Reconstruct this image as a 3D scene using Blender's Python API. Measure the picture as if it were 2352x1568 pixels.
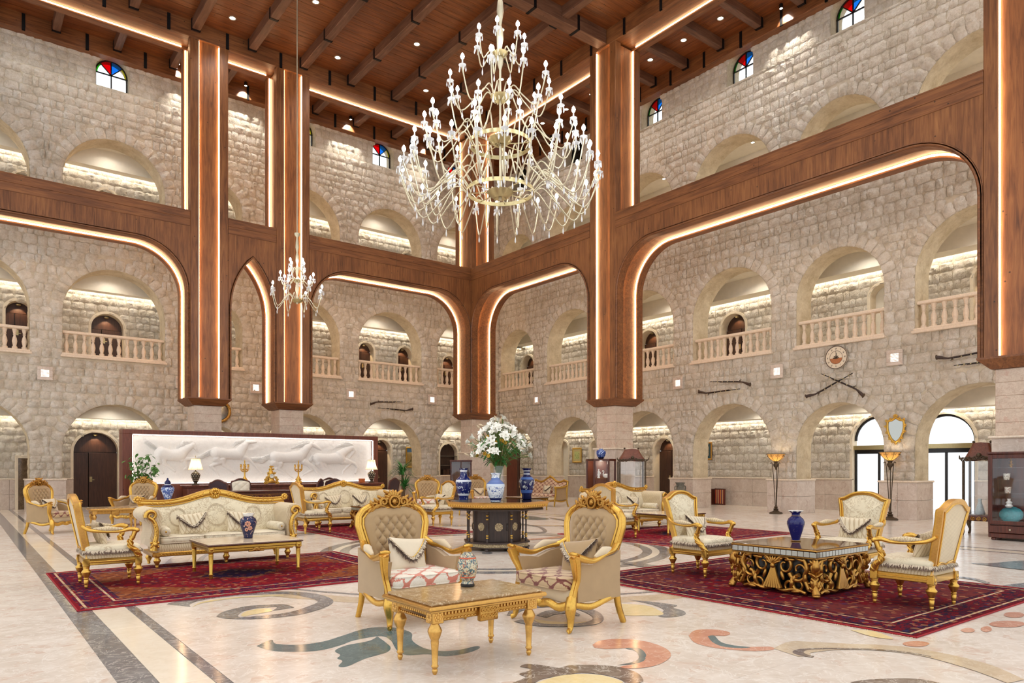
import bpy, math, random
import numpy as np
from mathutils import Vector, Matrix
PI = math.pi
rnd = random.Random(11)
sc = bpy.context.scene
col = sc.collection
for o in list(bpy.data.objects):
    bpy.data.objects.remove(o)
# ------------------------------------------------------------------ camera
cam = bpy.data.cameras.new('camera')
co = bpy.data.objects.new('camera', cam)
col.objects.link(co)
cam.sensor_width = 36.0
cam.lens = 36.0 * 1640 / 2352
cam.shift_y = (1074 - 784) / 2352
cam.clip_end = 300
co.location = (0, 0, 1.40)
co.rotation_euler = (PI / 2, 0, -math.radians(90 - 52.2))
sc.camera = co
# ------------------------------------------------------------------ world, exposure
w = bpy.data.worlds.new('sky')
sc.world = w
w.use_nodes = True
bg = w.node_tree.nodes['Background']
bg.inputs[0].default_value = (0.95, 0.975, 1.0, 1)
bg.inputs[1].default_value = 1.45
sc.view_settings.view_transform = 'Standard'
sc.view_settings.look = 'None'
sc.view_settings.gamma = 1.0
sc.view_settings.exposure = -0.06
sc.view_settings.use_curve_mapping = False
DOWNLIGHT_W = 260.0      # watts of one ceiling spotlight
LED_WARM = 19.0           # emission of the amber strips in the timber
LED_COVE = 20.0           # emission of the corridor coves
BULB = 45.0              # emission of a chandelier bulb


# ------------------------------------------------------------------ materials
def s2l(c):
    return tuple(((x / 255) / 12.92 if x / 255 <= .04045 else ((x / 255 + .055) / 1.055) ** 2.4) for x in c)


class NT:
    def __init__(s, name):
        s.m = bpy.data.materials.new(name)
        s.m.use_nodes = True
        s.t = s.m.node_tree
        s.n = s.t.nodes
        s.b = s.n['Principled BSDF']

    def node(s, typ, **kw):
        nd = s.n.new(typ)
        for k, v in kw.items():
            setattr(nd, k, v)
        return nd

    def link(s, a, b):
        s.t.links.new(a, b)

    def set(s, nd, **kw):
        for k, v in kw.items():
            nd.inputs[k].default_value = v

    def coord(s, kind='Object'):
        if kind == 'Position':
            return s.node('ShaderNodeNewGeometry').outputs['Position']
        return s.node('ShaderNodeTexCoord').outputs[kind]

    def mapping(s, src, scale=(1, 1, 1), rot=(0, 0, 0), loc=(0, 0, 0)):
        mp = s.node('ShaderNodeMapping')
        mp.inputs['Scale'].default_value = scale
        mp.inputs['Rotation'].default_value = rot
        mp.inputs['Location'].default_value = loc
        s.link(src, mp.inputs['Vector'])
        return mp.outputs[0]

    def noise(s, src, scale, detail=3, rough=.55, dist=0):
        nd = s.node('ShaderNodeTexNoise')
        s.set(nd, Scale=scale, Detail=detail, Roughness=rough, Distortion=dist)
        s.link(src, nd.inputs['Vector'])
        return nd.outputs['Fac']

    def voro(s, src, scale, feat='F1', out='Distance'):
        nd = s.node('ShaderNodeTexVoronoi', feature=feat)
        s.set(nd, Scale=scale)
        s.link(src, nd.inputs['Vector'])
        return nd.outputs[out]

    def ramp(s, fac, stops, interp='LINEAR'):
        nd = s.node('ShaderNodeValToRGB')
        r = nd.color_ramp
        r.interpolation = interp
        while len(r.elements) < len(stops):
            r.elements.new(.5)
        for e, (p_, c_) in zip(r.elements, stops):
            e.position = p_
            e.color = (*c_, 1) if len(c_) == 3 else c_
        s.link(fac, nd.inputs[0])
        return nd.outputs[0]

    def math(s, op, a, b=None, clamp=False):
        nd = s.node('ShaderNodeMath', operation=op, use_clamp=clamp)
        for i, x in enumerate((a, b)):
            if x is None:
                continue
            if isinstance(x, (int, float)):
                nd.inputs[i].default_value = x
            else:
                s.link(x, nd.inputs[i])
        return nd.outputs[0]

    def mix(s, fac, a, b, mode='MIX'):
        nd = s.node('ShaderNodeMix', data_type='RGBA', blend_type=mode)
        for sock, x in ((nd.inputs[0], fac), (nd.inputs[6], a), (nd.inputs[7], b)):
            if isinstance(x, (int, float)):
                sock.default_value = x
            elif isinstance(x, tuple):
                sock.default_value = (*x, 1) if len(x) == 3 else x
            else:
                s.link(x, sock)
        return nd.outputs[2]

    def sep(s, v):
        nd = s.node('ShaderNodeSeparateXYZ')
        s.link(v, nd.inputs[0])
        return nd.outputs

    def bump(s, h, strength=.3, dist=.02):
        nd = s.node('ShaderNodeBump')
        s.set(nd, Strength=strength, Distance=dist)
        s.link(h, nd.inputs['Height'])
        s.link(nd.outputs[0], s.b.inputs['Normal'])

    def done(s, color=None, rough=.5, metal=0., **kw):
        if color is not None:
            if isinstance(color, tuple):
                s.b.inputs['Base Color'].default_value = (*color, 1)
            else:
                s.link(color, s.b.inputs['Base Color'])
        if isinstance(rough, (int, float)):
            s.b.inputs['Roughness'].default_value = rough
        else:
            s.link(rough, s.b.inputs['Roughness'])
        s.b.inputs['Metallic'].default_value = metal
        for k, v in kw.items():
            s.b.inputs[k.replace('_', ' ')].default_value = v
        return s.m


def plain(name, c, rough=.5, metal=0., grain=.06, scale=30, bump=0, **kw):
    t = NT(name)
    n = t.noise(t.coord(), scale, 3)
    lc = s2l(c)
    a = tuple(max(0, x * (1 - grain * 2)) for x in lc)
    b = tuple(min(1, x * (1 + grain * 2)) for x in lc)
    if bump:
        t.bump(n, bump, .01)
    return t.done(t.ramp(n, [(.3, a), (.7, b)]), rough, metal, **kw)


def emis(name, c, strength):
    t = NT(name)
    return t.done((0, 0, 0), .5, Emission_Color=(*c, 1), Emission_Strength=strength)


def stone_mat(name, c1, c2, c3, bump=.5, mark=None):
    t = NT(name)
    p = t.coord('Position')
    big = t.noise(p, 2.6, 2, .6)
    fine = t.noise(p, 14, 5, .65, .6)
    k = t.mix(.45, big, fine)
    c = t.ramp(k, [(.33, s2l(c1)), (.5, s2l(c2)), (.68, s2l(c3))])
    if mark:
        sp = t.ramp(t.noise(p, 5.5, 4, .7, 1.2), [(.56, (0, 0, 0)), (.66, (1, 1, 1))])
        c = t.mix(t.math('MULTIPLY', sp, .45), c, s2l(mark))
    t.bump(t.mix(.45, t.noise(p, 10, 6, .7, 1.5), t.noise(p, 30, 4, .65)), bump, .06)
    return t.done(c, .88)


def wood_mat(name, dark, mid, light, axis=2, rough=.45, fine=1.0):
    t = NT(name)
    p = t.coord('Position')
    sc_ = [9.0 * fine, 9.0 * fine, 9.0 * fine]
    sc_[axis] = .7 * fine
    m = t.mapping(p, tuple(sc_))
    g = t.noise(m, 1.6, 6, .62, .9)
    wv = t.noise(p, .9, 2)
    c = t.ramp(t.mix(.3, g, wv), [(.32, s2l(dark)), (.5, s2l(mid)), (.7, s2l(light))])
    kn = t.voro(t.mapping(p, (2.2, 2.2, 2.2)), 1.5)
    c = t.mix(t.ramp(kn, [(.03, (1, 1, 1)), (.075, (0, 0, 0))]), c, s2l(tuple(x * .5 for x in dark)))
    t.bump(g, .12, .01)
    return t.done(c, rough)


def marble_mat(name, cols, vein, vs=3.0, rough=.16, veinamt=.8, cells=None):
    t = NT(name)
    p = t.coord('Position')
    n = t.noise(p, 1.7, 4, .6, .5)
    n2 = t.noise(p, 9, 4, .6, .8)
    c = t.ramp(t.mix(.5, n, n2), [(.3 + .4 * i / (len(cols) - 1), s2l(q)) for i, q in enumerate(cols)])
    if cells:
        v = t.voro(t.mix(.12, p, t.noise(p, 6, 3)), 7.5, 'F1', 'Color')
        vx = t.sep(v)[0]
        sel = t.ramp(vx, [(.72, (0, 0, 0)), (.8, (1, 1, 1))])
        c = t.mix(t.math('MULTIPLY', sel, t.ramp(n2, [(.45, (0, 0, 0)), (.6, (.8, .8, .8))])), c, s2l(cells))
    d = t.noise(p, vs, 6, .6, 1.6)
    ln = t.ramp(t.math('ABSOLUTE', t.math('SUBTRACT', d, .5)), [(.004, (1, 1, 1)), (.022, (0, 0, 0))])
    c = t.mix(t.math('MULTIPLY', ln, veinamt), c, s2l(vein))
    return t.done(c, rough)


M = {}
M['stone'] = stone_mat('limestone', (198, 186, 166), (222, 212, 196), (240, 234, 224), 1.0, (216, 198, 176))
M['mortar'] = stone_mat('mortar', (196, 182, 158), (210, 198, 176), (224, 214, 194), .4)
M['reveal'] = stone_mat('dressed_stone', (188, 170, 138), (208, 193, 164), (224, 211, 184), .45)
M['dado'] = marble_mat('dado_marble', [(192, 174, 158), (208, 192, 178), (220, 207, 194)], (236, 228, 218), 4, .35, .35, (188, 164, 148))
M['dadocap'] = plain('dado_cap', (226, 210, 190), .4)
M['colstone'] = marble_mat('column_marble', [(186, 162, 142), (210, 190, 170), (222, 205, 188)], (176, 140, 120), 6, .4, .5, (196, 160, 140))
M['wood'] = wood_mat('timber', (86, 48, 22), (130, 80, 43), (160, 106, 60), 2)
M['woodx'] = wood_mat('timber_along_x', (80, 44, 20), (124, 75, 40), (154, 100, 56), 0)
M['woody'] = wood_mat('timber_along_y', (80, 44, 20), (124, 75, 40), (154, 100, 56), 1)
M['boardx'] = wood_mat('ceiling_board', (72, 36, 14), (116, 62, 27), (148, 86, 40), 0, .4)
M['joist'] = wood_mat('joist_timber', (70, 42, 28), (104, 68, 48), (132, 94, 70), 1, .5)
M['joistx'] = wood_mat('joist_timber_x', (70, 42, 28), (104, 68, 48), (132, 94, 70), 0, .5)
M['mahog'] = wood_mat('mahogany', (40, 16, 10), (74, 32, 20), (102, 48, 30), 2, .3, 2)
M['redwood'] = wood_mat('reception_wood', (70, 32, 20), (104, 52, 34), (128, 70, 48), 2, .4, 1.5)
M['doorw'] = wood_mat('door_wood', (42, 24, 16), (66, 40, 28), (86, 54, 38), 2, .4, 2)
M['darkwood'] = wood_mat('dark_walnut', (34, 22, 18), (58, 40, 32), (78, 56, 44), 2, .35, 2)
M['strap'] = plain('black_iron', (22, 22, 24), .5, .6)
M['floor'] = marble_mat('floor_marble', [(202, 188, 174), (219, 208, 197), (231, 223, 214)], (240, 236, 230), 3.2, .2, .5, (206, 182, 166))
M['m_grey'] = marble_mat('inlay_grey', [(92, 92, 94), (118, 118, 120), (140, 140, 142)], (196, 192, 188), 6, .12, .7)
M['m_cream'] = marble_mat('inlay_cream', [(228, 214, 192), (238, 226, 206), (244, 234, 218)], (228, 210, 186), 3, .12, .3)
M['m_teal'] = marble_mat('inlay_teal', [(72, 98, 102), (88, 114, 118), (104, 130, 134)], (120, 146, 150), 5, .12, .4)
M['m_red'] = marble_mat('inlay_red', [(190, 128, 104), (206, 148, 124), (216, 164, 140)], (230, 196, 176), 5, .12, .6)
M['m_brown'] = marble_mat('inlay_brown', [(92, 80, 72), (120, 106, 96), (150, 136, 124)], (206, 198, 188), 5, .12, .8)
M['m_yellow'] = marble_mat('inlay_yellow', [(224, 200, 142), (236, 216, 166), (242, 226, 184)], (226, 196, 130), 5, .12, .4)
M['m_tan'] = marble_mat('inlay_tan', [(186, 164, 136), (204, 184, 156), (214, 196, 170)], (226, 212, 190), 6, .12, .5)
M['plaster'] = plain('cream_plaster', (236, 228, 212), .8, 0, .02, 5)
M['trim'] = plain('stone_trim', (228, 214, 190), .6, 0, .03, 12)
M['baluster'] = plain('cast_stone', (226, 208, 186), .6, 0, .04, 25)
M['led'] = emis('amber_led', (1, .64, .34), LED_WARM)
M['cove'] = emis('cove_led', (1, .93, .82), LED_COVE)
M['spot'] = emis('spot_lens', (1, .95, .88), 14)
M['bulb'] = emis('bulb_glow', (1, .97, .92), BULB)
M['ventglow'] = emis('louver_glow', (1, .94, .85), 3)


def gold_mat(name, c, rough, dark, amt=1.0):
    t = NT(name)
    p = t.coord()
    n = t.noise(p, 60, 3)
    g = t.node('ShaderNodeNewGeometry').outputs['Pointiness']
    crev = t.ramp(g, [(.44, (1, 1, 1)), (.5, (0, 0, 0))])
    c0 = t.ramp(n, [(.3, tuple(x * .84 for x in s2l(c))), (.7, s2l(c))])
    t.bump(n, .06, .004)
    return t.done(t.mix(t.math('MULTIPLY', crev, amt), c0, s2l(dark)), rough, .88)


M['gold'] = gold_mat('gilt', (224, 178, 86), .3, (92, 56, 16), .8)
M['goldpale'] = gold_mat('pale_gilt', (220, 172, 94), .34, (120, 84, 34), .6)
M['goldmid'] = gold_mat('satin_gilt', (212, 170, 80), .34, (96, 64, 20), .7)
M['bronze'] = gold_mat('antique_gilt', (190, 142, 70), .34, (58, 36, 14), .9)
M['brass'] = plain('antique_brass', (190, 176, 132), .3, .85, .03)
M['champ'] = plain('champagne_metal', (206, 198, 172), .35, .6, .02)
M['iron'] = plain('dark_bronze', (84, 70, 54), .5, .6, .1)
M['black'] = plain('black_lacquer', (18, 16, 16), .25)
M['glass'] = NT('clear_glass').done((1, 1, 1), .02, 0, Transmission_Weight=1.0, IOR=1.45)
M['crystal'] = NT('crystal').done((.92, .94, .96), .08, 0, Transmission_Weight=.35, IOR=1.5)


def pane_mat(name, tint=(.92, .97, 1)):
    t = NT(name)
    tr = t.node('ShaderNodeBsdfTransparent')
    tr.inputs[0].default_value = (*tint, 1)
    gl = t.node('ShaderNodeBsdfGlossy')
    gl.inputs['Roughness'].default_value = .03
    mx = t.node('ShaderNodeMixShader')
    mx.inputs[0].default_value = .05
    t.link(tr.outputs[0], mx.inputs[1])
    t.link(gl.outputs[0], mx.inputs[2])
    t.link(mx.outputs[0], t.n['Material Output'].inputs[0])
    return t.m


M['pane'] = pane_mat('window_glass', (.985, .993, 1))
M['pane_red'] = pane_mat('red_glass', (.8, .03, .05))
M['pane_blue'] = pane_mat('blue_glass', (.08, .4, .85))
M['pane_green'] = pane_mat('green_glass', (.12, .55, .08))
M['pane_yellow'] = pane_mat('yellow_glass', (.85, .85, .1))
M['mirror'] = NT('mirror_glass').done((.42, .43, .4), .15, 1)


def fabric(name, c, kind='plain', c2=None, k=40.0, rough=.8, sheen=.3):
    """woven cloth; kind: plain, diamond, floral, ogee"""
    t = NT(name)
    p = t.coord()
    a = s2l(c)
    wv = t.noise(p, 220, 2)
    base = t.ramp(t.noise(p, 7, 3), [(.3, tuple(x * .9 for x in a)), (.7, a)])
    if kind == 'diamond':
        s_ = t.sep(t.mapping(p, (k, k, k), (.2, .2, PI / 4)))
        f = t.math('MAXIMUM', t.math('ABSOLUTE', t.math('SINE', s_[0])), t.math('ABSOLUTE', t.math('SINE', s_[1])))
        base = t.mix(t.math('MULTIPLY', t.ramp(f, [(.9, (0, 0, 0)), (.96, (1, 1, 1))]), .6), base, s2l(c2))
    elif kind == 'floral':
        d = t.noise(p, k * .35, 4, .55, 2.2)
        ln = t.ramp(t.math('ABSOLUTE', t.math('SUBTRACT', d, .5)), [(.02, (1, 1, 1)), (.045, (0, 0, 0))])
        v = t.ramp(t.voro(t.mix(.1, p, t.noise(p, 9, 2)), k * .55), [(.16, (1, 1, 1)), (.24, (0, 0, 0))])
        gate = t.ramp(t.noise(p, k * .13, 2), [(.42, (0, 0, 0)), (.5, (1, 1, 1))])
        base = t.mix(t.math('MULTIPLY', t.math('MULTIPLY', t.math('MAXIMUM', ln, v), gate), .6), base, s2l(c2))
    elif kind == 'ogee':
        wob = t.noise(p, 16, 3)
        s_ = t.sep(t.mapping(p, (k, k, k)))
        wz = t.math('MULTIPLY', t.math('SUBTRACT', wob, .5), 3.2)
        f = t.math('ADD', t.math('COSINE', t.math('ADD', s_[0], wz)),
                   t.math('COSINE', t.math('ADD', t.math('ADD', s_[1], t.math('MULTIPLY', s_[2], 1.3)), wz)))
        ln = t.ramp(t.math('ABSOLUTE', f), [(.34, (1, 1, 1)), (.46, (0, 0, 0))])
        base = t.mix(t.math('MULTIPLY', ln, .92), base, s2l(c2))
        petal = t.ramp(t.math('ABSOLUTE', t.math('SUBTRACT', t.noise(p, 24, 2, .5, 2), .5)), [(.01, (1, 1, 1)), (.03, (0, 0, 0))])
        base = t.mix(t.math('MULTIPLY', petal, .22), base, s2l((150, 136, 110)))
    t.bump(wv, .15, .003)
    return t.done(base, rough, 0, Sheen_Weight=sheen)


M['velvet'] = fabric('khaki_velvet', (174, 144, 102), rough=.7, sheen=.5)
M['velvetlite'] = fabric('pale_velvet', (216, 196, 162), rough=.75, sheen=.4)
M['ivory'] = fabric('ivory_satin', (226, 212, 186), rough=.55)
M['brocade'] = fabric('cream_brocade', (230, 218, 188), 'floral', (172, 148, 112), 34, .55)
M['weave'] = fabric('diamond_weave', (222, 204, 168), 'diamond', (170, 142, 100), 150, .7)
M['weavel'] = fabric('diamond_weave_large', (224, 210, 180), 'diamond', (164, 138, 100), 75, .7)
M['coral'] = fabric('coral_damask', (236, 228, 212), 'ogee', (204, 112, 90), 26, .75)
M['burg'] = fabric('burgundy_damask', (200, 172, 132), 'ogee', (112, 30, 34), 32, .75)
M['tanpat'] = fabric('tan_damask', (214, 180, 146), 'ogee', (122, 50, 44), 26, .75)
M['fringe'] = plain('fringe_yarn', (122, 102, 88), .9, 0, .4, 300)
M['fringeL'] = plain('pale_fringe_yarn', (204, 188, 164), .9, 0, .2, 300)
M['fringeW'] = plain('rug_fringe', (206, 190, 164), .9, 0, .2, 120)
M['wleather'] = plain('white_leather', (232, 224, 204), .45, 0, .03)
M['bleather'] = plain('dark_leather', (52, 34, 44), .4, 0, .05)
M['leaf'] = plain('leaf', (88, 140, 62), .5, 0, .3, 14)
M['leafd'] = plain('dark_leaf', (52, 122, 50), .45, 0, .3, 14)
M['stem'] = plain('stem', (96, 118, 52), .6, 0, .2)
M['bark'] = plain('bark', (104, 82, 58), .9, 0, .25, 60, .4)
M['petal'] = plain('lily_petal', (244, 242, 232), .5, 0, .03, 20)
M['ypetal'] = plain('yellow_petal', (206, 160, 40), .5, 0, .15, 30)
M['soil'] = plain('soil', (58, 42, 30), .95, 0, .3, 80)
M['pot'] = plain('red_planter', (120, 46, 36), .4, 0, .08)


def glaze(name, base, figure, scale, thr=.52, rough=.12, warm=None, band=None):
    """glazed porcelain with painted figures; band: list of (z0, z1, colour)"""
    t = NT(name)
    p = t.coord()
    n = t.noise(p, scale, 5, .6, 1.8)
    c = t.mix(t.ramp(n, [(thr - .02, (0, 0, 0)), (thr + .02, (1, 1, 1))]), s2l(base), s2l(figure))
    if warm:
        n2 = t.noise(t.mapping(p, (1, 1, 1), (0, 0, 0), (3, 5, 1)), scale * 1.3, 4, .6, 1.5)
        c = t.mix(t.ramp(n2, [(.57, (0, 0, 0)), (.61, (1, 1, 1))]), c, s2l(warm))
    if band:
        z = t.sep(p)[2]
        for (z0, z1, bc) in band:
            f = t.math('MULTIPLY', t.math('GREATER_THAN', z, z0), t.math('LESS_THAN', z, z1))
            c = t.mix(f, c, s2l(bc))
    return t.done(c, rough)


M['cobalt'] = glaze('cobalt_glaze', (14, 20, 92), (96, 84, 110), 22, .66, .08)
M['cobaltf'] = glaze('cobalt_flower_glaze', (20, 28, 70), (206, 168, 152), 11, .6, .1)
M['bw'] = glaze('blue_white_glaze', (224, 230, 238), (40, 66, 140), 26, .5)
M['bwd'] = glaze('dark_blue_white_glaze', (24, 36, 104), (190, 204, 226), 20, .58)
M['egg'] = glaze('famille_glaze', (206, 196, 166), (74, 104, 112), 34, .5, .1, (176, 84, 44))
M['whitep'] = plain('white_porcelain', (236, 236, 230), .15, 0, .02)
M['aqua'] = plain('turquoise_glaze', (58, 160, 168), .12, 0, .1)
M['clay'] = plain('terracotta_glaze', (196, 96, 66), .2, 0, .1)
M['pottery'] = plain('grey_pottery', (112, 108, 98), .8, 0, .12, 25, .2)


# ------------------------------------------------------------------ mesh builder
class MB:
    def __init__(s):
        s.v = []
        s.f = []

    def add(s, vs, fs, mat=None):
        b = len(s.v)
        if mat is not None:
            vs = [tuple(mat @ Vector(q)) for q in vs]
        s.v += [tuple(q) for q in vs]
        s.f += [tuple(i + b for i in f) for f in fs]
        return s

    def box(s, x0, x1, y0, y1, z0, z1, mat=None):
        vs = [(x, y, z) for z in (z0, z1) for y in (y0, y1) for x in (x0, x1)]
        return s.add(vs, [(0, 2, 3, 1), (4, 5, 7, 6), (0, 1, 5, 4), (2, 6, 7, 3), (0, 4, 6, 2), (1, 3, 7, 5)], mat)

    def cbox(s, x0, x1, y0, y1, z0, z1, c=.01, mat=None):
        """chamfered box"""
        c = min(c, (x1 - x0) * .45, (y1 - y0) * .45, (z1 - z0) * .45)
        cx, cy, cz = (x0 + x1) / 2, (y0 + y1) / 2, (z0 + z1) / 2
        hx, hy, hz = (x1 - x0) / 2, (y1 - y0) / 2, (z1 - z0) / 2
        vs, idx = [], {}
        for sx in (-1, 1):
            for sy in (-1, 1):
                for sz in (-1, 1):
                    for k in range(3):
                        d = [hx - c, hy - c, hz - c]
                        d[k] += c
                        idx[(sx, sy, sz, k)] = len(vs)
                        vs.append((cx + sx * d[0], cy + sy * d[1], cz + sz * d[2]))
        fs = []
        S = (-1, 1)
        for a in S:
            fs.append([idx[(a, y, z, 0)] for y, z in ((-1, -1), (1, -1), (1, 1), (-1, 1))])
            fs.append([idx[(x, a, z, 1)] for x, z in ((-1, -1), (1, -1), (1, 1), (-1, 1))])
            fs.append([idx[(x, y, a, 2)] for x, y in ((-1, -1), (1, -1), (1, 1), (-1, 1))])
            for b in S:
                fs.append([idx[(-1, a, b, 1)], idx[(1, a, b, 1)], idx[(1, a, b, 2)], idx[(-1, a, b, 2)]])
                fs.append([idx[(a, -1, b, 0)], idx[(a, 1, b, 0)], idx[(a, 1, b, 2)], idx[(a, -1, b, 2)]])
                fs.append([idx[(a, b, -1, 0)], idx[(a, b, 1, 0)], idx[(a, b, 1, 1)], idx[(a, b, -1, 1)]])
                for d in S:
                    fs.append([idx[(a, b, d, k)] for k in range(3)])
        return s.add(vs, fs, mat)

    def lathe(s, prof, seg=16, mat=None, cap=True, wob=None):
        vs, fs = [], []
        for (r, z) in prof:
            for k in range(seg):
                a = 2 * PI * k / seg
                q = r * (wob(a, z) if wob else 1)
                vs.append((q * math.cos(a), q * math.sin(a), z))
        n = len(prof)
        for i in range(n - 1):
            for k in range(seg):
                k2 = (k + 1) % seg
                fs.append((i * seg + k, i * seg + k2, (i + 1) * seg + k2, (i + 1) * seg + k))
        if cap:
            if prof[0][0] > 1e-4:
                fs.append(tuple(range(seg - 1, -1, -1)))
            if prof[-1][0] > 1e-4:
                fs.append(tuple(range((n - 1) * seg, n * seg)))
        return s.add(vs, fs, mat)

    def tube(s, path, rad, seg=8, flat=1.0, closed=False, mat=None, up=None, cap=True):
        """swept tube; rad number or list; flat squashes across 'up'"""
        P = [Vector(q) for q in path]
        n = len(P)
        R = rad if isinstance(rad, (list, tuple)) else [rad] * n
        vs, fs = [], []
        prev = Vector(up) if up else None
        for i in range(n):
            if closed:
                t = P[(i + 1) % n] - P[i - 1]
            else:
                t = P[min(i + 1, n - 1)] - P[max(i - 1, 0)]
            if t.length < 1e-9:
                t = Vector((0, 0, 1))
            t.normalize()
            ref = prev if prev is not None else (Vector((0, 0, 1)) if abs(t.z) < .9 else Vector((1, 0, 0)))
            a = t.cross(ref)
            if a.length < 1e-5:
                a = t.orthogonal()
            a.normalize()
            b = a.cross(t).normalized()
            if up is None:
                prev = b
            for k in range(seg):
                an = 2 * PI * k / seg + PI / seg
                vs.append(P[i] + a * (R[i] * math.cos(an)) + b * (R[i] * flat * math.sin(an)))
        m = n if closed else n - 1
        for i in range(m):
            j = (i + 1) % n
            for k in range(seg):
                k2 = (k + 1) % seg
                fs.append((i * seg + k, j * seg + k, j * seg + k2, i * seg + k2))
        if cap and not closed:
            fs.append(tuple(range(seg)))
            fs.append(tuple(range(n * seg - 1, (n - 1) * seg - 1, -1)))
        return s.add(vs, fs, mat)

    def grid(s, fn, nu, nv, mat=None, wrapu=False):
        vs = [fn(i / nu, j / nv) for j in range(nv + 1) for i in range(nu + (0 if wrapu else 1))]
        w_ = nu if wrapu else nu + 1
        fs = []
        for j in range(nv):
            for i in range(nu):
                i2 = (i + 1) % w_ if wrapu else i + 1
                fs.append((j * w_ + i, j * w_ + i2, (j + 1) * w_ + i2, (j + 1) * w_ + i))
        return s.add(vs, fs, mat)

    def prism(s, poly, d0, d1, axis='z', mat=None):
        """extrude a 2-D polygon; axis names the extrusion direction, (u,v) fill the other two in order"""
        n = len(poly)

        def P(u, v, d):
            return (u, v, d) if axis == 'z' else ((u, d, v) if axis == 'y' else (d, u, v))
        vs = [P(u, v, d) for d in (d0, d1) for (u, v) in poly]
        fs = [tuple(range(n - 1, -1, -1)), tuple(range(n, 2 * n))]
        for i in range(n):
            j = (i + 1) % n
            fs.append((i, j, n + j, n + i))
        return s.add(vs, fs, mat)

    def ball(s, c, r, seg=10, rings=6, sc_=(1, 1, 1), mat=None):
        prof = [(r * math.sin(PI * i / rings) + 1e-5, -r * math.cos(PI * i / rings)) for i in range(rings + 1)]
        m = Matrix.Translation(c) @ Matrix.Diagonal((*sc_, 1))
        if mat is not None:
            m = mat @ m
        return s.lathe(prof, seg, m, cap=False)

    def mesh(s, name, sharp=35):
        me = bpy.data.meshes.new(name)
        me.from_pydata(s.v, [], s.f)
        if sharp is not None:
            me.shade_smooth()
            me.set_sharp_from_angle(angle=math.radians(sharp))
        me.update()
        return me

    def build(s, name, mat, parent=None, loc=None, rotz=None, sharp=35):
        me = s.mesh(name, sharp)
        me.materials.append(M[mat] if isinstance(mat, str) else mat)
        o = bpy.data.objects.new(name, me)
        col.objects.link(o)
        if parent:
            o.parent = parent
        if loc:
            o.location = loc
        if rotz:
            o.rotation_euler = (0, 0, rotz)
        return o


def link_mesh(name, me, parent=None, loc=None, rot=None, scale=None):
    o = bpy.data.objects.new(name, me)
    col.objects.link(o)
    if parent:
        o.parent = parent
    if loc:
        o.location = loc
    if rot:
        o.rotation_euler = rot
    if scale:
        o.scale = scale
    return o


def tag(o, label, cat, group=None):
    o['label'] = label
    o['category'] = cat
    if group:
        o['group'] = group
    return o


def thing(name, label, cat, loc=(0, 0, 0), rotz=0, group=None):
    o = bpy.data.objects.new(name, None)
    o.empty_display_size = .1
    col.objects.link(o)
    o.location = loc
    o.rotation_euler = (0, 0, rotz)
    return tag(o, label, cat, group)


def struct(o):
    o['kind'] = 'structure'
    return o


def dup(root, loc, rotz, label=None):
    r = root.copy()
    col.objects.link(r)
    r.location = loc
    r.rotation_euler = (0, 0, rotz)
    if label:
        r['label'] = label
    for ch in list(root.children):
        c = ch.copy()
        col.objects.link(c)
        c.parent = r
        for g in list(ch.children):
            d = g.copy()
            col.objects.link(d)
            d.parent = c
    return r


def Mx(loc=(0, 0, 0), rx=0, ry=0, rz=0, s=(1, 1, 1)):
    return Matrix.Translation(loc) @ Matrix.Rotation(rz, 4, 'Z') @ Matrix.Rotation(ry, 4, 'Y') @ Matrix.Rotation(rx, 4, 'X') @ Matrix.Diagonal((*s, 1))


def bez(pts, n=12):
    """Catmull-Rom through pts"""
    P = [Vector(q) for q in pts]
    out = []
    for i in range(len(P) - 1):
        p0, p1, p2, p3 = P[max(i - 1, 0)], P[i], P[i + 1], P[min(i + 2, len(P) - 1)]
        for k in range(n):
            t = k / n
            out.append(.5 * ((2 * p1) + (p2 - p0) * t + (2 * p0 - 5 * p1 + 4 * p2 - p3) * t * t + (3 * p1 - p0 - 3 * p2 + p3) * t ** 3))
    out.append(P[-1])
    return out


def lerp_list(vals, n):
    """spread a few values over n samples"""
    return [float(x) for x in np.interp(np.linspace(0, len(vals) - 1, n), range(len(vals)), vals)]

# ================================================================== the hall
XW, YW, XB, YB = 20.25, 27.1, 23.1, 29.2
TH = .82
CAMF = (math.cos(math.radians(52.2)), math.sin(math.radians(52.2)))


def view_depth(x, y, z):
    d = x * CAMF[0] + y * CAMF[1]
    if d < .5:
        return None
    r = x * CAMF[1] - y * CAMF[0]
    u, v = 1176 + 1640 * r / d, 1074 - 1640 * (z - 1.4) / d
    return d if (-40 < u < 2392 and -40 < v < 1608) else None


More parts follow.
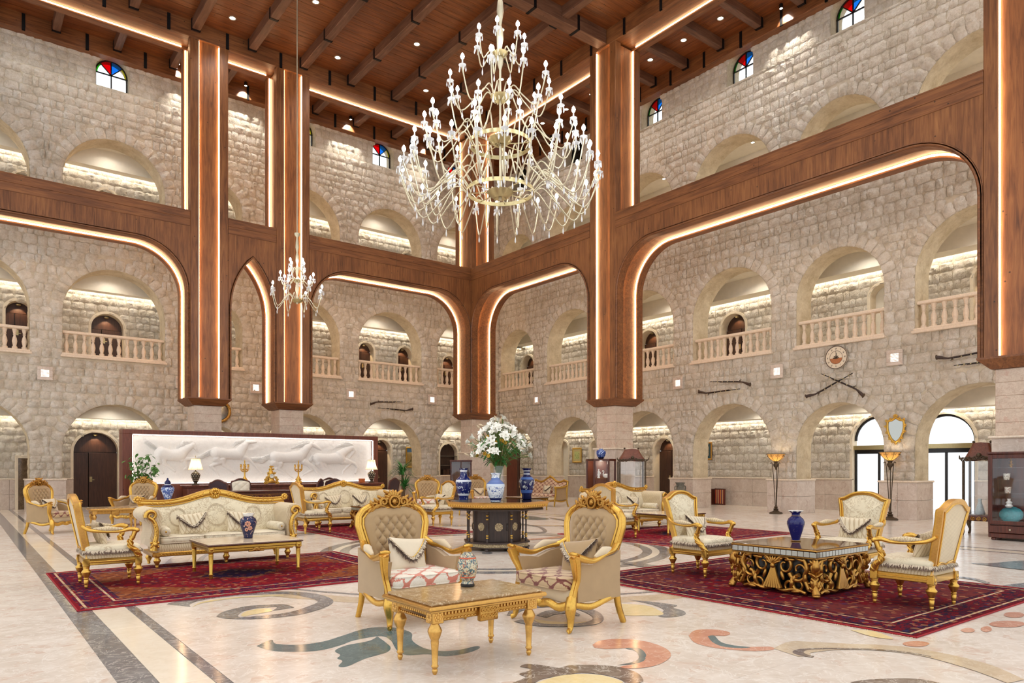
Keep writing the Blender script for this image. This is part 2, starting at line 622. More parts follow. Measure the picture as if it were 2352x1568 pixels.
def pieces(parent, name, mats4, variants, mat, limit=300, rest='rest'):
    """place pieces: the nearest in view as objects of their own, the others joined"""
    for me in variants:
        if not me.materials:
            me.materials.append(M[mat])
    dep = []
    for i, m in enumerate(mats4):
        d = view_depth(m[0][3], m[1][3], m[2][3])
        dep.append((d if d is not None else 1e6, i))
    dep.sort()
    own = {i for d, i in dep[:limit] if d < 1e6}
    nv = len(variants)
    VV, FF, off = [], [], 0
    co_ = []
    for me in variants:
        a = np.empty(len(me.vertices) * 3)
        me.vertices.foreach_get('co', a)
        co_.append((a.reshape(-1, 3), [tuple(p.vertices) for p in me.polygons]))
    for i, m in enumerate(mats4):
        k = i % nv
        if i in own:
            o = bpy.data.objects.new(name, variants[k])
            col.objects.link(o)
            o.parent = parent
            o.matrix_basis = m
        else:
            a = np.array(m)
            v = co_[k][0] @ a[:3, :3].T + a[:3, 3]
            VV.append(v)
            FF += [tuple(q + off for q in f) for f in co_[k][1]]
            off += len(v)
    if VV:
        me = bpy.data.meshes.new(name + '_' + rest)
        me.from_pydata(np.concatenate(VV).tolist(), [], FF)
        me.shade_smooth()
        me.set_sharp_from_angle(angle=math.radians(40))
        me.materials.append(M[mat])
        o = bpy.data.objects.new(name + '_' + rest, me)
        col.objects.link(o)
        o.parent = parent
        o['kind'] = 'stuff'


def stone_variants(name, n, depth=.06, seed=3):
    r = random.Random(seed)
    out = []
    for q in range(n):
        mb = MB()
        G = 5
        vs = []
        for j in range(G + 1):
            for i in range(G + 1):
                x, y = i / G - .5, j / G - .5
                e = min(i, j, G - i, G - j)
                cr = .86 if (i in (0, G) and j in (0, G)) else 1
                x *= cr
                y *= cr
                if e == 0:
                    h = depth * .22
                    x += r.uniform(-.06, .045)
                    y += r.uniform(-.06, .045)
                elif e == 1:
                    h = depth * r.uniform(.4, 1.15)
                else:
                    h = depth * r.uniform(.6, 1.6)
                vs.append((x, y, h))
        fs = [(j * (G + 1) + i, j * (G + 1) + i + 1, (j + 1) * (G + 1) + i + 1, (j + 1) * (G + 1) + i) for j in range(G) for i in range(G)]
        mb.add(vs, fs)
        me = mb.mesh(name, None)
        me.shade_smooth()
        out.append(me)
    return out


STONES = stone_variants('stone', 14)


class Side:
    """wall coordinates: s along the wall, z up, d away from the hall"""
    def __init__(s, kind, plane):
        s.k, s.p = kind, plane

    def P(s, a, z, d=0):
        return (a, s.p + d, z) if s.k == 'L' else (s.p + d, a, z)

    def mat(s, a, z, d, w_, h_, ang=0, dep=1.0):
        # unit piece: x along s, y up, z towards the hall
        if s.k == 'L':
            R = Matrix(((1, 0, 0), (0, 0, -1), (0, 1, 0)))
        else:
            R = Matrix(((0, 0, -1), (-1, 0, 0), (0, 1, 0)))
            ang = -ang
        R = R.to_4x4() @ Matrix.Rotation(ang, 4, 'Z') @ Matrix.Diagonal((w_, h_, dep, 1))
        return Matrix.Translation(s.P(a, z, d)) @ R


def arc(c, r, zs, n=20):
    return [(c + r * math.cos(PI * k / n), zs + r * math.sin(PI * k / n)) for k in range(n + 1)]


def wall_shell(side, name, s0, s1, levels, th, mat='mortar'):
    """levels: (zb, zt, sill, spring, d0, [(a,b)...])"""
    mb = MB()

    def quad(a0, z0, a1, z1, d):
        mb.add([side.P(a0, z0, d), side.P(a1, z0, d), side.P(a1, z1, d), side.P(a0, z1, d)], [(0, 1, 2, 3)])
    for (zb, zt, sill, spring, d, arches) in levels:
        cur = s0
        for (a, b) in arches:
            if a > cur:
                quad(cur, zb, a, zt, d)
            if sill > zb:
                quad(a, zb, b, sill, d)
            c, r = (a + b) / 2, (b - a) / 2
            pts = arc(c, r, spring)
            for p, q in zip(pts, pts[1:]):
                mb.add([side.P(p[0], p[1], d), side.P(q[0], q[1], d), side.P(q[0], zt, d), side.P(p[0], zt, d)], [(0, 1, 2, 3)])
            cur = b
        if cur < s1:
            quad(cur, zb, s1, zt, d)
    # back skin and ends
    w_ = struct(mb.build(name, mat, sharp=None))
    k = 0
    for (zb, zt, sill, spring, d, arches) in levels:
        for (a, b) in arches:
            c, r = (a + b) / 2, (b - a) / 2
            pts = [(b, sill)] + arc(c, r, spring, 24) + [(a, sill)]
            rv = MB()
            for p, q in zip(pts, pts[1:] + pts[:1]):
                rv.add([side.P(p[0], p[1], d - .012), side.P(q[0], q[1], d - .012), side.P(q[0], q[1], th), side.P(p[0], p[1], th)], [(0, 1, 2, 3)])
            if sill > .05 or zb > 0:
                rv.build('arch_reveal', 'reveal', w_, sharp=30)
            else:
                rv.f = rv.f[:-1]
                rv.build('arch_reveal', 'reveal', w_, sharp=30)
    return w_


def lay_stones(side, parent, s0, s1, z0, z1, openings, name='stone', d=0, h=(.22, .34), wd=(.16, .44), ring=.34, limit=300, dep=1.0):
    """openings: (a, b, sill, spring, crown_extra) arches cut from the coursework"""
    mats4 = []
    z = z0
    while z < z1 - .05:
        hh = min(rnd.uniform(*h), z1 - z)
        zm = z + hh / 2
        blocked = []
        for (a, b, sill, spring, rg) in openings:
            c, r = (a + b) / 2, (b - a) / 2
            if zm < sill - .02:
                continue
            if zm < spring:
                blocked.append((a, b))
            else:
                q = (r + rg) ** 2 - (zm - spring) ** 2
                if q > 0:
                    blocked.append((c - math.sqrt(q), c + math.sqrt(q)))
        blocked.sort()
        cur = s0
        segs = []
        for a, b in blocked:
            if a > cur + .06:
                segs.append((cur, a))
            cur = max(cur, b)
        if cur < s1 - .06:
            segs.append((cur, s1))
        for a, b in segs:
            ws = []
            tot = 0
            while tot < b - a:
                q = rnd.uniform(*wd)
                ws.append(q)
                tot += q
            f = (b - a) / tot
            x = a
            for q in ws:
                q *= f
                mats4.append(side.mat(x + q / 2, zm, d, q - .014, hh - .014, rnd.uniform(-.06, .06), dep * rnd.uniform(.7, 1.2)))
                x += q
        z += hh
    for (a, b, sill, spring, rg) in openings:
        if rg <= 0:
            continue
        c, r = (a + b) / 2, (b - a) / 2
        n = max(5, round(PI * (r + rg / 2) / .3))
        for k in range(n):
            an = PI * (k + .5) / n
            rr = r + rg / 2
            wv = PI * rr / n - .015
            mats4.append(side.mat(c + rr * math.cos(an), spring + rr * math.sin(an), d, wv, rg - .01, an - PI / 2, dep * rnd.uniform(.8, 1.2)))
    pieces(parent, name, mats4, STONES, 'stone', limit)


LV = [(0, 4.2, 0, 2.0), (4.2, 8.9, 5.02, 6.50), (8.9, 14.08, 9.4, 10.86)]
A_L = [(-5.15, -2.1), (-1.25, 1.78), (2.66, 5.70), (6.50, 8.34), (9.16, 12.20), (13.02, 16.0), (16.81, 19.9)]
A_R = [(1.5, 4.58), (5.42, 8.49), (9.30, 11.91), (12.76, 15.80), (16.65, 19.70), (20.55, 23.60), (24.53, 26.95)]
W_L = [4.12, 10.75, 14.24, 17.95]
W_R = [6.95, 10.42, 14.02, 17.82, 22.07, 25.7]
WINR = .5


def build_wall(kind):
    side = Side(kind, YW if kind == 'L' else XW)
    arches = A_L if kind == 'L' else A_R
    s0, s1 = (-6.0, XW) if kind == 'L' else (.6, YW)
    wins = W_L if kind == 'L' else W_R
    lev = [(zb, zt, sill, sp, 0, arches) for (zb, zt, sill, sp) in LV]
    lev.append((14.08, 15.75, 14.08, 14.75, .16, [(c - WINR, c + WINR) for c in wins]))
    nm = 'wall_left' if kind == 'L' else 'wall_right'
    wl = wall_shell(side, nm, s0, s1, lev, TH)
    ld = MB()
    ld.add([side.P(s0, 14.08, 0), side.P(s1, 14.08, 0), side.P(s1, 14.08, .16), side.P(s0, 14.08, .16)], [(0, 1, 2, 3)])
    ld.build('ledge', 'reveal', wl, sharp=None)
    op = []
    for (zb, zt, sill, sp) in LV:
        op += [(a, b, sill, sp, .36) for a, b in arches]
    lay_stones(side, wl, s0, s1, 1.06, 14.06, op)
    lay_stones(side, wl, s0, s1, 14.1, 15.3, [(c - WINR, c + WINR, 14.0, 14.75, .0) for c in wins], 'upper_stone', .16, (.24, .32), (.22, .42), 0, 60, .7)
    # dressed stones lining the arches
    mats4 = []
    for (zb, zt, sill, sp) in LV:
        for (a, b) in arches:
            c, r = (a + b) / 2, (b - a) / 2
            n = round(PI * r / .36)
            for k in range(n):
                an = PI * (k + .5) / n
                for dd in (.2, .6):
                    px, pz = c + r * math.cos(an), sp + r * math.sin(an)
                    T = Matrix.Translation(side.P(px, pz, dd))
                    tx = Vector(side.P(c - math.sin(an), math.cos(an), 0)) - Vector(side.P(c, 0, 0))
                    nz = Vector(side.P(c - math.cos(an), -math.sin(an), 0)) - Vector(side.P(c, 0, 0))
                    ty = nz.cross(tx)
                    R = Matrix((tx, ty, nz)).transposed().to_4x4()
                    mats4.append(T @ R @ Matrix.Diagonal((PI * r / n - .012, .385, .35, 1)))
            zj = max(sill, 1.08)
            nz_ = max(1, round((sp - zj) / .36))
            for sgn, px in ((1, a), (-1, b)):
                for k in range(nz_):
                    for dd in (.2, .6):
                        T = Matrix.Translation(side.P(px, zj + (k + .5) * (sp - zj) / nz_, dd))
                        nv = Vector(side.P(sgn, 0, 0)) - Vector(side.P(0, 0, 0))
                        tx = Vector((0, 0, 1))
                        ty = nv.cross(tx)
                        R = Matrix((tx, ty, nv)).transposed().to_4x4()
                        mats4.append(T @ R @ Matrix.Diagonal(((sp - zj) / nz_ - .012, .385, .35, 1)))
    pieces(wl, 'jamb_stone', mats4, JSTONES, 'reveal', 120)
    # marble dado around every pier, two courses and a cap
    edges = [s0] + [x for ab in arches for x in ab] + [s1]
    for i in range(0, len(edges), 2):
        a, b = edges[i], edges[i + 1]
        if b - a < .15:
            continue
        a2, b2 = a - .09, b + .09
        for (z0, z1) in ((0, .52), (.526, 1.0)):
            n = 2 if b - a < 1.3 else 3
            for k in range(n):
                x0, x1 = a2 + (b2 - a2) * k / n, a2 + (b2 - a2) * (k + 1) / n
                mb = MB()
                p0, p1 = side.P(x0 + .002, z0, -.12), side.P(x1 - .002, z1, TH + .08)
                mb.cbox(min(p0[0], p1[0]), max(p0[0], p1[0]), min(p0[1], p1[1]), max(p0[1], p1[1]), z0, z1, .004)
                mb.build('dado_slab', 'dado', wl)
        mb = MB()
        p0, p1 = side.P(a2 - .03, 0, -.16), side.P(b2 + .03, 0, TH + .1)
        mb.cbox(min(p0[0], p1[0]), max(p0[0], p1[0]), min(p0[1], p1[1]), max(p0[1], p1[1]), 1.0, 1.05, .015)
        mb.build('dado_cap', 'dadocap', wl)
    return side, wl, arches, wins


JSTONES = stone_variants('jamb_stone', 6, .05, 9)
SL, WLEFT, _, _ = build_wall('L')
SR, WRIGHT, _, _ = build_wall('R')


# ------------------------------------------------------------------ balustrades
def bal_mesh():
    prof = [(.075, 0), (.075, .09), (.055, .10), (.045, .13), (.062, .2), (.072, .27), (.058, .36), (.034, .43), (.034, .46), (.05, .48), (.036, .5), (.055, .58), (.06, .61), (.07, .62), (.07, .66)]
    return MB().lathe(prof, 10).mesh('baluster')


BAL = bal_mesh()
BAL.materials.append(M['baluster'])


def balustrade(side, a, b, label):
    c = (a + b) / 2
    root = thing('balustrade', label, 'balustrade', side.P(c, 5.0, .2), 0, 'stone balustrades of the upper gallery')
    L_ = b - a
    mb = MB()
    fl = side.k == 'L'

    def bx(mb, s0, s1, d0, d1, z0, z1, ch):
        if fl:
            mb.cbox(s0, s1, d0, d1, z0, z1, ch)
        else:
            mb.cbox(d0, d1, s0, s1, z0, z1, ch)
    bx(mb, -L_ / 2 - .06, L_ / 2 + .06, -.34, .14, -.02, .05, .012)
    bx(mb, -L_ / 2 - .02, L_ / 2 + .02, -.29, .12, .05, .115, .012)
    mb.build('plinth', 'baluster', root)
    mb = MB()
    bx(mb, -L_ / 2, L_ / 2, -.13, .13, .77, .86, .02)
    mb.build('handrail', 'baluster', root)
    n = max(4, round(L_ / .262))
    for k in range(n):
        s_ = -L_ / 2 + L_ * (k + .5) / n
        link_mesh('baluster', BAL, root, (s_, 0, .112) if fl else (0, s_, .112))
    return root


for i, (a, b) in enumerate(A_L[1:]):
    balustrade(SL, a, b, ['balustrade at the far left edge of the photo', 'balustrade above the brown double door, left of the first timber column',
               'short balustrade seen through the pointed timber arch', 'balustrade right of the small chandelier, partly behind the timber column',
               'balustrade above the pair of muskets on the reception side wall', 'balustrade left of the corner timber column'][i])
for i, (a, b) in enumerate(A_R[1:]):
    balustrade(SR, a, b, ['balustrade at the far right beside the big timber column', 'balustrade directly above the round wall clock',
               'balustrade above the two muskets left of the clock', 'balustrade right of the timber column that stands by the glass cabinets',
               'balustrade partly hidden left of the cabinet-side timber column', 'balustrade right of the corner timber column'][i])


# ------------------------------------------------------------------ corridors behind the arcades
DOORS_L = [(.0, 3.19, 4.59, 2.66, 'd'), (0, 14.7, 15.62, 2.66, 'd'), (.96, 18.26, 19.26, 2.57, 'n'),
           (5.0, 1.25, 1.98, 7.02, 'd'), (5.0, 3.73, 4.75, 6.92, 'd'), (5.0, 14.03, 14.75, 6.98, 'd'), (5.0, 15.98, 16.72, 6.98, 'd'), (5.0, 18.41, 19.21, 6.8, 'd'),
           (9.4, 3.9, 4.5, 11.36, 'd'), (9.4, 1.45, 2.0, 11.36, 'd'), (9.4, 16.2, 16.86, 11.36, 'd')]
DOORS_R = [(0, 19.0, 20.0, 2.62, 'd'), (0, 25.35, 26.1, 2.7, 'a'), (0, 23.2, 23.84, 2.65, 'a'), (.0, 10.05, 11.6, 3.05, 'g'), (0, 8.05, 9.68, 3.0, 'g'),
           (5.0, 27.95, 28.9, 7.15, 'd'), (5.0, 19.86, 20.82, 7.2, 'd'), (5.0, 15.62, 16.67, 7.2, 'd'), (5.0, 10.3, 11.03, 7.2, 'a'), (5.0, 7.3, 8.09, 7.2, 'd')]
door_no = [0]
DOORTXT = {}


def corridor(kind):
    side = Side(kind, YB if kind == 'L' else XB)
    doors = DOORS_L if kind == 'L' else DOORS_R
    s0, s1 = (-6.0, XB) if kind == 'L' else (.6, YB)
    nm = 'wall_corridor_left' if kind == 'L' else 'wall_corridor_right'
    lev = []
    for (zb, zt, z0) in ((0, 4.6, 0), (4.6, 9.0, 5.0), (9.0, 13.2, 9.4)):
        dd = sorted((a, b, z, t) for (z, a, b, t, _) in doors if abs(z - z0) < 1)
        lev.append((zb, zt, dd))
    mb = MB()

    def quad(a0, z0, a1, z1):
        mb.add([side.P(a0, z0), side.P(a1, z0), side.P(a1, z1), side.P(a0, z1)], [(0, 1, 2, 3)])
    for zb, zt, dd in lev:
        cur = s0
        for (a, b, z, t) in dd:
            quad(cur, zb, a, zt)
            if z > zb:
                quad(a, zb, b, z)
            r = (b - a) / 2
            pts = arc((a + b) / 2, r, t - r)
            for p, q in zip(pts, pts[1:]):
                mb.add([side.P(*p), side.P(*q), side.P(q[0], zt), side.P(p[0], zt)], [(0, 1, 2, 3)])
            cur = b
        quad(cur, zb, s1, zt)
    wl = struct(mb.build(nm, 'mortar', sharp=None))
    lim = 120
    for (z0, z1, q) in ((1.06, 3.5, 0), (5.05, 7.75, 5.0), (9.9, 12.1, 9.4)):
        op = [(a, b, z, t - (b - a) / 2, .06) for (z, a, b, t, _) in doors if abs(z - q) < 1]
        lay_stones(side, wl, s0, s1, z0, z1, op, 'corridor_stone' if q else 'corridor_stone', 0, (.24, .32), (.2, .4), .0, 150 if q < 1 else 75, .9)
    # dado of the ground corridor
    cur = s0
    gaps = sorted((a, b) for (z, a, b, t, k) in doors if z < .5)
    runs = []
    for a, b in gaps:
        runs.append((cur, a))
        cur = b
    runs.append((cur, s1))
    for a, b in runs:
        n = max(1, round((b - a) / .95))
        for k in range(n):
            x0, x1 = a + (b - a) * k / n, a + (b - a) * (k + 1) / n
            for z0, z1 in ((0, .5), (.505, 1.0)):
                m2 = MB()
                p0, p1 = side.P(x0 + .002, 0, -.06), side.P(x1 - .002, 0, .05)
                m2.cbox(min(p0[0], p1[0]), max(p0[0], p1[0]), min(p0[1], p1[1]), max(p0[1], p1[1]), z0, z1, .004)
                m2.build('dado_slab', 'dado', wl)
        m2 = MB()
        p0, p1 = side.P(a, 0, -.09), side.P(b, 0, .05)
        m2.cbox(min(p0[0], p1[0]), max(p0[0], p1[0]), min(p0[1], p1[1]), max(p0[1], p1[1]), 1.0, 1.05, .012)
        m2.build('dado_cap', 'dadocap', wl)
    # doors, alcoves and glazed entrances
    for (z, a, b, t, k) in doors:
        door_no[0] += 1
        c, r = (a + b) / 2, (b - a) / 2
        sp = t - r
        rec = .34 if k in 'da' else .25
        fr = MB()
        pts = [(b, z)] + arc(c, r, sp, 18) + [(a, z)]
        out = [(b + .09, z)] + arc(c, r + .09, sp, 18) + [(a - .09, z)]
        for i in range(len(pts) - 1):
            p, q, P_, Q_ = pts[i], pts[i + 1], out[i], out[i + 1]
            fr.add([side.P(*p, -.05), side.P(*q, -.05), side.P(*Q_, -.05), side.P(*P_, -.05), side.P(*p, rec), side.P(*q, rec), side.P(*P_, .02), side.P(*Q_, .02)],
                   [(0, 1, 2, 3), (0, 1, 5, 4), (3, 2, 7, 6)])
        root = thing('door_%d' % door_no[0], 'x', 'door', side.P(c, z))
        root['kind'] = 'structure'
        del root['label'], root['category']
        inv = Matrix.Translation(side.P(c, z)).inverted()
        fr.v = [tuple(inv @ Vector(q)) for q in fr.v]
        fr.build('surround', 'trim', root, sharp=30)
        if k in 'dan':
            mt = {'d': 'doorw', 'a': 'plaster', 'n': 'darkwood'}[k]
            lf = MB()
            poly = [(q[0] - c, q[1] - z) for q in pts]
            zd = sp - z - .02
            if k == 'd':
                lower = [(r, 0), (r, zd), (-r, zd), (-r, 0)]
                for (x0, x1) in ((-r, -r * .3), (-r * .3 + .006, r)):
                    m2 = MB()
                    if side.k == 'L':
                        m2.cbox(x0 + .01, x1 - .004, rec - .05, rec, .01, zd, .006)
                    else:
                        m2.cbox(rec - .05, rec, x0 + .01, x1 - .004, .01, zd, .006)
                    m2.build('door_leaf', 'doorw', root)
                hd = MB()
                hh = -r * .3 - .0
                hx = hh + .07
                for q0, q1, w0, w1 in ((-.05, .05, .9, 1.08), (-.02, .12, .96, .985)):
                    if side.k == 'L':
                        hd.cbox(hx + q0 * .6, hx + q1, rec - .07, rec - .05, w0, w1, .004)
                    else:
                        hd.cbox(rec - .07, rec - .05, hx + q0 * .6, hx + q1, w0, w1, .004)
                hd.build('handle', 'brass', root)
                poly = [(q[0] - c, q[1] - z) for q in arc(c, r, sp, 18)]
                poly = [(x, max(y, zd + .01)) for x, y in poly]
            if k == 'd':
                MB().prism([(q[0] - c, q[1] - z) for q in pts], rec + .045, rec + .06, 'y' if side.k == 'L' else 'x').build('door_backing', 'black', root)  # unseen black plate added to keep the sky out of the leaf gaps
            lf.prism(poly, rec, rec + .04, 'y' if side.k == 'L' else 'x')
            lf.build('fanlight' if k == 'd' else 'back_panel', mt, root)
            if k == 'd':
                sp_ = MB()
                sp_.ball((0, rec - .12, t - z - .09) if side.k == 'L' else (rec - .12, 0, t - z - .09), .06, 8, 5, (1.3, 1, .7))
                sp_.build('spotlight', 'brass', root)
                if z < 9:
                    li = bpy.data.lights.new('door_lamp', 'SPOT')
                    li.energy = 26
                    li.color = (1, .72, .42)
                    li.spot_size = 1.5
                    li.shadow_soft_size = .03
                    lo = bpy.data.objects.new('door_lamp', li)
                    col.objects.link(lo)
                    lo.parent = root
                    lo.location = (0, rec - .2, t - z - .1) if side.k == 'L' else (rec - .2, 0, t - z - .1)
                    lo.rotation_euler = (.35, 0, 0) if side.k == 'L' else (0, -.35, 0)
            if k == 'n':
                for zz in (.55, 1.0):
                    m2 = MB()
                    m2.cbox(-r, r, rec - .28, rec, zz, zz + .02, .004)
                    m2.build('shelf', 'glass', root)
                for j, (x0, x1, h_) in enumerate(((-.3, -.16, .36), (-.13, .06, .38), (.09, .2, .34))):
                    m2 = MB()
                    m2.cbox(x0, x1, rec - .25, rec - .1, .0, h_, .006)
                    tag(m2.build('display_box', ['darkwood', 'doorw', 'strap'][j], None, side.P(c, z + .002)),
                        'dark %s box in the arched alcove left of the corner column' % ['tall', 'glass-fronted', 'narrow'][j], 'box')
        else:
            # glazed entrance: black frame, transom, fanlight, panes
            def bar(name, s0_, s1_, z0, z1, d0, d1, mt):
                m2 = MB()
                if side.k == 'L':
                    m2.cbox(s0_, s1_, d0, d1, z0, z1, .004)
                else:
                    m2.cbox(d0, d1, s0_, s1_, z0, z1, .004)
                return m2.build(name, mt, root)
            zt_ = 1.98
            bar('transom', -r, r, zt_, zt_ + .14, .02, .2, 'brass')
            bar('head_rail', -r, r, zt_ - .13, zt_, .1, .16, 'black')
            for x in (-r, -.04, r - .07):
                bar('stile', x, x + .07, 0, zt_ - .13, .1, .16, 'black')
            for x0, x1 in ((-r + .07, -.04), (.03, r - .07)):
                bar('pane', x0, x1, .0, zt_ - .13, .125, .13, 'pane')
            fl = MB()
            poly = [(x - c, max(y - z, zt_ + .14)) for x, y in arc(c, r, sp, 18)] + [(-r, zt_ + .14), (r, zt_ + .14)]
            fl.prism(poly, .125, .13, 'x')
            fl.build('fanlight_pane', 'pane', root)
            ring = MB()
            ap = [(side.P(x, y, .13)) for x, y in arc(c, r - .03, sp, 18)]
            ap = [tuple(inv @ Vector(q)) for q in ap]
            ring.tube(ap, .045, 6)
            ring.build('fanlight_frame', 'black', root)
    return side, wl


CL, WCL = corridor('L')
CR, WCR = corridor('R')


# corridor slabs, dropped ceilings and light coves
def corridor_slabs(kind):
    p0, pb = (YW + TH, YB) if kind == 'L' else (XW + TH, XB)
    s0, s1 = (-6.0, XB) if kind == 'L' else (.6, YB)

    def bx(name, d0, d1, z0, z1, mt, parent=None, st=True, sa=None, sb=None):
        mb = MB()
        a, b = (s0 if sa is None else sa), (s1 if sb is None else sb)
        if kind == 'L':
            mb.box(a, b, d0, d1, z0, z1)
        else:
            mb.box(d0, d1, a, b, z0, z1)
        o = mb.build(name, mt, parent, sharp=None)
        if st and not parent:
            struct(o)
        return o
    for n_, (zf, zc, zk) in enumerate(((5.0, 3.62, 3.12), (9.38, 8.16, 7.58), (13.4, 12.55, 11.92))):
        c = bx('ceiling_gallery_%s_%d' % ('left' if kind == 'L' else 'right', n_ + 1), p0 - .02, pb, zc, zf, 'plaster')
        bx('bulkhead', pb - (.85 if kind == 'R' else .6), pb - .26, zk, zc, 'plaster', c)
        bx('cove_light', pb - .25, pb - .19, zk + .1, zk + .12, 'cove', c)


corridor_slabs('L')
corridor_slabs('R')


def gallery_light(side, s_, z, d, label):
    root = thing('gallery_light', label, 'ceiling light', side.P(s_, z, d), 0, 'recessed lights in the gallery ceilings')
    MB().lathe([(.06, -.012), (.085, -.012), (.085, .0), (.06, .0)], 12, cap=False).build('bezel', 'champ', root)
    MB().lathe([(1e-4, -.004), (.06, -.004)], 12, cap=False).build('lens', 'spot', root)
    li = bpy.data.lights.new('gallery_lamp', 'SPOT')
    li.energy = 80 if side is SR else 40
    li.color = (1, .95, .86)
    li.spot_size = 2.7
    li.spot_blend = .6
    li.shadow_soft_size = .1
    o = bpy.data.objects.new('gallery_lamp', li)
    col.objects.link(o)
    o.parent = root
    o.location = (0, 0, -.03)


for side, arcs, dd in ((SL, A_L[1:], TH + .14), (SR, A_R[1:], TH + .45)):
    for n_, zc in enumerate((3.62, 8.16, 12.55)):
        for k_, (a, b) in enumerate(arcs):
            gallery_light(side, (a + b) / 2, zc, dd, 'small ceiling light behind the %s arch from the %s on the %s level' % (('first', 'second', 'third', 'fourth', 'fifth', 'sixth')[k_], 'left photo edge' if side is SL else 'right photo edge', ('ground', 'middle', 'top')[n_]))

# ------------------------------------------------------------------ clerestory windows
win_no = 0
for side, wins, k in ((SL, W_L, 'L'), (SR, W_R, 'R')):
    for c in wins:
        win_no += 1
        dark = (k == 'R' and c > 20)  # unlit windows: darkness is put into black panes and a sheet behind
        root = bpy.data.objects.new('window_%d' % win_no, None)
        col.objects.link(root)
        root.location = side.P(c, 14.08, .5)
        struct(root)
        sp, r = .67, WINR

        def pt(x, z, d=0):
            return (x, d, z) if k == 'L' else (d, x, z)
        fr = MB()
        fr.tube([pt(r - .03, .0)] + [pt(x, z) for x, z in arc(0, r - .03, sp, 16)] + [pt(-r + .03, 0)], .03, 4)
        fr.tube([pt(-r, .03), pt(r, .03)], .03, 4)
        fr.build('frame', 'black', root)
        bars = MB()
        bars.tube([pt(0, 0), pt(0, sp + r)], .025, 4)
        bars.tube([pt(-r, sp), pt(r, sp)], .025, 4)
        for an in (PI / 4, 3 * PI / 4):
            bars.tube([pt(0, sp), pt(r * math.cos(an), sp + r * math.sin(an))], .02, 4)
        bars.build('glazing_bar', 'black', root)
        ax = 'y' if k == 'L' else 'x'
        for x0, x1 in ((-r, 0), (0, r)):
            MB().prism([(x0, 0), (x1, 0), (x1, sp), (x0, sp)], 0, .008, ax).build('pane', 'black' if dark else 'pane', root)
        flip = 1 if k == 'L' else -1
        tints = ['pane', 'pane_blue', 'pane_red', 'pane']
        for j in range(4):
            pl = [(0, sp)] + [(flip * r * .82 * math.cos(PI / 4 * (j + q / 4)), sp + r * .82 * math.sin(PI / 4 * (j + q / 4))) for q in range(5)]
            MB().prism(pl, 0, .008, ax).build('fan_pane', 'black' if dark else tints[j], root)
            o_ = [(flip * r * math.cos(PI / 4 * (j + q / 4)), sp + r * math.sin(PI / 4 * (j + q / 4))) for q in range(5)]
            MB().prism(pl[1:] + o_[::-1], 0, .008, ax).build('rim_pane', 'black' if dark else ['pane_yellow', 'pane_blue', 'pane_red', 'pane_green'][j], root)
        if dark:
            sh = MB()
            sh.box(*((-.6, .6, .1, .14) if k == 'L' else (.1, .14, -.6, .6)), -.1, 1.3)
            sh.build('dark_sheet', 'black', root)  # added black sheet, unseen behind the black panes

# ================================================================== timber columns, arches, ceiling
ZCAP, ZBEAM, ZMAIN = 3.36, 9.32, 14.72
HW, POST, REC = .57, .26, .1
XC, YC = 16.74, 24.08
COLS = [(6.23, YC, 'timber column left of the pointed arch, behind the horse relief'), (8.92, YC, 'timber column right of the pointed arch, behind the small chandelier'),
        (XC, YC, 'corner timber column behind the lilies'), (XC, 16.17, 'timber column rising behind the two glass cabinets'),
        (XC, 4.93, 'large timber column at the right edge of the photo'), (-5.0, YC, 'timber column beyond the left edge of the photo')]


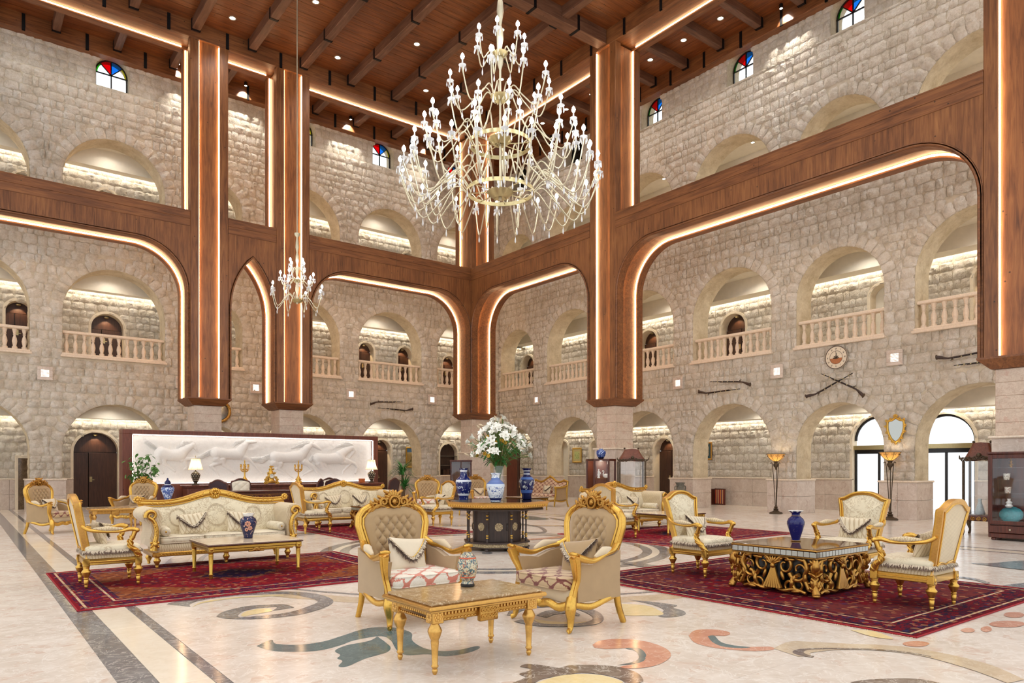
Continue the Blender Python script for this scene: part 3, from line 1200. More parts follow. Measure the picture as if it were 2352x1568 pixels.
def timber_column(x, y, label):
    root = thing('timber_column', label, 'column', (x, y, 0), 0, 'timber clad columns of the atrium')
    s = .41
    for i in range(5):      # marble drums of the shaft, then a wider dado
        z0, z1 = 2.03 + i * .265, 2.03 + (i + 1) * .265
        MB().cbox(-s, s, -s, s, z0 + .002, min(z1, ZCAP), .006).build('shaft_block', 'colstone', root)
    d = s + .05
    MB().cbox(-d - .05, d + .05, -d - .05, d + .05, 1.98, 2.03, .015).build('shaft_cap', 'dadocap', root)
    for z0, z1 in ((0, .66), (.664, 1.32), (1.324, 1.98)):
        for q in (-1, 1):
            MB().cbox(min(0, q * d) + .002, max(0, q * d) - .002, -d, d, z0, z1, .004).build('dado_slab', 'dado', root)
    cap = MB()
    rings = [(.47, ZCAP), (.5, ZCAP + .03), (.64, ZCAP + .17), (.66, ZCAP + .19), (.66, ZCAP + .23)]
    for (a, z0), (b, z1) in zip(rings, rings[1:]):
        P_ = [(-a, -a, z0), (a, -a, z0), (a, a, z0), (-a, a, z0), (-b, -b, z1), (b, -b, z1), (b, b, z1), (-b, b, z1)]
        cap.add(P_, [(0, 1, 5, 4), (1, 2, 6, 5), (2, 3, 7, 6), (3, 0, 4, 7)])
    cap.add([(-.47, -.47, ZCAP), (.47, -.47, ZCAP), (.47, .47, ZCAP), (-.47, .47, ZCAP)], [(0, 3, 2, 1)])
    cap.add([(-.66, -.66, ZCAP + .23), (.66, -.66, ZCAP + .23), (.66, .66, ZCAP + .23), (-.66, .66, ZCAP + .23)], [(0, 1, 2, 3)])
    cap.build('capital', 'woodx', root, sharp=20)
    zb, zt = ZCAP + .22, ZMAIN
    core = HW - REC
    MB().box(-core, core, -core, core, zb, zt).build('core_panel', 'wood', root, sharp=None)
    for sx in (-1, 1):
        for sy in (-1, 1):
            m = MB()
            m.cbox(min(sx * HW, sx * (HW - POST)), max(sx * HW, sx * (HW - POST)), min(sy * HW, sy * (HW - POST)), max(sy * HW, sy * (HW - POST)), zb, zt, .012)
            m.build('corner_post', 'wood', root, sharp=20)
    e = HW - POST
    for (ax, sg) in ((0, 1), (0, -1), (1, 1), (1, -1)):
        for q in (-1, 1):
            m = MB()
            f0, f1 = sg * (core + .012), sg * (core + .052)
            a0, a1 = q * (e - .016), q * (e - .001)
            if ax == 0:
                m.box(min(f0, f1), max(f0, f1), min(a0, a1), max(a0, a1), zb + .02, zt - .02)
            else:
                m.box(min(a0, a1), max(a0, a1), min(f0, f1), max(f0, f1), zb + .02, zt - .02)
            m.build('led_strip', 'led', root, sharp=None)
    return root


for x, y, l in COLS:
    timber_column(x, y, l)


def timber_arch(kind, s0, s1, label, pointed=False, plane=None):
    """fascia with an arched opening between two columns; s0,s1 = inner column faces"""
    P0 = (YC if kind == 'L' else XC)
    c = (s0 + s1) / 2
    loc = (c, P0, 0) if kind == 'L' else (P0, c, 0)
    root = thing('timber_arch', label, 'arch', loc, 0, 'timber arches between the columns')
    hw = (s1 - s0) / 2

    def P(s, d, z):
        return (s, d, z) if kind == 'L' else (d, s, z)
    a = hw - .10
    if pointed:
        zs, za = 6.5, 8.2
        R = ((za - zs) ** 2 + a * a) / (2 * a)
        tmax = math.asin((za - zs) / R)
        half = [(a - R + R * math.cos(t), zs + R * math.sin(t)) for t in np.linspace(0, tmax, 14)]
        pts = half + [(-x, z) for x, z in half[::-1][1:]]
    else:
        R, zt = 1.4, 8.26
        zs = zt - R
        q = [(a - R + R * math.cos(t), zs + R * math.sin(t)) for t in np.linspace(0, PI / 2, 14)]
        n = max(2, int(2 * (a - R) / 1.0))
        q += [(x, zt) for x in np.linspace(a - R, -(a - R), n + 1)[1:-1]]
        q += [(-x, z) for x, z in [(a - R + R * math.cos(t), zs + R * math.sin(t)) for t in np.linspace(PI / 2, 0, 14)]]
        pts = q
    full = [(a, ZCAP + .23)] + pts + [(-a, ZCAP + .23)]

    def offset(ps, o):
        out = []
        for i, (x, z) in enumerate(ps):
            t0 = np.array(ps[max(i - 1, 0)])
            t1 = np.array(ps[min(i + 1, len(ps) - 1)])
            t = t1 - t0
            t = t / (np.hypot(*t) + 1e-9)
            out.append((x + t[1] * o, z - t[0] * o))
        return out
    out_ = offset(full, .1)     # towards the timber (away from the opening)

    def outward(ps, o):
        p1 = offset(ps, o)
        return p1 if abs(p1[0][0]) > abs(ps[0][0]) else offset(ps, -o)
    back = outward(full, .1)
    # the two ribs of the soffit
    for nm, d0, d1 in (('front_rib', -HW, -HW + POST), ('back_rib', HW - POST, HW)):
        m = MB()
        for (p, q, pb, qb) in zip(full, full[1:], back, back[1:]):
            m.add([P(p[0], d0, p[1]), P(q[0], d0, q[1]), P(q[0], d1, q[1]), P(p[0], d1, p[1])], [(0, 1, 2, 3)])
            for d in (d0, d1):
                m.add([P(p[0], d, p[1]), P(q[0], d, q[1]), P(qb[0], d, qb[1]), P(pb[0], d, pb[1])], [(0, 1, 2, 3)])
        m.build(nm, 'woodx' if kind == 'L' else 'woody', root, sharp=40)
    m = MB()
    for (p, q) in zip(back, back[1:]):
        m.add([P(p[0], -HW + POST, p[1]), P(q[0], -HW + POST, q[1]), P(q[0], HW - POST, q[1]), P(p[0], HW - POST, p[1])], [(0, 1, 2, 3)])
    m.build('soffit_panel', 'woodx' if kind == 'L' else 'woody', root, sharp=40)
    l0, l1 = outward(full, .045), outward(full, .088)
    for dd0, dd1 in ((HW - POST - .016, HW - POST - .002), (-HW + POST + .002, -HW + POST + .016)):
        m = MB()
        for i in range(len(full) - 1):
            vs = []
            for d in (dd0, dd1):
                vs += [P(l0[i][0], d, l0[i][1]), P(l0[i + 1][0], d, l0[i + 1][1]), P(l1[i + 1][0], d, l1[i + 1][1]), P(l1[i][0], d, l1[i][1])]
            m.add(vs, [(0, 1, 2, 3), (4, 5, 6, 7), (0, 1, 5, 4), (3, 2, 6, 7)])
        m.build('led_strip', 'led', root, sharp=None)
    # moulding round the opening on the hall side
    mo = outward(full, .03)
    m = MB()
    m.tube([P(x, -HW - .012, z) for x, z in mo], .028, 6)
    m.tube([P(x, -HW - .006, z) for x, z in outward(full, .085)], .012, 5)
    m.build('moulding', 'woodx' if kind == 'L' else 'woody', root, sharp=60)
    # fascia: a long top board and vertical planks over the spandrels, on both faces
    for d0, d1 in ((-HW, -HW + .04), (HW - .04, HW)):
        zj = 8.86
        nb = 2 if hw > 2 else 1
        for k in range(nb):
            x0, x1 = -hw + 2 * hw * k / nb, -hw + 2 * hw * (k + 1) / nb
            for (z0, z1) in ((zj, 9.09), (9.094, ZBEAM)):
                m = MB()
                q0, q1 = P(x0 + .002, d0 - .012 if d0 < 0 else d0, z0), P(x1 - .002, d1 if d0 < 0 else d1 + .012, z1)
                m.cbox(min(q0[0], q1[0]), max(q0[0], q1[0]), min(q0[1], q1[1]), max(q0[1], q1[1]), z0, z1, .006)
                m.build('top_board', 'woodx' if kind == 'L' else 'woody', root, sharp=20)
        bx = np.array([b_[0] for b_ in mo][::-1])
        bz = np.array([b_[1] for b_ in mo][::-1])
        npk = max(6, round(2 * hw / .5))
        for k in range(npk):
            x0, x1 = -hw + 2 * hw * k / npk, -hw + 2 * hw * (k + 1) / npk
            xs = np.linspace(x0 + .0015, x1 - .0015, 7)
            lo = [ZCAP + .23 if abs(x) > abs(bx).max() - 1e-6 else float(np.interp(x, bx, bz)) for x in xs]
            poly = [(x, z) for x, z in zip(xs, lo)] + [(xs[-1], zj - .002), (xs[0], zj - .002)]
            m = MB()
            m.prism(poly, d0, d1, 'y' if kind == 'L' else 'x')
            m.build('plank', 'wood', root, sharp=20)
    m = MB()
    q0, q1 = P(-hw, -HW - .012, ZBEAM), P(hw, HW + .012, ZBEAM + .03)
    m.box(min(q0[0], q1[0]), max(q0[0], q1[0]), min(q0[1], q1[1]), max(q0[1], q1[1]), ZBEAM, ZBEAM + .03)
    m.build('top_cover', 'woodx' if kind == 'L' else 'woody', root, sharp=None)
    return root


timber_arch('L', -5.0 + HW, 6.23 - HW, 'wide timber arch with rounded corner at the left edge')
timber_arch('L', 6.23 + HW, 8.92 - HW, 'narrow pointed timber arch behind the reception', True)
timber_arch('L', 8.92 + HW, XC - HW, 'timber arch between the small chandelier and the corner column')
timber_arch('R', 16.17 + HW, YC - HW, 'timber arch between the corner column and the cabinet-side column')
timber_arch('R', 4.93 + HW, 16.17 - HW, 'widest timber arch, framing the round wall clock')

# ------------------------------------------------------------------ ceiling
ZC1, ZC2 = 15.2, 15.56
cm = MB()
X0, Y0 = -6.0, .6
cm.box(X0, XC, Y0, YC, ZC1 + .05, ZC1 + .08)
cm.box(X0, XW + .3, YC, YW + .3, ZC2 + .05, ZC2 + .08)
cm.box(XC, XW + .3, Y0, YC, ZC2 + .05, ZC2 + .08)
CEIL = struct(cm.build('ceiling', 'boardx', sharp=None))
U = MB().cbox(-.5, .5, -.5, .5, -.5, .5, .02).mesh('board', 20)


def boards(x0, x1, y0, y1, z, along, out):
    wd = .235
    if along == 'x':
        n = round((y1 - y0) / wd)
        for k in range(n):
            cur = x0 - rnd.uniform(0, 2.5)
            while cur < x1:
                e = min(cur + rnd.uniform(2.6, 4.4), x1)
                a = max(cur, x0)
                if e > a + .05:
                    out.append(Matrix.Translation(((a + e) / 2, y0 + (k + .5) * (y1 - y0) / n, z + rnd.uniform(0, .006))) @ Matrix.Diagonal((e - a - .004, (y1 - y0) / n - .006, .03, 1)))
                cur = e
    else:
        n = round((x1 - x0) / wd)
        for k in range(n):
            cur = y0 - rnd.uniform(0, 2.5)
            while cur < y1:
                e = min(cur + rnd.uniform(2.6, 4.4), y1)
                a = max(cur, y0)
                if e > a + .05:
                    out.append(Matrix.Translation((x0 + (k + .5) * (x1 - x0) / n, (a + e) / 2, z + rnd.uniform(0, .006))) @ Matrix.Diagonal(((x1 - x0) / n - .006, e - a - .004, .03, 1)))
                cur = e


bl = []
boards(X0, XC, Y0, YC, ZC1 + .03, 'x', bl)
boards(X0, XW, YC, YW, ZC2 + .03, 'x', bl)
pieces(CEIL, 'ceiling_board', bl, [U], 'boardx', 260)
bl = []
U2 = MB().cbox(-.5, .5, -.5, .5, -.5, .5, .02).mesh('board', 20)
boards(XC, XW, Y0, YC, ZC2 + .03, 'y', bl)
M['boardy'] = wood_mat('ceiling_board_y', (78, 38, 16), (126, 68, 30), (158, 92, 44), 1, .4)
pieces(CEIL, 'aisle_board', bl, [U2], 'boardy', 40)


def strap(x, y, z0, z1, w_, along):
    """iron strap wrapped round a timber running along x or y"""
    m = MB()
    t = .012
    if along == 'y':
        m.box(x - w_ / 2 - t, x - w_ / 2, y - .045, y + .045, z0 - t, z1)
        m.box(x + w_ / 2, x + w_ / 2 + t, y - .045, y + .045, z0 - t, z1)
        m.box(x - w_ / 2 - t, x + w_ / 2 + t, y - .045, y + .045, z0 - t, z0)
    else:
        m.box(x - .045, x + .045, y - w_ / 2 - t, y - w_ / 2, z0 - t, z1)
        m.box(x - .045, x + .045, y + w_ / 2, y + w_ / 2 + t, z0 - t, z1)
        m.box(x - .045, x + .045, y - w_ / 2 - t, y + w_ / 2 + t, z0 - t, z0)
    m.build('strap', 'strap', CEIL, sharp=None)


def beam(name, x0, x1, y0, y1, z0, z1, mt):
    MB().cbox(x0, x1, y0, y1, z0, z1, .012).build(name, mt, CEIL, sharp=20)


# main beams over the column rows: two ribs, recess and amber strips
for kind, s0, s1 in (('L', X0, XC + HW), ('R', Y0, YC - HW)):
    P0 = YC if kind == 'L' else XC
    mt = 'woodx' if kind == 'L' else 'woody'

    def bb(name, sa, sb, d0, d1, z0, z1, m_):
        if kind == 'L':
            MB().cbox(sa, sb, P0 + d0, P0 + d1, z0, z1, .01).build(name, m_, CEIL, sharp=20)
        else:
            MB().cbox(P0 + d0, P0 + d1, sa, sb, z0, z1, .01).build(name, m_, CEIL, sharp=20)
    bb('main_beam', s0, s1, -HW, -HW + POST, ZMAIN, ZC2 + .04, mt)
    bb('main_beam', s0, s1, HW - POST, HW, ZMAIN, ZC2 + .04, mt)
    bb('beam_panel', s0, s1, -HW + POST, HW - POST, ZMAIN + .1, ZMAIN + .14, mt)
    cuts = [c_[0] if kind == 'L' else c_[1] for c_ in COLS if (c_[1] == YC if kind == 'L' else c_[0] == XC)]
    cuts = sorted(cuts)
    ends = [s0] + [e for c_ in cuts for e in (c_ - HW, c_ + HW)] + [s1]
    for i in range(0, len(ends), 2):
        if ends[i + 1] - ends[i] > .5:
            bb('led_strip', ends[i] + .05, ends[i + 1] - .05, HW - POST - .016, HW - POST - .002, ZMAIN + .05, ZMAIN + .09, 'led')
# cross beam of the centre at the cabinet-side column, and wall plates
beam('cross_beam', X0, XC - HW, 15.98, 16.36, ZMAIN + .06, ZC1 + .04, 'joistx')
for k in range(7):
    strap(XC - HW - 1.2 - 1.72 * k, 16.17, ZMAIN + .06, ZC1 + .03, .38, 'x')
beam('wall_plate', X0, XW + .16, YW - .16, YW + .16, 15.06, ZC2 + .04, 'woodx')
beam('wall_plate', XW - .16, XW + .16, Y0, YW - .16, 15.06, ZC2 + .04, 'woody')
JX = [-4.52 + 1.72 * k for k in range(13) if -4.52 + 1.72 * k < 16]
for x in JX:
    beam('joist', x - .12, x + .12, 16.36, YC - HW, 14.9, ZC1 + .04, 'joist')
    beam('joist', x - .12, x + .12, Y0, 15.98, 14.9, ZC1 + .04, 'joist')
    for y in (YC - HW - .12, 21.4, 18.9, 16.5, 14.6, 12.2, 9.8):
        strap(x, y, 14.9, ZC1 + .03, .24, 'y')
AX = [.75 + 1.72 * k for k in range(11)]
for x in AX:
    beam('aisle_joist', x - .11, x + .11, YC + HW, YW - .16, 15.28, ZC2 + .04, 'joist')
    strap(x, YW - .26, 15.28, ZC2 + .03, .22, 'y')
    strap(x + .86, YW - .16, 15.05, ZC2, .02, 'x')
    strap(x + .86, YC - HW, ZMAIN, ZC1, .02, 'x')
RY = [1.48 + 1.446 * k for k in range(16)]
for y in RY:
    beam('aisle_joist', XC + HW, XW - .16, y - .11, y + .11, 15.28, ZC2 + .04, 'joistx')
    strap(XW - .26, y, 15.28, ZC2 + .03, .22, 'x')
    strap(XW - .16, y + .72, 15.05, ZC2, .02, 'y')
    strap(XC - HW, y + .72, ZMAIN, ZC1, .02, 'y')


# ------------------------------------------------------------------ recessed ceiling spotlights
def downlight(x, y, z, label, watts):
    root = thing('downlight', label, 'ceiling light', (x, y, z), 0, 'recessed spotlights in the ceiling')
    MB().lathe([(.085, -.012), (.11, -.012), (.11, .03), (.085, .03)], 16, cap=False).build('bezel', 'champ', root)
    MB().lathe([(1e-4, .0), (.085, .0)], 16, cap=False).build('lens', 'spot', root)
    if watts:
        li = bpy.data.lights.new('spot', 'SPOT')
        li.energy = watts
        li.color = (1, .96, .9)
        li.spot_size = 2.0
        li.spot_blend = .8
        li.shadow_soft_size = .12
        o = bpy.data.objects.new('spot', li)
        col.objects.link(o)
        o.parent = root
        o.location = (0, 0, -.03)


for i, x in enumerate(JX):
    for j, y in enumerate((22.6, 20.3, 18.0, 14.2, 11.6, 9.0, 6.4, 3.8)):
        if x + .86 > 16:
            continue
        if (i + j) % 2 == 0:
            downlight(x + .86, y, ZC1 + .012, 'spotlight in the central ceiling bays', DOWNLIGHT_W if (i % 2 == 0 or j > 2) else 0)
for x in AX:
    if x + .86 < 16:
        downlight(x + .84, 26.05, ZC2 + .012, 'spotlight in the aisle ceiling above the left stone wall', 115)
for y in RY:
    if y < 22:
        downlight(19.0, y + .72, ZC2 + .012, 'spotlight in the aisle ceiling above the right stone wall', 115)


# wall washers between the clerestory windows
def washer(x, y, label, tx, ty):
    root = thing('wall_washer', label, 'spotlight', (x, y, ZC2 + .01), 0, 'wall washers under the ceiling')
    MB().lathe([(.05, -.14), (.06, -.13), (.06, -.02), (.03, 0), (.03, .01)], 12).build('housing', 'black', root)
    MB().lathe([(1e-4, -.143), (.046, -.143)], 12, cap=False).build('lens', 'spot', root)
    li = bpy.data.lights.new('wash', 'SPOT')
    li.energy = 230
    li.color = (1, .95, .85)
    li.spot_size = 1.35
    li.spot_blend = .5
    li.shadow_soft_size = .03
    o = bpy.data.objects.new('wash', li)
    col.objects.link(o)
    o.parent = root
    o.location = (0, 0, -.15)
    v = Vector((tx - x, ty - y, -1.1))
    o.rotation_euler = v.to_track_quat('-Z', 'Y').to_euler()


for c, t_ in zip((6.05, 8.35, 12.5, 16.1), ('first', 'second', 'third', 'fourth')):
    washer(c, YW - .38, '%s wall-washing spotlight from the left, high on the left stone wall' % t_, c, YW + .15)
for c, t_ in zip((8.75, 12.2, 15.95, 19.6), ('first', 'second', 'third', 'fourth')):
    washer(XW - .38, c, '%s wall-washing spotlight from the right, high on the right stone wall' % t_, XW + .15, c)

# ================================================================== floor
fm = MB()
fm.box(-7, 26, -1, 31, -.25, -.03)
FLOOR = struct(fm.build('floor', 'm_grey', sharp=None))
slabs = []
TS = 1.3
UF = MB().cbox(-.5, .5, -.5, .5, -.5, .5, .004).mesh('slab', 20)


def tiles(x0, x1, y0, y1, out, size=TS):
    nx, ny = max(1, round((x1 - x0) / size)), max(1, round((y1 - y0) / size))
    for i in range(nx):
        for j in range(ny):
            a, b = (x1 - x0) / nx, (y1 - y0) / ny
            out.append(Matrix.Translation((x0 + (i + .5) * a, y0 + (j + .5) * b, -.015)) @ Matrix.Diagonal((a - .0022, b - .0022, .03, 1)))


SX = [.82, 1.04, 1.33, 1.42]       # stripes along the left side of the carpet field
tiles(-7, SX[0], -1, 31, slabs)
tiles(SX[3], 13.6, -1, 31, slabs)
tiles(14.2, 26, -1, 31, slabs)
pieces(FLOOR, 'marble_slab', slabs, [UF], 'floor', 300)
for mt, x0, x1 in (('m_grey', SX[0], SX[1]), ('m_cream', SX[1], SX[2]), ('m_grey', SX[2], SX[3]), ('m_grey', 13.6, 13.72), ('m_cream', 13.72, 14.08), ('m_grey', 14.08, 14.2)):
    for k in range(16):
        MB().cbox(x0 + .001, x1 - .001, -1 + 2 * k + .001, 1 + 2 * k - .001, -.03, 0, .003).build('border_strip', mt, FLOOR, sharp=20)


INZ = [.0008]


def inz():
    INZ[0] += .00012
    return INZ[0]


def ribbon(mt, pts, wid, z=.0012, n=10, name='inlay'):
    """a flat curved band of marble let into the floor"""
    c = bez([(x, y, 0) for x, y in pts], n)
    W = lerp_list(wid, len(c))
    L_, R_ = [], []
    for i, p in enumerate(c):
        t = c[min(i + 1, len(c) - 1)] - c[max(i - 1, 0)]
        t.normalize()
        q = Vector((-t.y, t.x, 0))
        L_.append(p + q * W[i] / 2)
        R_.append(p - q * W[i] / 2)
    m = MB()
    vs = [(p.x, p.y, z) for p in L_] + [(p.x, p.y, z) for p in R_]
    k = len(c)
    m.add(vs, [(k + i, k + i + 1, i + 1, i) for i in range(k - 1)])
    return m.build(name, mt, FLOOR, sharp=None)


def blob(mt, pts, z=.0010, name='inlay', n=8):
    c = bez([(x, y, 0) for x, y in pts + [pts[0]]], n)[:-1]
    z = inz()
    m = MB()
    m.add([(p.x, p.y, z) for p in c], [tuple(range(len(c)))])
    return m.build(name, mt, FLOOR, sharp=None)


def ringp(mt, cx, cy, r0, r1, a0=0, a1=2 * PI, z=.001, n=64):
    m = MB()
    vs = []
    for k in range(n + 1):
        a = a0 + (a1 - a0) * k / n
        vs += [(cx + r0 * math.cos(a), cy + r0 * math.sin(a), z), (cx + r1 * math.cos(a), cy + r1 * math.sin(a), z)]
    m.add(vs, [(2 * k, 2 * k + 1, 2 * k + 3, 2 * k + 2) for k in range(n)])
    return m.build('inlay_ring', mt, FLOOR, sharp=None)


def strip2(mt, outer, inner, z=.001, n=5):
    z = inz()
    a, b = bez([(x, y, z) for x, y in outer], n), bez([(x, y, z) for x, y in inner], n)
    k = min(len(a), len(b))
    for i in range(k):
        a[i].z = b[i].z = z + .0016 * i / k
    m = MB()
    m.add([tuple(p) for p in a[:k]] + [tuple(p) for p in b[:k]], [(i, i + 1, k + i + 1, k + i) for i in range(k - 1)])
    return m.build('inlay', mt, FLOOR, sharp=None)


blob('m_teal', [(1.85, 5.66), (1.98, 5.78), (2.02, 5.78), (2.0, 5.64), (2.13, 5.5), (2.32, 5.48), (2.53, 5.57), (2.75, 5.68), (2.89, 5.69), (3.02, 5.57), (3.04, 5.32), (2.91, 5.07), (2.86, 4.81), (2.91, 4.65), (3.03, 4.59), (3.22, 4.6), (3.18, 4.52), (3.01, 4.47), (2.86, 4.5), (2.78, 4.63), (2.65, 4.7), (2.66, 4.87), (2.77, 5.17), (2.79, 5.34), (2.71, 5.38), (2.53, 5.36), (2.38, 5.28), (2.2, 5.23), (2.05, 5.29), (1.9, 5.44)], n=5)
blob('m_teal', [(2.75, 5.37), (2.62, 5.27), (2.42, 5.25), (2.28, 5.15), (2.26, 5.01), (2.2, 4.93), (2.2, 4.84), (2.12, 4.73), (2.17, 4.69), (2.36, 4.8), (2.56, 4.86), (2.66, 4.97), (2.71, 5.15)], n=5)
strip2('m_grey', [(1.69, 7.95), (1.77, 8.05), (2.05, 8.13), (2.49, 8.13), (2.91, 7.96), (3.14, 7.62), (3.13, 7.12), (2.9, 6.8), (2.54, 6.61), (2.19, 6.67), (1.98, 6.84), (1.92, 7.02)], [(1.85, 7.67), (1.89, 7.83), (2.07, 7.99), (2.45, 8.01), (2.86, 7.8), (2.97, 7.47), (2.98, 7.17), (2.83, 6.99), (2.53, 6.79), (2.25, 6.79), (2.09, 6.85), (2.1, 6.95)])
strip2('m_grey', [(1.92, 7.02), (2.04, 7.21), (2.29, 7.35), (2.47, 7.31), (2.64, 7.21), (2.66, 6.99)], [(2.1, 6.95), (2.19, 7.1), (2.34, 7.18), (2.45, 7.16), (2.53, 7.11), (2.43, 6.96)])
strip2('m_yellow', [(1.88, 7.69), (2.04, 7.89), (2.42, 7.93), (2.83, 7.75)], [(1.86, 7.64), (2.02, 7.81), (2.4, 7.86), (2.81, 7.69)])
strip2('m_yellow', [(2.12, 6.94), (2.21, 7.08), (2.35, 7.14), (2.45, 7.09)], [(2.12, 6.85), (2.22, 6.89), (2.39, 6.93), (2.43, 6.96)])
strip2('m_red', [(3.96, 4.07), (4.1, 4.13), (4.23, 4.1), (4.34, 4.0), (4.38, 3.84), (4.33, 3.64), (4.2, 3.48), (4.01, 3.39), (3.84, 3.37), (3.71, 3.42), (3.65, 3.48)], [(3.91, 3.99), (3.94, 3.93), (3.97, 3.9), (4.09, 3.84), (4.17, 3.77), (4.08, 3.62), (3.97, 3.54), (3.83, 3.49), (3.77, 3.49), (3.7, 3.5), (3.66, 3.49)])
strip2('m_teal', [(4.09, 3.84), (4.17, 3.77), (4.08, 3.62), (3.94, 3.51), (3.83, 3.49), (3.69, 3.54)], [(4.08, 3.81), (4.09, 3.74), (4.01, 3.63), (3.91, 3.55), (3.8, 3.53), (3.7, 3.54)], z=0.0016)
blob('m_red', [(4.81, 3.8), (5.0, 3.89), (5.13, 3.85), (5.2, 3.74), (5.16, 3.64), (5.05, 3.61), (4.97, 3.67), (4.86, 3.56), (4.81, 3.4), (4.88, 3.28), (5.02, 3.17), (4.96, 3.11), (4.82, 3.16), (4.71, 3.29), (4.64, 3.45), (4.66, 3.62)], n=5)
blob('m_teal', [(4.92, 3.69), (4.98, 3.67), (4.84, 3.5), (4.83, 3.37), (4.88, 3.26), (4.79, 3.3), (4.73, 3.41), (4.79, 3.55)], n=5, z=0.0016)
strip2('m_brown', [(2.85, 3.67), (2.99, 3.71), (3.01, 3.8), (3.12, 3.82), (3.15, 3.9), (3.12, 3.93), (3.19, 3.96), (3.26, 3.89), (3.3, 3.75), (3.43, 3.74), (3.57, 3.64), (3.66, 3.51), (3.66, 3.33), (3.57, 3.19), (3.51, 3.16)], [(2.93, 3.56), (2.97, 3.58), (3.04, 3.61), (3.13, 3.61), (3.2, 3.6), (3.29, 3.58), (3.35, 3.56), (3.4, 3.51), (3.44, 3.44), (3.46, 3.37), (3.46, 3.31), (3.45, 3.26), (3.43, 3.22), (3.43, 3.2), (3.42, 3.17)])
blob('m_yellow', [(2.97, 3.57), (3.18, 3.6), (3.34, 3.54), (3.43, 3.43), (3.44, 3.3), (3.41, 3.23), (3.21, 3.28), (3.04, 3.42)], n=5)
strip2('m_tan', [(4.99, 3.13), (5.29, 3.17), (5.43, 3.04), (5.6, 2.84), (5.82, 2.58), (5.87, 2.27), (5.79, 1.93), (5.56, 1.65)], [(4.92, 2.88), (5.02, 2.84), (5.09, 2.88), (5.34, 2.8), (5.54, 2.63), (5.66, 2.35), (5.55, 1.97), (5.38, 1.69)])
strip2('m_brown', [(4.97, 2.8), (4.96, 2.92), (5.03, 2.99), (5.17, 2.98), (5.36, 2.86), (5.58, 2.65), (5.69, 2.44), (5.7, 2.28)], [(5.02, 2.81), (5.03, 2.88), (5.08, 2.93), (5.17, 2.93), (5.31, 2.84), (5.54, 2.63), (5.66, 2.43), (5.68, 2.27)], z=0.0016)
blob('m_brown', [(4.6, 2.33), (4.78, 2.27), (4.99, 2.13), (5.04, 2.03), (5.0, 1.95), (4.61, 2.19)], n=5)
blob('m_grey', [(5.61, 5.24), (5.62, 5.05), (5.59, 4.84), (5.48, 4.63), (5.22, 4.48), (5.28, 4.37), (5.48, 4.37), (5.61, 4.5), (5.65, 4.65), (5.78, 4.72), (5.73, 4.96)], n=5)
blob('m_yellow', [(5.37, 5.14), (5.52, 4.9), (5.41, 4.61), (5.29, 4.49), (5.14, 4.56), (4.98, 4.77)], n=5)
blob('m_red', [(6.1, 2.45), (6.0, 2.44), (5.92, 2.47), (5.89, 2.53), (5.93, 2.58), (6.02, 2.59), (6.11, 2.55), (6.14, 2.49)], n=4)
blob('m_red', [(7.08, 2.34), (6.99, 2.32), (6.92, 2.33), (6.93, 2.36), (7.0, 2.4), (7.1, 2.42), (7.17, 2.41), (7.16, 2.38)], n=4)
blob('m_red', [(6.91, 2.41), (6.83, 2.4), (6.77, 2.42), (6.77, 2.45), (6.82, 2.49), (6.9, 2.5), (6.97, 2.49), (6.97, 2.45)], n=4)
blob('m_red', [(8.02, 2.38), (7.89, 2.36), (7.79, 2.39), (7.78, 2.45), (7.86, 2.5), (7.99, 2.52), (8.09, 2.49), (8.1, 2.43)], n=4)
blob('m_red', [(7.55, 2.23), (7.4, 2.23), (7.27, 2.28), (7.22, 2.37), (7.29, 2.43), (7.44, 2.44), (7.58, 2.38), (7.63, 2.29)], n=4)
strip2('m_grey', [(4.11, 5.38), (4.38, 5.62), (4.74, 5.66), (4.99, 5.43), (4.94, 5.04), (4.74, 4.72), (4.49, 4.58), (4.23, 4.67), (4.03, 4.87), (3.99, 5.12)], [(4.18, 5.33), (4.37, 5.46), (4.62, 5.47), (4.82, 5.28), (4.79, 5.02), (4.67, 4.79), (4.49, 4.7), (4.28, 4.75), (4.12, 4.92), (4.09, 5.14)])
strip2('m_grey', [(4.33, 5.21), (4.57, 5.31), (4.72, 5.14), (4.68, 4.97)], [(4.34, 5.07), (4.5, 5.13), (4.61, 5.09), (4.62, 4.93)])
blob('m_yellow', [(4.21, 5.14), (4.25, 4.94), (4.42, 4.75), (4.53, 4.72), (4.37, 4.7), (4.15, 4.89)], n=5)
blob('m_yellow', [(6.08, 3.08), (6.19, 2.94), (6.04, 2.7), (5.98, 2.84)], n=5)
blob('m_grey', [(7.78, 7.39), (7.91, 7.19), (7.9, 6.91), (7.9, 6.68), (7.7, 6.74), (7.71, 7.06), (7.64, 7.25)], n=4)
blob('m_grey', [(6.34, 10.12), (6.27, 10.05), (6.19, 10.05), (6.17, 10.13), (6.2, 10.23), (6.28, 10.31), (6.35, 10.31), (6.38, 10.23)], n=4)
blob('m_grey', [(6.75, 9.92), (6.67, 9.85), (6.59, 9.85), (6.57, 9.92), (6.61, 10.03), (6.69, 10.11), (6.77, 10.11), (6.79, 10.03)], n=4)
blob('m_grey', [(6.93, 9.45), (6.84, 9.38), (6.77, 9.39), (6.75, 9.46), (6.79, 9.56), (6.87, 9.63), (6.94, 9.63), (6.97, 9.55)], n=4)
blob('m_grey', [(7.38, 9.21), (7.31, 9.15), (7.23, 9.16), (7.21, 9.23), (7.24, 9.32), (7.32, 9.37), (7.39, 9.36), (7.42, 9.3)], n=4)
strip2('m_grey', [(6.45, 10.99), (6.5, 10.58), (6.55, 10.3)], [(6.37, 10.86), (6.45, 10.5), (6.53, 10.27)])
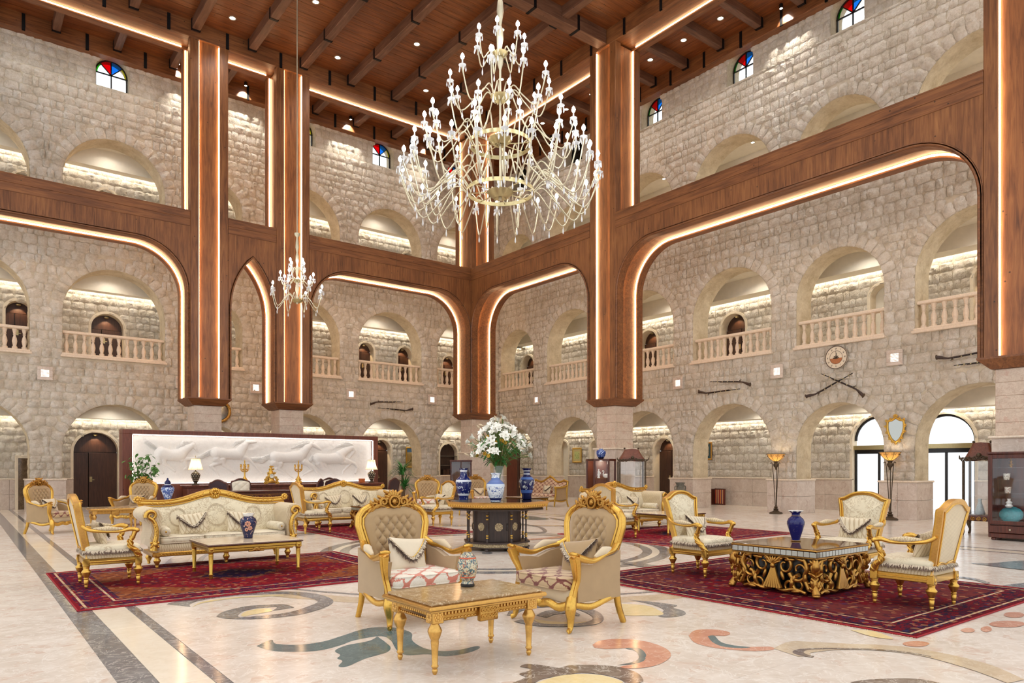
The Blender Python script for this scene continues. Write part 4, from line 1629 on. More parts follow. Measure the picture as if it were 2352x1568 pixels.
strip2('m_grey', [(11.17, 14.02), (10.93, 13.0), (10.37, 12.1), (9.94, 11.72), (9.57, 11.91)], [(10.98, 13.78), (10.81, 12.98), (10.3, 12.16), (10.04, 11.92), (9.71, 12.08)])
blob('m_teal', [(12.46, 15.85), (13.12, 16.17), (12.98, 15.45), (12.79, 14.82), (12.36, 14.71), (12.17, 15.01)], n=5)
strip2('m_grey', [(13.19, 15.29), (12.77, 14.11), (11.98, 13.07), (11.36, 12.66)], [(12.88, 14.9), (12.56, 13.99), (11.89, 13.14), (11.5, 12.9)])
strip2('m_red', [(8.83, 10.89), (9.44, 10.89), (10.22, 11.05)], [(8.68, 10.7), (9.19, 10.61), (9.87, 10.67)])
strip2('m_grey', [(11.76, 4.16), (11.92, 3.98), (12.5, 3.83), (12.66, 3.76)], [(11.69, 4.11), (11.59, 3.81), (11.52, 3.53), (11.52, 3.42)])
blob('m_yellow', [(11.68, 3.86), (12.17, 3.84), (12.42, 3.69), (11.77, 3.5), (11.55, 3.62)], n=4)
strip2('m_grey', [(10.16, 3.78), (10.13, 3.52), (9.88, 3.28)], [(10.04, 3.72), (9.99, 3.49), (9.77, 3.29)])
strip2('m_grey', [(9.76, 3.13), (10.04, 3.08), (10.2, 3.03)], [(9.55, 3.06), (9.4, 2.88), (9.28, 2.76)])
strip2('m_grey', [(7.98, 7.6), (7.75, 7.03), (7.79, 6.76)], [(7.83, 7.45), (7.61, 6.9), (7.7, 6.69)])
ringp('m_grey', 7.4, 9.98, 2.5, 2.98)
ringp('m_cream', 7.4, 9.98, 2.66, 2.78, z=.0016)
ringp('m_grey', 7.4, 9.98, 4.7, 4.78)
ringp('m_tan', 7.4, 9.98, 4.9, 5.2)


# ================================================================== furniture builders
def superell(mb, a, b, c, e1=.35, e2=.25, nu=28, nv=12, mat=None):
    def sg(v, e):
        return math.copysign(abs(v) ** e, v)

    def fn(u, v):
        t, p = 2 * PI * u, PI * (v - .5)
        return (a * sg(math.cos(p), e1) * sg(math.cos(t), e2), b * sg(math.cos(p), e1) * sg(math.sin(t), e2), c * sg(math.sin(p), e1))
    return mb.grid(fn, nu, nv, mat, wrapu=True)


def dome(mb, outline, y0, h, rings=5, power=2.2, yfun=None, axis=-1):
    """pillowed panel over a star-shaped outline in (x,z); bulges towards -y"""
    n = len(outline)
    cx = sum(p[0] for p in outline) / n
    cz = sum(p[1] for p in outline) / n
    vs = []
    for r in range(rings + 1):
        k = r / rings
        for (x, z) in outline:
            X, Z = cx + (x - cx) * k, cz + (z - cz) * k
            Y = (yfun(Z) if yfun else 0) + y0 + axis * h * (1 - k ** power)
            vs.append((X, Y, Z))
    fs = []
    for r in range(rings):
        for i in range(n):
            j = (i + 1) % n
            fs.append((r * n + i, r * n + j, (r + 1) * n + j, (r + 1) * n + i))
    return mb.add(vs, fs)


def inset(outline, o):
    n = len(outline)
    out = []
    ar = sum(outline[i][0] * outline[(i + 1) % n][1] - outline[(i + 1) % n][0] * outline[i][1] for i in range(n))
    s = 1 if ar > 0 else -1
    for i in range(n):
        p0, p1 = outline[i - 1], outline[(i + 1) % n]
        tx, tz = p1[0] - p0[0], p1[1] - p0[1]
        L_ = math.hypot(tx, tz) + 1e-9
        out.append((outline[i][0] - s * tz / L_ * o, outline[i][1] + s * tx / L_ * o))
    return out


def frame_ring(mb, outer, inner, yf, yb, yfun=None):
    n = len(outer)
    f = yfun or (lambda z: 0)
    vs = []
    for ring, y in ((outer, yf), (inner, yf), (outer, yb), (inner, yb)):
        vs += [(x, f(z) + y, z) for x, z in ring]
    fs = []
    for i in range(n):
        j = (i + 1) % n
        fs += [(i, j, n + j, n + i), (2 * n + i, 3 * n + i, 3 * n + j, 2 * n + j), (i, 2 * n + i, 2 * n + j, j), (n + i, n + j, 3 * n + j, 3 * n + i)]
    return mb.add(vs, fs)


def fringe(mb, path, n, length, drop=(0, 0, -1), spread=.3, seed=1, w_=.0035, out=None):
    r = random.Random(seed)
    P = [Vector(p) for p in path]
    L_ = [0]
    for a, b in zip(P, P[1:]):
        L_.append(L_[-1] + (b - a).length)
    D = Vector(drop)
    for k in range(n):
        s = L_[-1] * (k + r.random()) / n
        i = max(j for j in range(len(P) - 1) if L_[j] <= s + 1e-9)
        q = (s - L_[i]) / max(1e-9, L_[i + 1] - L_[i])
        p = P[i].lerp(P[i + 1], min(1, q))
        t = (P[i + 1] - P[i]).normalized()
        o = out(p) if out else Vector((0, 0, 0))
        d = (D + t * r.uniform(-spread, spread) + o * r.uniform(.1, .7)).normalized() * length * r.uniform(.7, 1.15)
        p = p + o * .004
        mid = p + d * .5 + o * .008
        e = p + d
        mb.add([p - t * w_, p + t * w_, mid + t * w_ * 1.6, mid - t * w_ * 1.6, e], [(0, 1, 2, 3), (3, 2, 4)])
        sd = o.cross(t) if o.length > 0 else D.cross(t)
    return mb


def spiral(cx, cz, r0, r1, a0, a1, n=18):
    return [(cx + (r0 + (r1 - r0) * k / n) * math.cos(a0 + (a1 - a0) * k / n), cz + (r0 + (r1 - r0) * k / n) * math.sin(a0 + (a1 - a0) * k / n)) for k in range(n + 1)]


def shell(mb, c, r, n=9, a0=0, a1=PI, dep=.03, y=0):
    """carved fan shell facing -y"""
    for k in range(n):
        a = a0 + (a1 - a0) * (k + .5) / n
        m = Mx((c[0] + .55 * r * math.cos(a), y, c[1] + .55 * r * math.sin(a)), 0, -a, 0)
        mb.ball((0, 0, 0), 1, 6, 5, (r * .5, dep, r * .5 * math.sin((a1 - a0) / n) + .004), m)
    mb.ball((c[0], y - dep * .5, c[1]), r * .28, 8, 6)


def leaf_row(mb, pts, size, y, up=1):
    for i in range(len(pts) - 1):
        (x0, z0), (x1, z1) = pts[i], pts[i + 1]
        a = math.atan2(z1 - z0, x1 - x0)
        for s in (-1, 1):
            m = Mx(((x0 + x1) / 2, y, (z0 + z1) / 2 + s * size * .35), 0, -(a + s * .6), 0)
            mb.ball((0, 0, 0), 1, 6, 4, (size, size * .45, size * .32), m)


def bergere(label, loc, rotz, seatmat):
    root = thing('tufted_armchair', label, 'armchair', loc, rotz, 'tufted gilt armchairs')
    yf = lambda z: .25 + .17 * (z - .45)
    HZ = [.44, .62, .75, .86, .94, 1.0, 1.045, 1.07, 1.08]
    HWD = [.29, .30, .335, .362, .352, .30, .2, .1, 0]
    side_ = [(float(np.interp(z, HZ, HWD)), z) for z in list(np.linspace(.46, .94, 14)) + [.97, .995, 1.02, 1.04, 1.058, 1.07, 1.077]]
    outline = side_ + [(0, 1.08)] + [(-x, z) for x, z in side_[::-1]]
    fr = MB()
    fr.tube([(x, yf(z), z) for x, z in outline], .042, 8, .8)
    inn = inset(outline, .038)[1:-1]
    fr.tube([(x, yf(z) - .026, z) for x, z in inn], .012, 5)
    ou = inset(outline, -.012)[1:-1]
    fr.tube([(x, yf(z) - .03, z) for x, z in ou], .012, 5)
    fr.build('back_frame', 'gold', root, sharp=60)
    cu = MB()

    def tuft(u, v):
        z = .46 + (1.045 - .46) * v
        h = float(np.interp(z, HZ, HWD)) - .03
        x = (2 * u - 1) * max(h, .02)
        edge = (1 - abs(2 * u - 1) ** 5) * (1 - (2 * v - 1) ** 8)
        p, q = x / .047, (z - .6) / .06
        s1, s2 = abs(math.sin(PI * (p + q) / 2)), abs(math.sin(PI * (p - q) / 2))
        zone = max(0, min(1, (.235 - abs(x)) / .06)) * max(0, min(1, (.955 - z) / .05))
        b = (s1 * s2) ** .35
        bul = .06 * edge * (1 - zone * .72 * (1 - b))
        return (x, yf(z) - .008 - bul, z)
    cu.grid(tuft, 72, 72)
    cu.build('tufted_back', 'velvet', root, sharp=None).data.shade_smooth()
    bt = MB()
    for i in range(-5, 6):
        for j in range(-1, 7):
            if (i + j) % 2:
                continue
            x, z = i * .047, .6 + j * .06
            if abs(x) < .2 and .5 < z < .93:
                u = .5 + x / (2 * (float(np.interp(z, HZ, HWD)) - .03))
                bt.ball((x, tuft(u, (z - .46) / .585)[1] - .004, z), .011, 7, 5, (1, .6, 1))
    bt.build('button', 'velvet', root)
    dome(MB(), outline, .035, .012, 3, 2, yf, 1).build('back_panel', 'velvet', root)
    cr = MB()
    yc = yf(1.09) - .04
    shell(cr, (0, 1.085), .105, 9, .08, PI - .08, .028, yc)
    cr.tube([(x, yc - .03, z) for x, z in spiral(0, 1.075, .052, .052, 0, 2 * PI, 16)], .013, 6)
    cr.ball((0, yc - .035, 1.075), .026, 8, 6, (1, .6, 1))
    for s in (-1, 1):
        cr.tube([(s * x, yc - .012, z) for x, z in spiral(.105, 1.075, .042, .012, -PI * .2, 2.2 * PI, 16)], lerp_list([.02, .011], 17), 6)
        cr.tube(bez([(s * .09, yc, 1.03), (s * .17, yc - .01, 1.045), (s * .23, yc - .005, 1.005), (s * .265, yc, .965)], 5), lerp_list([.02, .026, .012], 16), 6, .7)
        cr.tube([(s * x, yc - .008, z) for x, z in spiral(.2, 1.04, .03, .008, PI, -1.2 * PI, 12)], lerp_list([.016, .009], 13), 6)
        for (x, z, a) in ((.14, 1.115, .6), (.18, 1.085, .8), (.225, 1.06, 1.0), (.16, 1.03, 2.7), (.215, 1.0, 2.4), (.075, 1.165, .5), (.25, .995, 2.2), (.05, 1.02, 2.9)):
            cr.ball((0, 0, 0), 1, 6, 5, (.04, .018, .016), Mx((s * x, yc - .006, z), 0, -a if s > 0 else a + PI, 0))
    cr.build('crest', 'bronze', root, sharp=60)
    for s in (-1, 1):
        arm = bez([(s * .33, .29, .72), (s * .36, .2, .665), (s * .395, .07, .645), (s * .41, -.08, .6), (s * .42, -.19, .615), (s * .43, -.31, .65)], 6)
        a_ = MB()
        a_.tube(arm, lerp_list([.03, .034, .032, .03, .038, .045], len(arm)), 8, .8)
        st = bez([(s * .43, -.32, .65), (s * .415, -.29, .55), (s * .385, -.255, .45), (s * .37, -.27, .36), (s * .365, -.3, .25)], 6)
        a_.tube(st, lerp_list([.058, .046, .036, .038, .046], len(st)), 6, .8)
        a_.tube([(p[0] + s * .03, p[1] - .02, p[2]) for p in st], .009, 5)
        a_.tube([(s * .385, -.335, .672), (s * .43, -.345, .678), (s * .475, -.335, .672)], [.014, .018, .014], 6)
        a_.build('arm', 'gold', root, sharp=60)
        pad = MB()
        pad.tube(bez([(s * .365, .17, .685), (s * .4, .05, .672), (s * .412, -.07, .63)], 6), lerp_list([.012, .04, .012], 13), 8)
        pad.build('arm_pad', 'velvetlite', root, sharp=60)
        sp = MB()
        poly = [(-.25, .25), (-.25, .42), (-.29, .58), (-.2, .575), (-.08, .56), (.07, .61), (.2, .63), (.27, .66), (.26, .4), (.27, .25)]
        sp.prism(poly, min(s * .335, s * .392), max(s * .335, s * .392), 'x')
        sp.build('side_panel', 'velvet', root)
        leg = MB()
        lp = bez([(s * .362, -.295, .29), (s * .39, -.335, .21), (s * .375, -.32, .11), (s * .38, -.33, .04), (s * .395, -.36, .022)], 6)
        leg.tube(lp, lerp_list([.045, .052, .032, .024, .022], len(lp)), 8)
        leg.ball((s * .37, -.345, .235), .03, 7, 5, (1, .6, 1.4))
        leg.tube([(s * .39 + .0, -.35 + .015 * math.cos(k), .022 + .015 * math.sin(k)) for k in (0, 1.5, 3, 4.5)], .012, 5)
        leg.build('front_leg', 'gold', root, sharp=60)
        lg = MB()
        lg.tube(bez([(s * .34, .27, .3), (s * .345, .29, .16), (s * .35, .35, 0.004)], 6), lerp_list([.036, .03, .028], 13), 6)
        lg.build('rear_leg', 'gold', root, sharp=60)
    rail = MB()
    f = bez([(-.365, -.31, .24), (-.24, -.335, .2), (-.12, -.345, .225), (0, -.345, .205), (.12, -.345, .225), (.24, -.335, .2), (.365, -.31, .24)], 5)
    rail.tube(f, .034, 6, 1.1)
    for s in (-1, 1):
        rail.tube(bez([(s * .37, -.3, .24), (s * .385, -.1, .2), (s * .38, .08, .235), (s * .345, .28, .27)], 6), .026, 6, 1.1)
        rail.ball((s * .12, -.365, .235), .03, 6, 5, (1.8, .5, .7))
    rail.ball((0, -.37, .225), .04, 8, 6, (1.5, .5, .8))
    rail.tube([(-.345, .28, .27), (.345, .28, .27)], .03, 6)
    rail.build('seat_rail', 'gold', root, sharp=60)
    sb = MB()
    superell(sb, .37, .31, .075, .3, .2, mat=Mx((0, -.015, .3)))
    sb.build('seat_base', 'velvetlite', root, sharp=None).data.shade_smooth()
    cs = MB()
    superell(cs, .345, .31, .062, .42, .2, 36, 14, Mx((0, -.075, .405)))
    cs.build('seat_cushion', seatmat, root, sharp=None).data.shade_smooth()
    pp = MB()
    for z in (.362, .448):
        pp.tube([(.338 * math.copysign(abs(math.cos(t)) ** .2, math.cos(t)), -.075 + .303 * math.copysign(abs(math.sin(t)) ** .2, math.sin(t)), z) for t in np.linspace(.001, 2 * PI + .001, 41)[:-1]], .007, 5, 1, True)
    pp.build('cushion_piping', seatmat, root, sharp=60)
    return root


LEGPROF = [(.012, 0), (.016, .004), (.02, .03), (.017, .035), (.021, .045), (.026, .1), (.021, .105), (.028, .112), (.028, .12), (.022, .126), (.03, .14), (.05, .185), (.052, .195), (.04, .21), (.03, .225), (.034, .24), (.034, .255)]


def turned_leg(h, k=1.0, prof=LEGPROF):
    s = h / prof[-1][1]
    return MB().lathe([(r * k, z * s) for r, z in prof], 12).mesh('leg', 60)


BLEG = turned_leg(.25)
BLEG.materials.append(M['gold'])


def fauteuil(label, loc, rotz):
    root = thing('cream_armchair', label, 'armchair', loc, rotz, 'cream brocade gilt armchairs')
    yf = lambda z: .255 + .19 * (z - .4)
    HZ = [.36, .46, .6, .75, .88, .95, .985, 1.0]
    HWD = [.235, .245, .265, .285, .305, .325, .325, .30]
    side_ = [(float(np.interp(z, HZ, HWD)), z) for z in np.linspace(.4, .985, 14)]
    top = [(.29, .995), (.25, 1.005), (.2, 1.035), (.15, 1.06), (.08, 1.078), (0, 1.084)]
    low = [(.21, .385), (.14, .41), (.07, .4)]
    right = [(x, z) for x, z in low[::-1]] + side_ + top[:-1]
    outline = [(0, .385)] + right + [(0, 1.084)] + [(-x, z) for x, z in right[::-1]]
    inner = inset(outline, .048)
    fr = MB()
    frame_ring(fr, outline, inner, -.022, .03, yf)
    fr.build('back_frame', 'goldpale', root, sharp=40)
    bd = MB()
    bd.tube([(x, yf(z) - .028, z) for x, z in inset(outline, .014)], .016, 6, 1, True)
    bd.tube([(x, yf(z) - .026, z) for x, z in inset(outline, .042)], .008, 5, 1, True)
    bd.tube([(x, yf(z) + .03, z) for x, z in inset(outline, .046)], .01, 5, 1, True)
    bd.build('beading', 'gold', root, sharp=60)
    dome(MB(), inner, -.02, .05, 6, 3, yf).build('back_upholstery', 'brocade', root, sharp=60)
    dome(MB(), inner, .02, .008, 2, 2, yf, 1).build('rear_panel', 'weave', root, sharp=60)
    md = MB()
    for rr in (.125, .14):
        md.tube([(rr * math.cos(t), yf(.72 + rr * 1.35 * math.sin(t)) - .069 + .012 * abs(math.sin(t)) ** 2 + rr * rr * .5, .72 + rr * 1.35 * math.sin(t)) for t in np.linspace(0, 2 * PI, 33)[:-1]], .0035, 4, 1, True)
    md.build('medallion', 'fringeW', root, sharp=60)
    for s in (-1, 1):
        st = MB()
        st.tube([(s * .235, yf(.42) + .004, .45), (s * .245, yf(.36) - .0, .36), (s * .26, .262, .3), (s * .265, .265, .25)], [.03, .032, .034, .034], 4)
        st.build('back_post', 'goldpale', root, sharp=30)
        arm = bez([(s * .285, yf(.72), .72), (s * .305, .24, .67), (s * .335, .1, .65), (s * .345, -.06, .645), (s * .35, -.17, .665), (s * .35, -.235, .655)], 6)
        a_ = MB()
        a_.tube(arm, lerp_list([.02, .024, .022, .022, .026, .032], len(arm)), 8, .85)
        a_.ball((s * .35, -.24, .65), .036, 8, 6, (.9, 1, .8))
        a_.ball((s * .35, -.19, .678), .026, 8, 6, (.9, 2, .6))
        a_.build('arm', 'gold', root, sharp=60)
        su = bez([(s * .35, -.225, .64), (s * .345, -.2, .57), (s * .335, -.175, .52), (s * .33, -.19, .45), (s * .315, -.245, .4), (s * .295, -.275, .34)], 6)
        b_ = MB()
        b_.tube(su, lerp_list([.028, .024, .022, .03, .036, .038], len(su)), 8)
        for ph in (0, 2.1, 4.2):
            hel = []
            for i, p in enumerate(su[8:]):
                r_ = .028 + .01 * i / len(su)
                a = ph + i * .42
                hel.append((p.x + r_ * math.cos(a), p.y + r_ * math.sin(a), p.z))
            b_.tube(hel, .009, 5)
        b_.tube([(s * .343, -.2, .582), (s * .34, -.195, .56)], .032, 8)
        b_.build('arm_support', 'gold', root, sharp=60)
        pd = MB()
        pd.tube(bez([(s * .315, .2, .685), (s * .34, .06, .68), (s * .347, -.1, .672)], 6), lerp_list([.01, .034, .01], 13), 8)
        pd.build('arm_pad', 'weave', root, sharp=60)
        for y in (-.27, .265):
            link_mesh('leg', BLEG, root, (s * (.285 if y < 0 else .262), y, 0))
            bk = MB()
            xx = s * (.285 if y < 0 else .262)
            bk.cbox(xx - .036, xx + .036, y - .036, y + .036, .25, .34, .006)
            bk.ball((xx, y - .036 if y < 0 else y + .036, .295), .02, 6, 5, (1, .4, 1))
            bk.build('corner_block', 'gold', root)
    rl = MB()
    rl.cbox(-.285, .285, -.295, -.245, .262, .335, .008)
    rl.cbox(-.26, .26, .24, .285, .262, .335, .008)
    for s in (-1, 1):
        rl.cbox(min(s * .25, s * .295), max(s * .25, s * .295), -.27, .265, .262, .335, .008)
    rl.tube([(-.25, -.298, .3), (.25, -.298, .3)], .01, 5)
    for s in (-1, 1):
        rl.tube([(s * .298, -.24, .3), (s * .298, .24, .3)], .01, 5)
    rl.build('seat_rail', 'gold', root, sharp=30)
    sb = MB()
    superell(sb, .29, .28, .045, .3, .18, mat=Mx((0, -.005, .355)))
    sb.build('seat_base', 'weave', root, sharp=None).data.shade_smooth()
    cs = MB()
    superell(cs, .3, .295, .06, .5, .2, 32, 12, Mx((0, -.01, .435)))
    cs.build('seat_cushion', 'brocade', root, sharp=None).data.shade_smooth()
    fg = MB()
    per = [(.302 * math.copysign(abs(math.cos(t)) ** .22, math.cos(t)), -.01 + .297 * math.copysign(abs(math.sin(t)) ** .22, math.sin(t)), .43) for t in np.linspace(.001, 2 * PI + .001, 61)]
    fringe(fg, per, 620, .06, seed=4, spread=.5, w_=.004, out=lambda p: Vector((p.x, p.y + .01, 0)).normalized())
    fg.build('cushion_fringe', 'fringe', root, sharp=None)
    fg = MB()
    fringe(fg, per, 330, .05, seed=14, spread=.8, w_=.004, out=lambda p: Vector((p.x, p.y + .01, 0)).normalized() * 1.3)
    fg.build('pale_fringe', 'fringeL', root, sharp=None)
    return root


def pillow_mesh(mb, a, b, T, n=18):
    for sgn in (-1, 1):
        def fn(u, v):
            x, z = 2 * u - 1, 2 * v - 1
            h = T * (max(0, (1 - x * x) * (1 - z * z))) ** .42
            kx = 1 - .07 * (1 - z * z)
            kz = 1 - .07 * (1 - x * x)
            return (x * a * kx, sgn * h, z * b * kz)
        mb.grid(fn, n, n)


def pillow(label, loc, rotz, tilt, a=.2, b=.16, mat='weavel', group='fringed throw pillows', flap=True, roll=0):
    root = thing('throw_pillow', label, 'pillow', loc, 0, group)
    root.rotation_euler = (tilt, roll, rotz)
    root.rotation_mode = 'ZYX' if False else 'XYZ'
    m = MB()
    pillow_mesh(m, a, b, .06)
    m.build('pillow_body', mat, root, sharp=None).data.shade_smooth()
    if flap:
        fl = MB()
        pts = [(-a * .98, -.012, b * .95), (-a * .6, -.052, b * .35), (-a * .25, -.066, -b * .12), (0, -.07, -b * .28), (a * .25, -.066, -b * .12), (a * .6, -.052, b * .35), (a * .98, -.012, b * .95)]
        path = bez(pts, 4)
        fl.tube(path, .006, 5)
        fl.build('cord', 'goldmid' if mat != 'weavel' else 'ivory', root, sharp=60)
        fg = MB()
        fringe(fg, path, 260, .066, (0, -.25, -1), .6, 5, .004)
        fringe(fg, [(p.x, p.y - .004, p.z) for p in path], 170, .05, (0, -.5, -.9), .7, 8, .004)
        fg.build('fringe', 'fringe', root, sharp=None)
        fg = MB()
        fringe(fg, [(p.x, p.y - .008, p.z) for p in path], 150, .046, (0, -.6, -.8), .9, 18, .004)
        fg.build('pale_fringe', 'fringeL', root, sharp=None)
    return root


def sofa(label, loc, rotz):
    root = thing('camelback_sofa', label, 'sofa', loc, rotz, 'cream camelback gilt sofas')
    top = lambda x: .86 + .16 * math.exp(-(x / .44) ** 2) + .03 * (abs(x) / 1.0) ** 3
    yf = lambda z: .2 + .22 * (z - .4)
    bk = MB()

    def face(u, v):
        x = (2 * u - 1) * .99
        z = .36 + (top(x) - .04 - .36) * v
        bul = .05 * (1 - (2 * v - 1) ** 4) * (1 - (2 * u - 1) ** 10)
        return (x, yf(z) - bul, z)
    bk.grid(face, 48, 14)
    bk.build('back_upholstery', 'brocade', root, sharp=None).data.shade_smooth()
    rp = MB()
    rp.grid(lambda u, v: ((2 * u - 1) * .99, yf(.36 + (top((2 * u - 1) * .99) - .4) * v) + .075, .36 + (top((2 * u - 1) * .99) - .4) * v), 32, 3)
    rp.build('rear_panel', 'weave', root, sharp=None)
    md = MB()
    for cx_, k in ((0, 1), (-.55, .8), (.55, .8)):
        for rr in (.13 * k, .145 * k):
            md.tube([(cx_ + rr * math.cos(t), yf(.68 * (.9 + .1 * k) + rr * 1.15 * math.sin(t)) - .052, .68 * (.9 + .1 * k) + rr * 1.15 * math.sin(t)) for t in np.linspace(0, 2 * PI, 31)[:-1]], .004, 4, 1, True)
    md.build('medallion', 'fringeW', root, sharp=60)
    tr = MB()
    xs = np.linspace(-1.06, 1.06, 45)
    tr.tube([(x, yf(top(x)) + .02, top(x) - .01) for x in xs], [.045 + .018 * math.exp(-(x / .4) ** 2) for x in xs], 8, .95)
    tr.tube([(x, yf(top(x)) - .035, top(x) - .055) for x in xs], .011, 5)
    tr.tube([(x, yf(top(x)) - .02, top(x) + .028) for x in xs], .01, 5)
    tr.build('top_rail', 'gold', root, sharp=60)
    cv = MB()
    yc = yf(1.0) - .035
    shell(cv, (0, .99), .085, 11, 1.1 * PI, 1.9 * PI, .022, yc)
    shell(cv, (0, 1.0), .085, 9, .05, PI - .05, .026, yc)
    for k in range(10):
        t = 2 * PI * k / 10
        cv.ball((.055 * math.cos(t), yc - .02, 1.0 + .05 * math.sin(t)), .018, 6, 5)
    cv.build('crest_shell', 'gold', root, sharp=60)
    for s in (-1, 1):
        for xs_, q, zz in (((.16, .22, .28, .34, .4), .034, .95), ((.6, .68, .76, .84, .92), .028, .88)):
            cv = MB()
            leaf_row(cv, [(s * x, top(x) - .012) for x in xs_], q, yf(zz) - .03)
            cv.build('leaf_carving', 'gold', root, sharp=60)
        cv = MB()
        for k in range(8):
            t = 2 * PI * k / 8
            cv.ball((s * 1.07 + .036 * math.cos(t), yf(.9) - .03, top(1.07) + .03 + .036 * math.sin(t)), .02, 6, 5, (1, .8, 1))
        cv.ball((s * 1.07, yf(.9) - .045, top(1.07) + .03), .024, 7, 5)
        cv.build('rosette', 'gold', root, sharp=60)
    for s in (-1, 1):
        ar = MB()
        prof = [(.9, .3), (.9, .5), (.885, .62), (.875, .7)] + [(1.0 + .125 * math.cos(t), .735 + .105 * math.sin(t)) for t in np.linspace(PI * .97, -.35 * PI, 14)] + [(1.01, .6), (1.0, .5), (1.03, .4), (1.02, .3)]
        n = len(prof)
        ys = [-.33, -.325, -.3, 0, .3]
        sc_ = [.9, .97, 1, 1, 1]
        vs = []
        for y, k in zip(ys, sc_):
            for (x, z) in prof:
                vs.append((s * (.97 + (x - .97) * k), y, .55 + (z - .55) * k))
        fs = [(r * n + i, r * n + (i + 1) % n, (r + 1) * n + (i + 1) % n, (r + 1) * n + i) for r in range(len(ys) - 1) for i in range(n)]
        fs += [tuple(range(n)), tuple(range((len(ys) - 1) * n, len(ys) * n))]
        ar.add(vs, fs)
        ar.build('arm', 'weave', root, sharp=50)
        ap = [(s * x, -.345, z) for x, z in [(.985, .25), (.965, .36), (.945, .46), (.95, .57), (.985, .66), (1.04, .705)]]
        sp_ = [(s * x, -.35, z) for x, z in spiral(1.01, .73, .075, .018, -.3, 2.6 * PI, 22)]
        af = MB()
        bp = bez(ap, 5)
        af.tube(bp, lerp_list([.06, .045, .038, .036, .034, .03], len(bp)), 8, .8)
        af.tube(sp_, lerp_list([.03, .012], len(sp_)), 7, .9)
        af.ball((s * .97, -.37, .33), .045, 8, 6, (1, .6, 1.1))
        leaf_row(af, [(s * .955, .44), (s * .95, .5), (s * .958, .56), (s * .975, .62)], .024, -.378)
        for k in range(6):
            t = PI * (k + .5) / 6
            af.ball((s * .97 + .05 * math.cos(2 * t), -.37, .33 + .055 * math.sin(2 * t)), .018, 6, 5)
        af.build('arm_facing', 'gold', root, sharp=60)
        for y in (-.26, .28):
            l_ = link_mesh('leg', SLEG, root, (s * .92, y, 0))
    link_mesh('leg', SLEG, root, (0, -.28, 0))
    bs = MB()
    superell(bs, .95, .31, .07, .25, .15, 36, 10, Mx((0, -.01, .265)))
    bs.build('seat_base', 'weave', root, sharp=None).data.shade_smooth()
    rl = MB()
    rl.cbox(-.95, .95, -.33, -.29, .155, .215, .008)
    rl.cbox(-.95, .95, .28, .32, .155, .215, .008)
    for s in (-1, 1):
        rl.cbox(min(s * .93, s * .99), max(s * .93, s * .99), -.32, .31, .155, .215, .008)
    for z in (.17, .2):
        rl.tube([(-.9, -.335, z), (.9, -.335, z)], .008, 5)
    for k in range(44):
        rl.ball((-.9 + 1.8 * (k + .5) / 44, -.335, .185), .012, 6, 4)
    rl.build('seat_rail', 'gold', root, sharp=40)
    for k in (-1, 0, 1):
        c = MB()
        superell(c, .292, .27, .055, .4, .2, 30, 12, Mx((k * .59, -.06, .375)))
        c.build('seat_cushion', 'brocade', root, sharp=None).data.shade_smooth()
        c = MB()
        for z in (.338, .415):
            c.tube([(k * .59 + .288 * math.copysign(abs(math.cos(t)) ** .2, math.cos(t)), -.06 + .265 * math.copysign(abs(math.sin(t)) ** .2, math.sin(t)), z) for t in np.linspace(.001, 2 * PI + .001, 37)[:-1]], .006, 5, 1, True)
        c.build('piping', 'ivory', root, sharp=60)
    return root


SLEG = turned_leg(.155, 1.05, [(.012, 0), (.018, .004), (.022, .03), (.018, .034), (.028, .06), (.046, .1), (.046, .11), (.03, .135), (.034, .155), (.034, .165)])
SLEG.materials.append(M['gold'])


def bolster(label, loc, rotz):
    root = thing('bolster', label, 'pillow', loc, rotz, 'bolsters on the cream sofas')
    m = MB()
    R = Mx((0, 0, 0), PI / 2)
    m.lathe([(.001, -.2), (.03, -.2), (.055, -.19), (.066, -.17), (.068, 0), (.066, .17), (.055, .19), (.03, .2), (.001, .2)], 18, R, cap=False)
    m.build('bolster_body', 'brocade', root, sharp=60)
    g = MB()
    for k in range(14):
        t = 2 * PI * k / 14
        g.tube([(.012 * math.cos(t), -.203, .012 * math.sin(t)), (.045 * math.cos(t), -.2, .045 * math.sin(t))], .005, 4)
    g.build('pleats', 'ivory', root, sharp=60)
    g = MB()
    g.ball((0, -.205, 0), .015, 8, 6, (1, .6, 1))
    g.build('button', 'goldmid', root)
    return root


TLEG = turned_leg(.38, .88, [(.012, 0), (.022, .02), (.022, .035), (.016, .04), (.026, .05), (.03, .06), (.022, .07), (.026, .16), (.032, .22), (.03, .235), (.04, .25), (.055, .29), (.056, .3), (.046, .32), (.03, .345), (.034, .36), (.034, .38)])
TLEG.materials.append(M['goldpale'])


